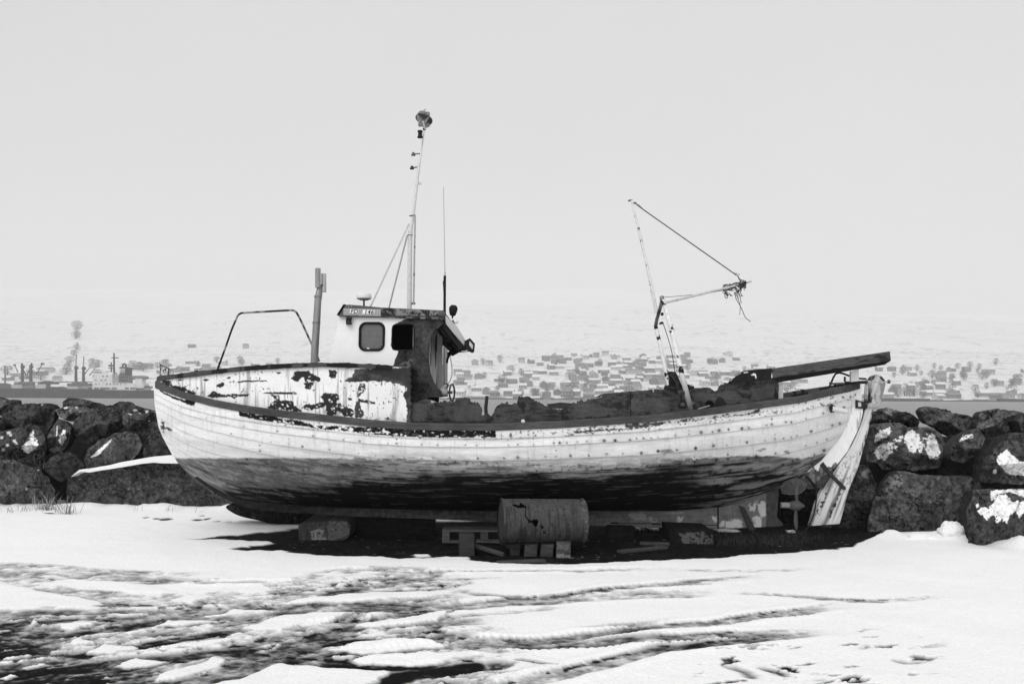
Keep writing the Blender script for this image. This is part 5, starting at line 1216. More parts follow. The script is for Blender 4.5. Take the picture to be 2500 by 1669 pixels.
boulder(SR_([(708, 185), (740, 153), (830, 158), (960, 183), (1020, 213), (1150, 233), (1228, 280), (1185, 345), (1100, 405), (1030, 445), (950, 405), (860, 345), (765, 300), (728, 240)]), 14.0, 0.5, 'long wedge shaped boulder jutting highest against the water', 0.045, 34, group=gR)
boulder(SR_([(985, 580), (1010, 490), (1100, 400), (1225, 345), (1300, 430), (1250, 560), (1100, 650), (1000, 640)]), 13.1, 0.5, 'leaning boulder with a snow dusted crest beneath the long wedge', 0.044, 37, [(SR_([(1060, 460), (1100, 410), (1180, 398), (1190, 430), (1120, 445)]), 0.75, 4, .48), (SR_([(1110, 500), (1160, 490), (1180, 540), (1120, 560)]), 0.10, 4, .4)], group=gR)
boulder(SR_([(228, 600), (258, 480), (275, 320), (400, 298), (560, 303), (620, 335), (830, 343), (920, 410), (948, 500), (932, 600), (895, 695), (700, 730), (500, 720), (380, 710), (335, 655), (245, 640)]), 13.55, 0.55, 'broad boulder with four large frosty snow patches across its face', 0.048, 38,
    [(SR_(p), SN, 5, br) for p, br in (([(310, 440), (350, 360), (440, 338), (465, 370), (430, 410), (350, 440), (305, 480)], .38), ([(310, 560), (340, 510), (400, 470), (475, 480), (470, 560), (400, 635), (340, 620)], .42), ([(570, 430), (600, 380), (650, 368), (700, 390), (715, 450), (690, 560), (640, 570), (605, 520), (585, 470)], .34), ([(770, 500), (790, 430), (825, 388), (870, 460), (900, 560), (860, 620), (800, 610), (775, 560)], .42), ([(480, 450), (560, 400), (570, 440), (500, 540), (480, 500)], .54), ([(700, 480), (770, 380), (790, 410), (740, 560), (710, 570)], .56))], group=gR)
boulder(SR_([(940, 470), (1250, 470), (1320, 620), (1290, 790), (1050, 780), (900, 740), (870, 640)]), 14.0, 0.4, 'dark backing rock painted as shade in the gap under the leaning one', 0.015, 39, group=gR)  # backing added to the dark gap, its shade painted as a black tone
boulder(SR_([(1255, 720), (1280, 640), (1340, 560), (1420, 470), (1500, 395), (1620, 385), (1800, 400), (1800, 800), (1600, 850), (1400, 840), (1250, 820)]), 12.7, 0.55, 'dark boulder carrying a large clean snow triangle by the frame edge', 0.032, 40, [(SR_([(1395, 610), (1430, 575), (1490, 530), (1520, 570), (1560, 600), (1600, 640), (1700, 650), (1800, 700), (1800, 770), (1640, 765), (1520, 758), (1470, 740), (1450, 700), (1410, 660)]), SN, 3, .22), (SR_([(1365, 720), (1385, 708), (1400, 725), (1390, 752), (1368, 750)]), SN, 1.5, .25)], group=gR)
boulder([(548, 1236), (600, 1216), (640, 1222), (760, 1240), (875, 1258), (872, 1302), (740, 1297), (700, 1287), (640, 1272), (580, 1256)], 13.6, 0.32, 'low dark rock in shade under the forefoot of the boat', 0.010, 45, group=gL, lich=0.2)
boulder([(1880, 1215), (1905, 1160), (1960, 1140), (2030, 1150), (2070, 1200), (2080, 1300), (1990, 1312), (1890, 1308)], 14.0, 0.45, 'boulder low behind the propeller with shadow painted into its black tone', 0.010, 44, group=gR, lich=0.2)  # added where rock shadow lies; the near-black tone paints that shadow in
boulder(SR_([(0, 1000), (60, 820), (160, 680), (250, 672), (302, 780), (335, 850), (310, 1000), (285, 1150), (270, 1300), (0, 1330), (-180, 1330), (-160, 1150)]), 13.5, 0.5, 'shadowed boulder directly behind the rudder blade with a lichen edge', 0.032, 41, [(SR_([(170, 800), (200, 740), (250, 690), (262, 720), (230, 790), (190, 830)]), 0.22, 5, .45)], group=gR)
boulder(SR_([(255, 1150), (300, 1000), (375, 855), (420, 790), (480, 722), (580, 728), (700, 757), (900, 768), (1100, 763), (1225, 790), (1270, 900), (1230, 1000), (1180, 1150), (1140, 1360), (900, 1390), (600, 1390), (300, 1370), (245, 1260)]), 13.15, 0.62, 'largest squared boulder at the stern end, mottled with lichen above the snow', 0.042, 42, [(SR_([(400, 880), (480, 780), (550, 760), (560, 830), (490, 900), (480, 980), (450, 940)]), 0.20, 7, .50), (SR_([(1010, 900), (1060, 860), (1100, 870), (1090, 920), (1040, 940)]), 0.10, 5, .45)], group=gR, lich=1.0, sharp=6.0)
boulder(SR_([(1125, 1100), (1200, 900), (1290, 888), (1400, 885), (1800, 870), (1850, 1600), (1500, 1560), (1300, 1480), (1150, 1380)]), 11.9, 0.62, 'nearest boulder in the corner with clumps of melting snow hanging on its face', 0.030, 43,
    [(SR_([(1340, 905), (1400, 893), (1800, 893), (1800, 945), (1640, 955), (1580, 940), (1520, 915), (1400, 935), (1380, 980), (1350, 995)]), SN, 3, .2), (SR_([(1225, 1090), (1270, 1045), (1330, 1060), (1370, 1000), (1410, 940), (1500, 945), (1530, 1000), (1600, 990), (1570, 1080), (1520, 1110), (1490, 1200), (1440, 1150), (1400, 1195), (1375, 1110), (1310, 1165)]), SN, 5, .33), (SR_([(1570, 1090), (1610, 1000), (1700, 980), (1800, 1000), (1800, 1100), (1640, 1100), (1600, 1140)]), SN, 4, .28), (SR_([(1213, 1030), (1235, 1010), (1240, 1040), (1220, 1060)]), SN, 2, .3)], group=gR)
# lump of snow thrown up against the rocks
b = MB(); c = P(2325, 1296, 12.15); an = np.linspace(0, math.pi, 26); az = np.linspace(0, 2 * math.pi, 48, endpoint=False)
AZ, AN = np.meshgrid(az, an); rr_ = 1 + 0.9 * (fbm(np.cos(AZ) * np.sin(AN) * 2.4 + 3, np.sin(AZ) * np.sin(AN) * 2.4, np.cos(AN) * 2.4, 3, 4) - 0.5)
b.grid(c + np.stack([np.sin(AN) * np.cos(AZ) * 0.15 * rr_, np.sin(AN) * np.sin(AZ) * 0.16 * rr_, np.cos(AN) * 0.12 * rr_], -1), 0.87, wrap=True, flip=True)
c2 = P(2275, 1312, 12.2); b2 = MB(); b.grid(c2 + np.stack([np.sin(AN) * np.cos(AZ) * 0.36 * rr_, np.sin(AN) * np.sin(AZ) * 0.2 * rr_, np.cos(AN) * 0.09 * rr_ - 0.04], -1), 0.87, wrap=True, flip=True)
o = b.build('snow_lump', M['snow'], None, origin=(c[0], c[1], 0)); tag(o, 'lump of piled snow resting against the largest squared boulder', 'snow lump')

# ================================================================== GROUND
pxs = np.concatenate([np.arange(-2600, -160, 22), np.arange(-160, 2660, 3.2), np.arange(2660, 5200, 22)])
pys = np.concatenate([np.arange(1192, 1236, 4), np.arange(1236, 1420, 1.25), np.arange(1420, 1720, 1.55), np.arange(1720, 2100, 9), np.geomspace(2100, 9000, 30)])
PXg, PYg = np.meshgrid(pxs, pys)
Vg = G(PXg, PYg); Xw, Yw = Vg[..., 0], Vg[..., 1]
gs = F / Yw                       # frame units per metre across
gv = H * F / Yw ** 2              # frame units per metre away
n1 = fbm(Xw * 1.3, Yw * 1.3, 0, 3, 4); n2 = fbm(Xw * 7, Yw * 7, 0, 5, 4); n3 = fbm(Xw * 26, Yw * 26, 0, 7, 3); n4 = fbm(Xw * 0.5, Yw * 2.5, 0, 11, 4); n6 = fbm(Xw * 14, Yw * 14, 0, 13, 4)
wx = (fbm(Xw * 5, Yw * 5, 1, 21, 4) - 0.5) * 2; wy = (fbm(Xw * 5, Yw * 5, 9, 25, 4) - 0.5) * 2
def gmask(poly, amp=0.07, soft=0.02):
    a = np.array(poly, float); pad = 60
    out = np.zeros(PXg.shape); box = (PXg > a[:, 0].min() - pad) & (PXg < a[:, 0].max() + pad) & (PYg > a[:, 1].min() - pad) & (PYg < a[:, 1].max() + pad)
    w = G(a[:, 0], a[:, 1])[:, :2]
    out[box] = 1 - ss(-soft, soft, sdist(Xw[box] + amp * wx[box], Yw[box] + amp * wy[box], w))
    return out
cover = np.ones(PXg.shape) * 1.0
uA = Xw * 0.90 + Yw * 0.44; vA = -Xw * 0.44 + Yw * 0.90
nA = fbm(uA * 1.1, vA * 6, 0, 15, 5); nB2 = fbm(uA * 3.5, vA * 16, 0, 16, 4)
hgt = 0.018 + 0.03 * (n1 - 0.5) + 0.006 * (n2 - 0.5)
# slush and wet ground in the lower corner, tyre tracks
g1 = lambda p: Z(p, 0, 1350, 2.349)
g2 = lambda p: Z(p, 800, 1350, 2.61)
g3 = lambda p: Z(p, 1600, 1280, 2.61)
SLUSH = g1([(-900, 80), (0, 330), (500, 330), (950, 280), (1250, 250), (1700, 170), (2200, 100), (2600, 130), (2600, 330), (2700, 480), (2900, 620), (3000, 760), (3000, 900), (-900, 900)])
DARK = g1([(-900, 260), (0, 400), (130, 430), (280, 520), (430, 600), (600, 660), (800, 720), (860, 900), (-900, 900)])
sl_m = gmask(SLUSH, 0.35, 0.25); dk_m = gmask(DARK, 0.28, 0.22)
cover = lerp(cover, 0.63 + 0.7 * (nA - 0.5) + 0.5 * (nB2 - 0.5) + 0.7 * (n2 - 0.5) + 0.6 * (n3 - 0.5) - 0.45 * ss(0.56, 0.64, n6) * ss(0.46, 0.58, nA), sl_m)
cover = lerp(cover, 0.10 + 0.9 * (nA - 0.5) + 0.7 * (n3 - 0.5) + 0.6 * ss(0.55, 0.66, 0.5 * n6 + 0.5 * nB2), dk_m)
def track(pts, width, lo, tread=0.0, soft=0.05, ends=(0, 0), seed=0, dig=0.03, ridge=0.0, brk=0.0):
    """a wheel rut pressed through the snow"""
    global cover, hgt
    w = G(*np.array(smooth_line(pts, 5)).T)[:, :2]
    bx0, bx1, by0, by1 = w[:, 0].min() - 1, w[:, 0].max() + 1, w[:, 1].min() - 1, w[:, 1].max() + 1
    box = (Xw > bx0) & (Xw < bx1) & (Yw > by0) & (Yw < by1)
    d, s, L, sd = pdist(Xw[box] + 0.03 * wx[box], Yw[box] + 0.03 * wy[box], w)
    half = 1.4 * width / 2 * (0.75 + 0.6 * fbm(s * 1.3, 0 * s, seed, 31, 3))
    if tread:
        half = half + 0.4 * tread * np.clip(np.sin(s / 0.062 * 2 * math.pi + sd * 1.0 + 2.5 * fbm(s * 4, sd, seed, 5, 2)) * 2, 0, 1) * ss(0.40, 0.62, fbm(s * 1.6, sd * 5, seed, 3, 3))
    e = np.ones_like(s)
    if ends[0]: e = e * ss(0, ends[0], s)
    if ends[1]: e = e * ss(0, ends[1], L - s)
    m = (1 - ss(half - soft, half + soft, d)) * e
    lo_v = lo + 0.7 * (n2[box] - 0.5) + 0.5 * (n6[box] - 0.5) + 0.4 * (n3[box] - 0.5) + 0.4 * (fbm(s * 1.1, sd * 3, seed, 37, 3) - 0.5)
    dkc = ss(0.56, 0.62, n6[box]) * np.exp(-((d - half * 0.75) / 0.045) ** 2) * (sd > 0) * ss(0.42, 0.58, fbm(s * 0.8, 0 * s, seed, 47, 2))
    lo_v = lo_v - 0.6 * dkc
    if brk: lo_v = lo_v + brk * ss(0.45, 0.6, fbm(s * 0.9, 0 * s, seed, 41, 2))
    cover[box] = np.minimum(cover[box], lerp(1.0, np.clip(lo_v, 0, 1), m))
    rd = np.exp(-((d - half - 0.06) / 0.05) ** 2) * e
    hgt[box] += 0.6 * ridge * rd * (0.4 + n2[box]) - 0.25 * dig * m
# ruts
track(g1([(-700, 60), (0, 98), (300, 108), (600, 128), (900, 142), (1400, 138)]), 0.40, 0.62, soft=0.05, ends=(0, 1), seed=1, dig=0.03)
track(g1([(-400, 150), (0, 150), (200, 170), (500, 225), (700, 270), (950, 260)]), 0.28, 0.62, soft=0.06, seed=2)
track(g1([(1150, 170), (1700, 175), (1900, 110), (2349, 120)]) + g2([(750, 130), (1000, 125), (1300, 122), (1800, 108), (2349, 95)]), 0.10, 0.66, soft=0.05, ends=(0, 1.0), seed=3, dig=0.05, ridge=0.02)
track(g2([(-200, 270), (0, 268), (300, 258), (600, 248), (1000, 228)]), 0.10, 0.5, soft=0.04, ends=(0, .8), seed=4, dig=0.03)
track(g2([(-300, 400), (0, 370), (500, 375), (800, 360), (1100, 322), (1400, 305), (1700, 290), (1900, 275), (2349, 262)]) + g3([(250, 425), (450, 412)]), 0.22, 0.54, soft=0.05, ends=(0, 1), seed=5, ridge=0.012)
track(g2([(-100, 470), (150, 450), (450, 425), (800, 350), (1200, 300), (1500, 280), (1850, 235), (2349, 200)]) + g3([(200, 380), (500, 345), (820, 322)]), 0.13, 0.56, tread=0.03, soft=0.03, ends=(0, 1), seed=6, dig=0.05, ridge=0.015)
track(g2([(300, 540), (500, 548), (850, 562), (1250, 572), (1500, 555), (1800, 520), (2349, 450)]) + g3([(300, 640), (600, 595), (900, 560), (1150, 520), (1450, 492)]), 0.14, 0.50, tread=0.05, soft=0.025, ends=(0.3, 1.4), seed=7, dig=0.05, ridge=0.02, brk=0.12)
track(g2([(-100, 650), (100, 640), (350, 638), (700, 612), (900, 598), (1200, 595), (1600, 590), (2000, 560), (2349, 540)]) + g3([(300, 715), (550, 700), (900, 690), (1250, 682)]), 0.13, 0.46, tread=0.045, soft=0.03, ends=(0, .8), seed=8, dig=0.04, ridge=0.012, brk=0.15)
track(g2([(0, 720), (400, 730), (700, 725), (950, 700), (1000, 690)]), 0.12, 0.06, soft=0.05, ends=(0, .5), seed=9, dig=0.05)
track(g2([(200, 860), (500, 790), (900, 735)]), 0.20, 0.06, soft=0.05, seed=10)
track(g2([(1000, 900), (1400, 800), (1750, 710), (2050, 640), (2200, 605)]) + g3([(80, 800), (400, 762), (750, 725), (1000, 700), (1280, 685)]), 0.15, 0.22, soft=0.035, ends=(0, .9), seed=11, dig=0.05, ridge=0.02, brk=0.3)
track(g1([(-300, 345), (0, 348), (400, 342), (900, 340), (1300, 330), (1700, 310), (2100, 300), (2349, 312)]), 0.16, 0.40, tread=0.02, soft=0.05, seed=12)
track(g1([(700, 860), (900, 790), (1300, 700), (1420, 640), (1700, 560), (1900, 480), (2200, 400), (2500, 350)]), 0.18, 0.36, tread=0.02, soft=0.05, seed=13, brk=0.3)
track(g1([(-300, 560), (200, 500), (500, 460), (800, 420), (1000, 380), (1500, 330)]), 0.16, 0.36, soft=0.06, seed=14)
track(g1([(-300, 760), (300, 690), (800, 620), (1200, 580), (1400, 570)]), 0.16, 0.28, soft=0.06, seed=15)
track(g1([(1900, 535), (2040, 508), (2110, 505)]), 0.10, 0.03, soft=0.04, seed=16)
track(g2([(1240, 690), (1300, 700), (1390, 720)]), 0.05, 0.1, soft=0.03, seed=17)
for p in ([(370, 890), (560, 940), (700, 1010)], [(620, 905), (760, 945), (900, 1000)], [(900, 950), (1150, 985)], [(1280, 820), (1400, 775)], [(1480, 860), (1620, 900), (1780, 870)], [(1580, 930), (1700, 965)], [(960, 1000), (1150, 1010)]):
    track(g3(p), 0.045, 0.25, soft=0.05, ends=(.15, .15), seed=18 + int(p[0][0]), brk=0.35)
for p in ([(970, 690), (1100, 750), (1200, 770)],):
    track(g2(p), 0.2, 0.45, soft=0.08, ends=(.15, .15), seed=19, brk=0.1)
for k, (fn, p, wd, lo) in enumerate(((g3, [(0, 300), (400, 292), (700, 300), (1050, 290)], .09, .62), (g3, [(420, 440), (800, 455), (1150, 480), (1500, 490), (1900, 470)], .08, .66), (g2, [(600, 470), (900, 455), (1200, 450)], .15, .48), (g2, [(500, 470), (850, 420), (1200, 382), (1600, 330)], .10, .55),
        (g2, [(700, 265), (1000, 272), (1300, 285), (1500, 280)], .10, .52), (g1, [(500, 420), (800, 400), (1000, 395)], .12, .35), (g2, [(-100, 560), (150, 562), (350, 545)], .14, .20), (g2, [(0, 600), (300, 612), (650, 600), (900, 580)], .10, .45), (g2, [(0, 330), (340, 335), (700, 310)], .10, .35), (g2, [(1500, 500), (1900, 470), (2300, 430)], .07, .52),
        (g1, [(-200, 440), (300, 395), (700, 385), (1100, 350)], .12, .22), (g1, [(200, 640), (700, 560), (1200, 470), (1600, 420)], .12, .18), (g1, [(300, 720), (900, 640), (1400, 540), (1800, 470)], .12, .20), (g1, [(0, 120), (400, 150), (900, 165), (1400, 160)], .10, .66), (g1, [(100, 250), (650, 300), (1100, 305)], .10, .55), (g2, [(300, 200), (800, 175), (1200, 178)], .07, .60), (g1, [(1200, 560), (1700, 620), (2200, 640), (2700, 610)], .14, .25), (g1, [(900, 800), (1350, 700), (1800, 600), (2300, 520)], .12, .25))):
    track(fn(p), wd, lo, soft=0.035, ends=(.3, .5), seed=60 + k, dig=0.02, brk=0.1)
mh = ss(0.66, 0.72, fbm(uA * 5, vA * 11, 0, 81, 4)) * gmask(g3([(250, 830), (700, 720), (1300, 690), (1700, 800), (1750, 930), (1700, 1080), (0, 1100)]), 0.3, 0.35)
mh = np.maximum(mh, ss(0.64, 0.70, fbm(uA * 7, vA * 12, 0, 83, 4)) * gmask(g2([(930, 640), (1100, 650), (1420, 740), (1300, 800), (1050, 790), (960, 740)]), 0.2, 0.25))
cover = np.minimum(cover, 1 - 0.9 * mh); hgt = hgt - 0.012 * mh
# islands of clean snow left between the ruts
ISL = [g1(p) for p in ([(1365, 440), (1500, 400), (1650, 368), (2050, 348), (1950, 395), (1750, 440), (1600, 462)], [(1000, 545), (1060, 525), (1130, 508), (1400, 492), (1350, 518), (1150, 548)], [(860, 742), (950, 690), (1050, 648), (1200, 615), (1290, 618), (1200, 668), (1000, 738)], [(1190, 760), (1400, 700), (1580, 642), (1750, 660), (2000, 665), (2245, 692), (2150, 720), (2000, 800), (1200, 850)],
    [(660, 650), (710, 625), (760, 603), (960, 618), (850, 655), (720, 672)], [(310, 440), (340, 418), (400, 408), (520, 420), (450, 446)], [(520, 580), (650, 538), (780, 558), (640, 597)], [(640, 478), (740, 455), (850, 448), (700, 492)], [(415, 552), (440, 515), (490, 495), (560, 540)], [(880, 420), (930, 388), (1290, 390), (1000, 422)], [(1140, 360), (1350, 328), (1600, 345), (1300, 366)], [(600, 360), (940, 348), (750, 371)],
    [(-300, 225), (0, 230), (200, 236), (420, 248), (620, 292), (480, 320), (0, 330), (-300, 330)], [(160, 178), (400, 153), (640, 160), (850, 190), (1050, 235), (800, 237), (500, 215)], [(-200, 170), (0, 180), (100, 190), (210, 214), (0, 226), (-200, 226)], [(930, 290), (1060, 238), (1200, 260), (1100, 302)], [(1250, 232), (1500, 193), (1600, 220), (1350, 246)], [(1600, 300), (1800, 262), (2000, 240), (2600, 225), (2600, 255), (2349, 272), (1900, 300)],
    [(1860, 570), (2000, 545), (2100, 520), (2349, 513), (2600, 540), (2400, 566), (2100, 582)], [(2010, 622), (2200, 598), (2500, 590), (2700, 575), (2800, 590), (2500, 640), (2100, 642)], [(2000, 442), (2200, 388), (2349, 365), (2600, 355), (2500, 400), (2150, 446)], [(180, 400), (210, 390), (240, 410), (200, 430)], [(320, 580), (360, 570), (350, 590)], [(0, 720), (60, 690), (100, 700), (60, 730)])]
for k, p in enumerate(ISL):
    m = gmask(p, 0.10, 0.025)
    cover = np.maximum(cover, m * (0.96 + 0.25 * (n2 - 0.5)))
    hgt = hgt + 0.008 * gmask(p, 0.08, 0.06)
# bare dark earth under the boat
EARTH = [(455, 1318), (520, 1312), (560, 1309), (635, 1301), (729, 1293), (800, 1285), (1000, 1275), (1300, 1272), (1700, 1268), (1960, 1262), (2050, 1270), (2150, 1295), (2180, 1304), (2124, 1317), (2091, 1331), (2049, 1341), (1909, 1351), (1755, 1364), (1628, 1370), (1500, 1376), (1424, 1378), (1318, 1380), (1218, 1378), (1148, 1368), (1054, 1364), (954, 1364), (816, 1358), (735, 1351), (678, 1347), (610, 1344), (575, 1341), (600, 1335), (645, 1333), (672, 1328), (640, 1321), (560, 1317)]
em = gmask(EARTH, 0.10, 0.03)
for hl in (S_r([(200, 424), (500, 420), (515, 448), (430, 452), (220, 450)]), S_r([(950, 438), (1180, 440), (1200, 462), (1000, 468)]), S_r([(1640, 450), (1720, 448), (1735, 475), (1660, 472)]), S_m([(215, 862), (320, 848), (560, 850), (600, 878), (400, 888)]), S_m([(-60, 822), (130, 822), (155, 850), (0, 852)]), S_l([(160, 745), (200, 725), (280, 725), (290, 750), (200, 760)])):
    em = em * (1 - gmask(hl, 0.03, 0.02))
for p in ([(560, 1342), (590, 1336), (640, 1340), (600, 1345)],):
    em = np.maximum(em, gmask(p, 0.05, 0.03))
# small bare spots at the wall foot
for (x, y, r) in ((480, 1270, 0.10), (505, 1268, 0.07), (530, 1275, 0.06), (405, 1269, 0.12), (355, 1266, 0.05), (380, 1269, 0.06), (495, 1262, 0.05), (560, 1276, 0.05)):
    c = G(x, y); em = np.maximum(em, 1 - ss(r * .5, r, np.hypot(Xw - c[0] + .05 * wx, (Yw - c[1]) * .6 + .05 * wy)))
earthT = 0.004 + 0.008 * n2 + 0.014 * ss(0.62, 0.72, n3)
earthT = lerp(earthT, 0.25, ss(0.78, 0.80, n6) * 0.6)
# snow bank along the wall
cover = np.clip(cover, 0, 1)
snow_h = ss(0.45, 0.80, cover)
bankL = ss(15.0, 15.6, Yw + 0.25 * (n1 - .5)) * (Xw < -1.5) * 0.0
edge_wall = np.exp(-((Yw - np.interp(Xw, [-9, -2.5, 3.9, 4.6, 5.6, 6.2], [15.3, 15.2, 13.0, 12.6, 12.2, 11.3])) / 0.30) ** 2)
hz = hgt * (0.15 + 0.85 * snow_h) + 0.010 * (n6 - 0.5) * (1 - snow_h) + 0.005 * (n3 - 0.5) * (1 - 0.6 * snow_h) + 0.02 * (n1 - 0.5)
hz += edge_wall * 0.30 * np.clip(fbm(Xw * 1.7, Yw * 0.6, 0, 44, 4) - 0.30, 0, 1) * np.maximum(1 - ss(-3.9, -2.5, Xw), ss(3.9, 4.7, Xw)) * (1 - em)
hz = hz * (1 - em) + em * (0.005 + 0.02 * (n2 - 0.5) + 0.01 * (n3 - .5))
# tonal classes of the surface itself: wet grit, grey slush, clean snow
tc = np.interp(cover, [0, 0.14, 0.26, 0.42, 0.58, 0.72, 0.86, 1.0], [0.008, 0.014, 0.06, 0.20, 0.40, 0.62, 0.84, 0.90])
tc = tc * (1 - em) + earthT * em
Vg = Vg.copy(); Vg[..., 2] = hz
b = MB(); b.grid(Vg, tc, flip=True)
o = b.build('snowy_ground', M['ground'], None); tag(o, kind='structure')

# embankment behind the boulders, added dark so their gaps read as shaded
ex_ = np.linspace(-22, 22, 360); ey_ = np.linspace(0, 1, 70)
EX, EY = np.meshgrid(ex_, ey_)
y0 = np.interp(EX, [-16, 2.6, 3.6, 5.2, 7, 16], [16.4, 16.2, 14.3, 13.7, 12.6, 11.0]); YY = y0 + EY * 7.5
ZZ = np.interp(EY, [0, 0.07, 0.30, 0.75, 1.0], [-0.10, 1.12, 1.15, -0.6, -2.0]) + 0.7 * (fbm(EX * 1.1, YY * 1.1, 0, 3, 5, 0.6) - 0.55) * ss(0, 0.06, EY)
b = MB(); b.grid(np.stack([EX, YY, ZZ], -1), 0.012 + 0.02 * fbm(EX * 3, YY * 3, 0, 5, 3)); o = b.build('gap_shade_bank', M['rock'], None); tag(o, kind='structure')

# dry grass
gr = MB(); rg = np.random.default_rng(9)
def tuft(px, py, n, hh, sp, dd=0.0, tone=(0.10, 0.40)):
    c = G(px, py); c[1] += dd
    for _ in range(n):
        p = c + np.array((rg.normal(0, sp), rg.normal(0, sp * .5), 0.0)); an = rg.normal(0, 0.75); L = hh * rg.uniform(0.4, 1.0); kx = math.sin(an); tip = p + np.array((kx * L, rg.normal(0, .2) * L, math.cos(an) * L)); mid = p + (tip - p) * 0.55 + np.array((-kx * L * .12, 0, L * 0.1)); w_ = rg.uniform(0.0025, 0.005)
        t = rg.uniform(*tone)
        gr.add([p + (-w_, 0, 0), p + (w_, 0, 0), mid + (w_ * .8, 0, 0), tip, mid - (w_ * .8, 0, 0)], t, faces=[[0, 1, 2, 3, 4]], flat=True)
for (x, y, n, hh, sp) in ((5, 1252, 22, 0.20, 0.22), (50, 1250, 12, 0.18, 0.2), (108, 1248, 46, 0.32, 0.09), (125, 1249, 26, 0.38, 0.06), (166, 1258, 44, 0.32, 0.05), (190, 1255, 4, 0.42, 0.04), (340, 1250, 4, 0.2, 0.06), (420, 1250, 5, 0.2, 0.1), (498, 1256, 4, 0.2, 0.05)): tuft(x, y, n, hh, sp, -0.05)
for (x, y, n, hh, sp) in ((85, 1140, 16, 0.3, 0.18), (205, 1140, 6, 0.3, 0.05)):
    c0 = P(x, y, 15.2)
    for _ in range(n):
        p = c0 + np.array((rg.normal(0, sp), 0, rg.normal(0, .03))); tip = p + np.array((rg.normal(0, .16), -.05, rg.uniform(-.1, .3))); gr.add([p + (-.003, 0, 0), p + (.003, 0, 0), tip], rg.uniform(.06, .2), faces=[[0, 1, 2]], flat=True)
for x in np.arange(1770, 1990, 9): tuft(x, 1318 + rg.normal(0, 8), 30, 0.11, 0.16, 0, (0.008, 0.045))
for x in np.arange(1560, 1600, 9): tuft(x, 1300 + rg.normal(0, 2), 20, 0.12, 0.1, 0, (0.006, 0.02))
o = gr.build('dry_grass', M['grass'], None, smooth=False); tag(o, kind='stuff')
# ================================================================== WATER AND FAR SHORE
ZSEA = -1.0
b = MB(); xs = np.concatenate([np.linspace(-2600, -60, 30), np.linspace(-50, 50, 60), np.linspace(60, 2600, 30)]); ys = np.geomspace(13, 1300, 90)
XX, YY = np.meshgrid(xs, ys); b.grid(np.stack([XX, YY, np.full(XX.shape, ZSEA)], -1), 0.06, flip=True)
wm = bpy.data.materials.new('sea_water'); wm.use_nodes = True; nt = wm.node_tree; bs = nt.nodes['Principled BSDF']
bs.inputs['Base Color'].default_value = (0.17, 0.17, 0.17, 1); bs.inputs['Roughness'].default_value = 0.35; bs.inputs['IOR'].default_value = 1.33
tcn = nt.nodes.new('ShaderNodeTexCoord'); mp = nt.nodes.new('ShaderNodeMapping'); mp.inputs['Scale'].default_value = (1, 1, 1); nt.links.new(tcn.outputs['Object'], mp.inputs[0])
acc = None
for sc_, st_ in ((0.9, 1.0), (0.12, 6.0)):
    nz = nt.nodes.new('ShaderNodeTexNoise'); nz.inputs['Scale'].default_value = sc_; nz.inputs['Detail'].default_value = 5; nt.links.new(mp.outputs[0], nz.inputs['Vector'])
    ml = nt.nodes.new('ShaderNodeMath'); ml.operation = 'MULTIPLY'; ml.inputs[1].default_value = st_; nt.links.new(nz.outputs['Fac'], ml.inputs[0])
    if acc is None: acc = ml.outputs[0]
    else:
        ad = nt.nodes.new('ShaderNodeMath'); nt.links.new(acc, ad.inputs[0]); nt.links.new(ml.outputs[0], ad.inputs[1]); acc = ad.outputs[0]
bp = nt.nodes.new('ShaderNodeBump'); bp.inputs['Strength'].default_value = 1.0; bp.inputs['Distance'].default_value = 0.35; nt.links.new(acc, bp.inputs['Height']); nt.links.new(bp.outputs[0], bs.inputs['Normal'])
o = b.build('sea', wm, None); tag(o, kind='structure')

YSH = 950.0
def hill_z(x, d):
    x = np.asarray(x, float); d = np.asarray(d, float)
    sh = YSH + 25 * (fbm(x / 160, 0 * x, 0, 61, 3) - 0.5) - 30 * ss(150, 600, x)
    u = d - sh
    z = -1.3 + 2.5 * ss(0, 8, u) + np.maximum(0, u - 8) * 0.155
    z = z + np.maximum(0, u - 380) * 0.05 * ss(380, 500, u) - np.maximum(0, u - 600) * 0.082
    z = z + 9 * (fbm(x / 150, d / 150, 0, 63, 4) - 0.5) * ss(40, 200, u) + 60 * (fbm(x / 700, d / 700, 0, 65, 3) - 0.5) * ss(300, 900, u)
    lat = 1 - 0.22 * ss(500, 1500, x) + 0.0 * x
    return np.where(z > 2, 2 + (z - 2) * lat, z)
hx = np.concatenate([np.linspace(-3000, -720, 60), np.linspace(-715, 715, 520), np.linspace(720, 3000, 60)]); hd = np.concatenate([np.linspace(900, 1000, 60), np.linspace(1003, 1500, 230), np.linspace(1510, 3200, 120), np.linspace(3230, 5900, 70)])
HX, HD = np.meshgrid(hx, hd)
HXs = HX * np.clip(HD / 1100, 0.8, 2.0)
HZ = hill_z(HXs, HD)
HZ = np.where(HD > 5400, HZ - (HD - 5400) ** 2 / 400.0, HZ)
qx, qy = proj(np.stack([HXs, HD, HZ], -1))
nn_ = fbm(HXs / 60, HD / 18, 0, 71, 4); n3h = fbm(HXs / 14, HD / 9, 0, 73, 3)
HT = 0.84 - 0.05 * ss(0.52, 0.7, nn_)
HT = lerp(HT, 0.45, ss(0.72, 0.78, n3h) * ss(0.52, 0.64, fbm(HXs / 90, HD / 60, 0, 79, 3)) * 0.6)
twn = (np.abs(((HZ + 3 * fbm(HXs / 90, HD / 90, 0, 91, 3)) / 8.5) % 1 - 0.5) < 0.045) * (HZ > 4) * (HZ < 75) * ss(0.45, 0.55, fbm(HXs / 70, HD / 40, 0, 93, 3))
HT = lerp(HT, 0.35, twn * 0.5)
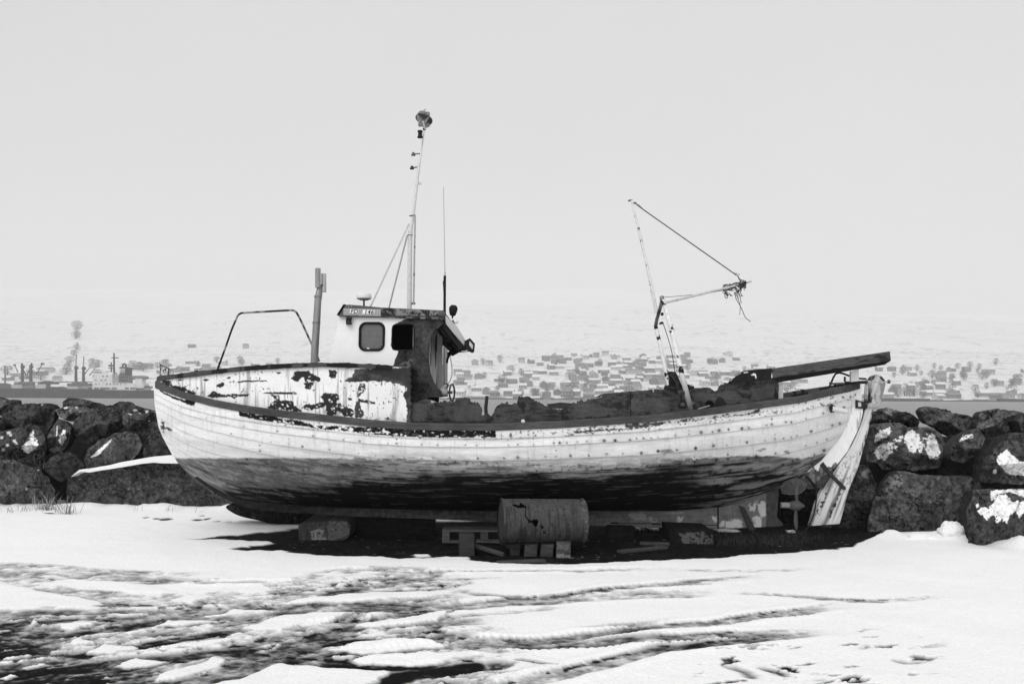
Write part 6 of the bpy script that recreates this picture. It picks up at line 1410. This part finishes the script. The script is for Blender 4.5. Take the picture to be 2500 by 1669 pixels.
HT = lerp(HT, 0.22, ss(0.66, 0.72, fbm(HXs / 5, HD / 7, 0, 95, 3)) * (HZ > 2) * (HZ < 70) * 0.55)
HT = lerp(HT, 0.45, ss(0.73, 0.78, fbm(HXs / 14, HD / 34, 0, 97, 3)) * (HZ > 70) * (HZ < 170) * 0.5)
HT = lerp(HT, 0.06, (HZ < 0.6) * 1.0)
HT = lerp(HT, 0.25, ss(0.55, 0.6, n3h) * (HZ < 2.2) * (HZ >= .6))
b = MB(); b.grid(np.stack([HXs, HD, HZ], -1), HT, flip=True); o = b.build('snowy_hillside', M['far'], None); tag(o, kind='structure')

def hill_at(px, py):
    """ground distance on the hillside for a frame position"""
    ds = np.geomspace(935, 5200, 3200); W = P(np.full(ds.shape, px), np.full(ds.shape, py), ds)
    z = hill_z(W[:, 0], ds); k = np.nonzero(z >= W[:, 2])[0]
    i = k[0] if len(k) else len(ds) - 1
    return np.array((W[i, 0], ds[i], z[i]))

# ------------------------------------------------------------------ houses
HSE = {}
def house_mesh(w, dp, h, rf, key):
    """walls with gables, ridge along x; returns wall and roof meshes"""
    b = MB(); x, y = w / 2, dp / 2
    V = [(-x, -y, -4), (x, -y, -4), (x, y, -4), (-x, y, -4), (-x, -y, h), (x, -y, h), (x, y, h), (-x, y, h), (-x, 0, h + rf), (x, 0, h + rf)]
    b.add(V, 0.5, faces=[[0, 1, 5, 4], [2, 3, 7, 6], [1, 2, 6, 9, 5], [3, 0, 4, 8, 7]], flat=True)
    o1 = b.build('house', M['house'], None)
    b = MB(); e = 0.5; 
    for s in (-1, 1):
        a = np.array([(-x - e, s * (y + e), h - e * rf / y), (x + e, s * (y + e), h - e * rf / y), (x + e, 0, h + rf), (-x - e, 0, h + rf)], float) + (0, 0, 0.05)
        b.prism(a, a + np.array((0, 0, 0.3)), 0.8)
    o2 = b.build('roof', M['house'], o1)
    o3 = []
    nW = max(2, int(w / 3.0))
    for k in range(nW):
        b = MB(); b.box((-x + (k + .5) * w / nW, -y - 0.06, h * 0.55), (1.3, 0.1, 1.4), tone=0.5); o3.append(b.build('window', M['house'], o1))
    return o1, o2, o3
rh = random.Random(21)
PROTO = []
for (w, dp, h, rf) in ((9.5, 8, 4.6, 2.4), (12, 9, 3.8, 2.2), (8, 8, 5.6, 2.6), (15, 9, 4.4, 2.2), (10.5, 9, 6.2, 2.4), (21, 11, 5, 2.0)):
    PROTO.append(house_mesh(w, dp, h, rf, len(PROTO)))
used = [False] * len(PROTO)
HOUSES = []
def put_house(px, py, kind, tone, roof, rot, win=True):
    p = hill_at(px, py)
    o1, o2, o3 = PROTO[kind]
    a = o1.copy(); COL.objects.link(a); a.location = p; a.rotation_euler = (0, 0, rot); a.scale = (0.84, 0.84, 0.76); a.color = (tone, tone, tone, 1)
    r = o2.copy(); COL.objects.link(r); r.parent = a; r.location = (0, 0, 0); r.color = (roof, roof, roof, 1)
    if win:
        wt = 0.05 if tone > 0.2 else 0.6
        for w in o3:
            q = w.copy(); COL.objects.link(q); q.parent = a; q.location = (0, 0, 0); q.color = (wt, wt, wt, 1)
    HOUSES.append((px, py, kind, tone, roof, a))
def blocked(px, py): return False
cand = []
# main village on the slope, denser downhill
for row in range(15):
    py = 968 - row * 7.1
    x = 1105 + rh.uniform(0, 25)
    lim = 1960 - 14 * max(0, row - 5)
    while x < lim:
        dens = 0.66 if 1380 < x < 1680 else 0.46
        if row > 11: dens = 0.55 if 1330 < x < 1800 else 0.0
        if row in (9, 10, 11) and x < 1330: dens *= 0.35
        if 1250 < x < 1380 and 4 < row < 8: dens *= 0.4
        if rh.random() < dens: cand.append((x + rh.uniform(-5, 5), py + rh.uniform(-4.5, 4.5)))
        x += rh.uniform(19, 31)
for row in range(10):
    py = 973 - row * 8.2; x = 2105 + rh.uniform(0, 20)
    while x < 2510:
        dens = (0.8, 0.6, 0.25, 0.35, 0.6, 0.12, 0.1, 0.4, 0.6, 0.06)[row]
        if x > 2120 and rh.random() < dens: cand.append((x + rh.uniform(-5, 5), py + rh.uniform(-2.5, 2.5)))
        x += rh.uniform(30, 42)
for row in range(5):
    py = 926 - row * 9.0; x = 395 + rh.uniform(0, 20)
    while x < 800:
        if rh.random() < (0.75, 0.8, 0.7, 0.5, 0.14)[row]: cand.append((x, py + rh.uniform(-3, 3)))
        x += rh.uniform(24, 40)
cand += [(42, 918), (112, 908), (95, 915), (60, 924), (20, 928), (230, 897), (335, 902), (362, 900), (345, 892), (140, 930), (300, 925)]
cand += [(600, 850), (468, 848)]
for (x, y) in cand:
    k = rh.choices(range(6), (30, 22, 20, 12, 12, 4))[0]
    if x < 130: k = rh.choice((3, 5, 1))
    t = rh.choices((0.18, 0.26, 0.36, 0.54), (18, 32, 32, 18))[0]
    rf = rh.choices((0.85, 0.26), (56, 44))[0]
    put_house(x, y, k, t, rf, rh.choice((0, 0, 0, 0.25, -0.25, 0.5, 1.57)), win=(y > 872))
for pr3 in PROTO:
    for q in [pr3[0], pr3[1]] + pr3[2]:
        bpy.data.objects.remove(q, do_unlink=True)
def zone(px):
    for lim, s in ((380, 'above the cargo ship'), (560, 'above the bow bollards'), (690, 'behind the hoop rail'), (900, 'beside the exhaust stack'), (1185, 'behind the wheelhouse awning'), (1290, 'above the rail stanchion'), (1420, 'above the torn bulwark'), (1540, 'above the broken plank'), (1600, 'just before the derrick'), (1680, 'behind the derrick posts'), (1790, 'above the steel fitting'), (1990, 'around the timber beam'), (2200, 'beside the rudder head'), (2300, 'above the angular boulder'), (2400, 'above the wedge boulder')):
        if px < lim: return s
    return 'above the cracked boulder'
def band(py):
    for lim, s in ((866, 'topmost'), (886, 'high'), (906, 'upper'), (926, 'middle'), (946, 'lower'), (962, 'low')):
        if py < lim: return s
    return 'waterfront'
KN = ('', 'long low ', 'tall ', 'wide ', 'two storey ', 'hall sized '); TNN = {0.18: 'charcoal', 0.26: 'dark grey', 0.36: 'mid grey', 0.54: 'pale grey'}
ORDN = ['first', 'second', 'third', 'fourth', 'fifth', 'sixth', 'seventh', 'eighth', 'ninth', 'tenth']
from collections import defaultdict
cells = defaultdict(list)
for hrec in HOUSES:
    px, py, k, t, rf, a = hrec
    cells['%s %shouse with %s roof, %s row %s' % (TNN[t], KN[k], 'snowy' if rf > .5 else 'bare', band(py), zone(px))].append(hrec)
for lab, L_ in cells.items():
    L_.sort(key=lambda r: r[0])
    for i, r in enumerate(L_):
        tag(r[5], lab if len(L_) == 1 else lab + ', %s sternward' % ORDN[min(i, 9)], 'house', 'houses on the snowy far shore')

# trees: bare crowns of twigs on a trunk
TP = []
for k in range(4):
    rg2 = np.random.default_rng(40 + k); tr = MB()
    tr.tube([(0, 0, -1), (0.1, 0, 2), (0, 0.1, 4)], [0.25, 0.2, 0.1], 6, 0.06)
    t_o = tr.build('bare_tree', M['far'], None)
    cr = MB()
    for _ in range(260):
        a = rg2.uniform(0, 2 * math.pi); r = 2.6 * rg2.random() ** 0.5; z = rg2.uniform(1.0, 6.0); r *= math.sin((z - 0.4) / 6.2 * math.pi) ** 0.6
        c = np.array((r * math.cos(a), r * math.sin(a), z)); dv = rg2.normal(0, 1, 3); dv /= np.linalg.norm(dv); e2 = np.cross(dv, rg2.normal(0, 1, 3)); e2 /= np.linalg.norm(e2)
        L1, L2 = rg2.uniform(0.3, 0.8), rg2.uniform(0.06, 0.2); cr.add([c - dv * L1, c + e2 * L2, c + dv * L1, c - e2 * L2], rg2.uniform(0.14, 0.30), faces=[[0, 1, 2, 3]], flat=True)
    c_o = cr.build('crown', M['far'], t_o, smooth=False)
    TP.append((t_o, c_o))
TREES = []
def put_tree(px, py, s, wide=1.0):
    k = rh.randrange(4); p = hill_at(px, py); a = TP[k][0].copy(); COL.objects.link(a); a.location = p; a.scale = (s * wide, s * wide, s); a.rotation_euler = (0, 0, rh.uniform(0, 6))
    c = TP[k][1].copy(); COL.objects.link(c); c.parent = a; c.location = (0, 0, 0); TREES.append((px, py, a, wide))
for (zx, zy, s, w) in ((905, 945, 1.2, 2.4), (915, 900, 1.3, 1.6), (955, 790, 1.3, 2.0), (940, 830, .9, 1.6), (1010, 700, 1.3, 1.7), (1045, 622, 1.3, 1.7), (1055, 570, 1.0, 1.1), (1040, 465, 1.9, 1.6), (1055, 450, 1.5, 1.4), (1055, 340, 2.8, 1.5), (1050, 370, 2.0, 1.3)):
    put_tree(zx / 5.593, 740 + zy / 5.593 + 4, s, w)
for _ in range(90):
    for tries in range(20):
        x = rh.uniform(1110, 1950) if rh.random() < .6 else rh.uniform(2170, 2500); y = 975 - 95 * rh.random() ** 1.3
        if x > 1700 and y < 890: continue
        break
    put_tree(x, y, rh.uniform(0.9, 1.5), rh.uniform(1.0, 1.6))
for _ in range(22): put_tree(rh.uniform(400, 790), rh.uniform(884, 925), rh.uniform(0.9, 1.5), rh.uniform(1.0, 1.6))
for x, y in ((310, 905), (325, 897), (350, 905), (240, 893), (225, 890), (18, 915), (75, 925), (100, 928), (400, 893), (385, 900)): put_tree(x, y, rh.uniform(1.2, 1.7), 1.7)
for t_o, c_o in TP:
    bpy.data.objects.remove(t_o, do_unlink=True); bpy.data.objects.remove(c_o, do_unlink=True)
cells = defaultdict(list)
for px, py, a, wide in TREES:
    cells['%s bare tree, %s row %s' % ('broad' if wide > 1.3 else 'slim', band(py), zone(px))].append((px, py, a))
for lab, L_ in cells.items():
    L_.sort(key=lambda r: r[0])
    for i, r in enumerate(L_):
        tag(r[2], (lab if len(L_) == 1 else lab + ', %s sternward' % ORDN[min(i, 9)]) + ', on snow', 'tree', 'bare trees on the far shore')
# dark tree strip climbing the ravine gets its own wording
strip = sorted([t for t in TREES if t[0] < 200 and t[1] < 915 and 150 < t[0]], key=lambda t: -t[1])
for i, t in enumerate(strip):
    tag(t[2], 'tree patch climbing the hillside gully above the cargo ship, %s from its foot' % ORDN[min(i, 9)], 'tree', 'tree patches in the gully')

# moored barges under the far village
for (x0, x1, lb) in ((2152, 2272, 'long dark barge moored under the far village beside the rudder'), (2440, 2540, 'dark barge hull at the far quay cut by the frame edge')):
    p0, p1 = P(x0, 975, 915), P(x1, 975, 915); Lb = p1[0] - p0[0]; b = MB()
    f = [(p0[0] + 1.5, 915, -1.2), (p1[0] - 2, 915, -1.2), (p1[0], 915, 1.6), (p0[0], 915, 1.9)]
    b.prism(f, [(x, 922, z) for x, y, z in f], 0.05); o = b.build('barge', M['far'], None, origin=((p0[0] + p1[0]) / 2, 918, -1)); tag(o, lb, 'barge', 'barges at the far quay')
    c = MB(); c.box((p0[0] + Lb * 0.18, 918, 2.9), (Lb * 0.14, 4, 2.4), tone=0.4, bev=0.2); c.build('deckhouse', M['far'], o); c = MB(); c.tube([(p0[0] + Lb * .6, 918, 1.5), (p0[0] + Lb * .6, 918, 6)], 0.15, 6, 0.1); c.build('mast', M['far'], o)

# ------------------------------------------------------------------ cargo ship
DS = 836.0
KS = DS / F
ship = thing('cargo_ship', P(150, 971, DS), 'dark hulled cargo ship with white superstructure and deck cranes lying beyond the rocks', 'ship')
Zc = lambda p: Z(p, 0, 740, 5.593)
def sp(x, y, off=0.0): 
    q = P(*Zc([(x, y)])[0], DS); q[1] += off; return q
def sbox(name, x0, y0, x1, y1, tone, off=0.0, dep=12.0, m='far', parent=None):
    b = MB(); W = np.array([sp(x0, y0, off), sp(x1, y0, off), sp(x1, y1, off), sp(x0, y1, off)]); b.prism(W, W + np.array((0, dep, 0)), tone); return b.build(name, M[m], parent or ship)
hs = [(-1500, 1100), (-1420, 1165), (-600, 1160), (0, 1158), (600, 1164), (1300, 1172), (1320, 1180), (2090, 1186), (2122, 1194), (2124, 1240), (2112, 1300), (2100, 1320), (-1450, 1320), (-1560, 1090)]
def ship_tone(x, y): 
    n = fbm(x / 30, y / 5, 0, 3, 3); return 0.020 + 0.008 * n - 0.006 * ss(180, 330, x) + 0.05 * ss(0.66, 0.7, fbm(x / 4, y / 6, 0, 5, 3))
b = MB(); b.panel(Zc(hs), lambda x, y: DS - 9 * np.clip(1 - np.abs((x - 50) / 330) ** 4, 0, 1), 18.0, 3.0, ship_tone); b.build('hull', M['far'], ship)
for a in (((1296, 968, 1562, 1176), 0.88, -5, 14), ((1562, 1090, 1872, 1176), 0.86, -5, 14), ((1862, 1030, 1955, 1100), 0.75, -3, 10), ((1872, 1095, 1985, 1176), 0.8, -4, 12), ((1300, 925, 1480, 970), 0.85, -4, 12), ((1562, 1000, 1650, 1092), 0.45, -2, 10), ((1480, 940, 1562, 970), 0.85, -3, 10)):
    sbox('deckhouse', *a[0], a[1], a[2], a[3])
# deck windows and openings
for row, ys_, xs_ in ((0, (990, 1004), (1312, 1432, 1446, 1490, 1504)), (1, (1044, 1058), (1332, 1346, 1412, 1426, 1470, 1484)), (2, (1098, 1112), (1335, 1350, 1386, 1488, 1502, 1532, 1546, 1586, 1600, 1626, 1640, 1682, 1748))):
    for x in xs_: sbox('porthole', x - 4, ys_[0], x + 4, ys_[1], 0.03, -5.3, 0.3)
for x in range(1318, 1400, 17): sbox('bridge_window', x, 905, x + 11, 918, 0.03, -4.3, 0.3)
for x in range(1305, 1420, 17): sbox('bridge_window', x, 938, x + 11, 952, 0.03, -4.3, 0.3)
for (x0, x1) in ((1322, 1385), (1400, 1535), (1560, 1625), (1740, 1790), (1812, 1880)): sbox('deck_opening', x0, 1150, x1, 1172, 0.16, -5.4, 0.3)
sbox('rail_bulwark', 1880, 1158, 2085, 1186, 0.30, -4, 0.5)
for x in range(1940, 2080, 22): sbox('stern_gear', x, 1125 + (x * 7) % 13, x + 14, 1160, 0.12, -2, 2)
# funnel
f1 = sbox('funnel', 1650, 868, 1728, 1000, 0.10, -3, 7); f2 = sbox('funnel', 1728, 880, 1780, 1085, 0.035, -3, 7)
sbox('funnel_band', 1652, 893, 1726, 950, 0.72, -3.3, 0.3, parent=f1); b = MB(); b.lathe(sp(1688, 920, -3.4), (0, -1, 0), [(0, 1.6), (0.15, 1.6), (0.15, 0)], 12, 0.5); b.build('funnel_badge', M['far'], f1)
b = MB(); W = np.array([sp(1728, 880, -4), sp(1790, 878, -4), sp(1770, 900, -4), (sp(1735, 905, -4))]); b.prism(W, W + np.array((0, 8, 0)), 0.03); b.build('funnel_cap', M['far'], f2)
b = MB(); q = smooth_line([list(sp(x, y)) for x, y in ((1672, 870), (1680, 835), (1700, 828), (1722, 845), (1716, 866))], 4); b.tube(q, 0.7, 8, 0.03); b.build('exhaust_hood', M['far'], f1)
sbox('engine_casing', 1640, 985, 1785, 1090, 0.16, -3.5, 8); sbox('deck_opening', 1655, 1000, 1775, 1020, 0.05, -3.8, 0.3); sbox('deck_opening', 1665, 1045, 1775, 1062, 0.05, -3.8, 0.3)
def mast_(x0, y0, x1, y1, r, tone=0.10, name='mast', par=None):
    b = MB(); b.tube([sp(x0, y0), sp(x1, y1)], [r, r * 0.7], 8, tone); return b.build(name, M['far'], par or ship)
m1 = mast_(1557, 968, 1557, 680, 0.95, 0.06); b = MB(); b.tube([sp(1520, 745), sp(1620, 745)], 0.5, 6, 0.12); b.build('yardarm', M['far'], m1)
m2 = mast_(1520, 968, 1520, 805, 0.8, 0.08); 
for y in (845, 858, 885): b = MB(); b.tube([sp(1480, y), sp(1560, y)], 0.45, 6, 0.12); b.build('yardarm', M['far'], m2)
for (x, yt, r) in ((305, 840, 1.5), (422, 840, 1.5), (1037, 855, 1.4), (1140, 862, 1.4)):
    k1 = mast_(x, 1110, x, yt, r, 0.07, 'king_post'); b = MB(); b.box(sp(x + 5, yt + 28), (3.4, 1.4, 2.2), tone=0.09, bev=0.3); b.build('crane_head', M['far'], k1)
    b = MB(); b.box(sp(x, 1095), (5, 5, 3.4), tone=0.16, bev=0.4); b.build('winch_house', M['far'], k1)
    if x > 1000: b = MB(); b.tube([sp(x, yt), sp(x + 5, 700 if x < 1100 else 725)], 0.45, 6, 0.2); b.build('topmast', M['far'], k1)
    else: b = MB(); b.tube([sp(x, yt), sp(x - 12 if x < 400 else x + 18, 820)], 0.8, 6, 0.06); b.build('crane_tip', M['far'], k1)
for (x0, y0, x1, y1) in ((245, 940, 198, 840), (355, 985, 315, 890), (370, 985, 412, 890), (490, 975, 580, 828), (1155, 965, 1222, 885), (1222, 985, 1292, 892), (1830, 995, 1862, 1085)):
    mast_(x0, y0, x1, y1, 0.5, 0.14, 'derrick_boom')
sbox('boom_tip', 562, 815, 598, 838, 0.05, -1, 2); sbox('boom_tip', 188, 832, 208, 856, 0.05, -1, 2)
mast_(70, 1090, 70, 850, 0.7, 0.15, 'foremast')
for a in (((185, 1110, 330, 1162), 0.55), ((330, 1125, 515, 1162), 0.20), ((515, 1105, 655, 1164), 0.58), ((655, 1140, 755, 1165), 0.06), ((945, 1132, 1090, 1174), 0.58), ((1090, 1140, 1225, 1176), 0.28), ((0, 1125, 185, 1160), 0.10), ((-300, 1110, 0, 1160), 0.3), ((945, 1095, 1240, 1135), 0.12), ((220, 1090, 420, 1112), 0.12)):
    sbox('deck_cargo', *a[0], a[1], -4, 9)
for pts, t in (([(535, 1105), (545, 1080), (620, 1060), (660, 1058), (770, 1085), (775, 1105)], 0.05), ([(755, 1166), (770, 1145), (830, 1138), (890, 1148), (942, 1166)], 0.045), ([(-60, 1125), (-40, 1090), (60, 1090), (120, 1105), (180, 1125)], 0.10)):
    b = MB(); W = np.array([sp(x, y, -3) for x, y in pts]); b.prism(W, W + np.array((0, 8, 0)), t); b.build('deck_cargo', M['far'], ship)
b = MB(); b.tube([sp(200, 1080), sp(1300, 1075)], 0.5, 6, 0.2); b.build('deck_pipe', M['far'], ship)
b = MB(); q = sp(1905, 1015); b.lathe(q - np.array((16, 0, 0)), (1, 0, 0), [(8, 0.2), (9, 1.2), (12, 1.7), (20, 1.7), (23, 1.2), (24, 0.2)], 12, 0.2); b.build('lifeboat', M['far'], ship)

# ================================================================== AIR, SKY, SUN
hz = bpy.data.materials.new('haze'); hz.use_nodes = True; nt = hz.node_tree; nt.nodes.remove(nt.nodes['Principled BSDF'])
vp = nt.nodes.new('ShaderNodeVolumePrincipled'); vp.inputs['Color'].default_value = (0.98, 0.98, 0.98, 1); vp.inputs['Density'].default_value = HAZE
nt.links.new(vp.outputs[0], nt.nodes['Material Output'].inputs['Volume'])
b = MB(); b.box((0, 2950, 420), (15000, 6200, 846), tone=0.5); o = b.build('haze', hz, None); tag(o, kind='stuff')

w = bpy.data.worlds.new('World'); scene.world = w; w.use_nodes = True; nt = w.node_tree
bg = nt.nodes['Background']; bg.inputs['Strength'].default_value = 0.1
sky = nt.nodes.new('ShaderNodeTexSky'); sky.sky_type = 'NISHITA'; sky.sun_disc = False
SUN_EL, SUN_AZ = math.radians(41), math.radians(205)     # compass bearing: behind the camera, toward the bow
sky.sun_elevation = SUN_EL; sky.sun_rotation = SUN_AZ; sky.dust_density = 6.0; sky.air_density = 1.0
bw = nt.nodes.new('ShaderNodeRGBToBW'); nt.links.new(sky.outputs[0], bw.inputs[0])
# overcast: a bank of even cloud over most of the clear sky, slightly mottled
tcw = nt.nodes.new('ShaderNodeTexCoord'); cn = nt.nodes.new('ShaderNodeTexNoise'); cn.inputs['Scale'].default_value = 2.2; cn.inputs['Detail'].default_value = 3
nt.links.new(tcw.outputs['Generated'], cn.inputs['Vector'])
mr = nt.nodes.new('ShaderNodeMapRange'); mr.inputs['From Min'].default_value = 0.3; mr.inputs['From Max'].default_value = 0.7; mr.inputs['To Min'].default_value = SKYV * 0.955; mr.inputs['To Max'].default_value = SKYV * 1.045
nt.links.new(cn.outputs['Fac'], mr.inputs['Value'])
mx = nt.nodes.new('ShaderNodeMix'); mx.data_type = 'FLOAT'; mx.inputs[0].default_value = 0.94; nt.links.new(bw.outputs[0], mx.inputs[2]); nt.links.new(mr.outputs[0], mx.inputs[3])
# thicker, duller cloud toward the west and the zenith
sx = nt.nodes.new('ShaderNodeSeparateXYZ'); nt.links.new(tcw.outputs['Generated'], sx.inputs[0])
r1 = nt.nodes.new('ShaderNodeMapRange'); r1.inputs['From Min'].default_value = -0.55; r1.inputs['From Max'].default_value = 0.1; r1.inputs['To Min'].default_value = 0.92; r1.inputs['To Max'].default_value = 1.0; nt.links.new(sx.outputs['X'], r1.inputs['Value'])
r2 = nt.nodes.new('ShaderNodeMapRange'); r2.inputs['From Min'].default_value = 0.05; r2.inputs['From Max'].default_value = 0.45; r2.inputs['To Min'].default_value = 1.0; r2.inputs['To Max'].default_value = 0.93; nt.links.new(sx.outputs['Z'], r2.inputs['Value'])
g0 = nt.nodes.new('ShaderNodeMath'); g0.operation = 'MULTIPLY'; nt.links.new(r1.outputs[0], g0.inputs[0]); nt.links.new(r2.outputs[0], g0.inputs[1])
gm = nt.nodes.new('ShaderNodeMath'); gm.operation = 'MULTIPLY'; nt.links.new(g0.outputs[0], gm.inputs[0]); nt.links.new(mx.outputs[0], gm.inputs[1])
cc = nt.nodes.new('ShaderNodeCombineColor')
for i in range(3): nt.links.new(gm.outputs[0], cc.inputs[i])
nt.links.new(cc.outputs[0], bg.inputs['Color'])
sun = bpy.data.lights.new('sun', 'SUN'); sun.energy = SUNE; sun.angle = math.radians(50); sun.color = (1, 1, 1)
so = bpy.data.objects.new('sun', sun); COL.objects.link(so)
dirv = Vector((math.sin(SUN_AZ) * math.cos(SUN_EL), math.cos(SUN_AZ) * math.cos(SUN_EL), math.sin(SUN_EL)))
so.rotation_euler = dirv.to_track_quat('Z', 'Y').to_euler()

vs = scene.view_settings; scene.display_settings.display_device = 'sRGB'; vs.view_transform = 'Standard'; vs.look = 'None'; vs.gamma = 1; vs.exposure = EXPO; vs.use_curve_mapping = False
scene.render.engine = 'CYCLES'; cy = scene.cycles
cy.max_bounces = 10; cy.diffuse_bounces = 4; cy.glossy_bounces = 3; cy.transmission_bounces = 4; cy.volume_bounces = 3; cy.transparent_max_bounces = 8
cy.use_denoising = True; cy.denoising_input_passes = 'RGB_ALBEDO_NORMAL'; cy.denoising_prefilter = 'ACCURATE'
try: cy.denoiser = 'OPENIMAGEDENOISE'
except Exception: pass
scene.render.film_transparent = False
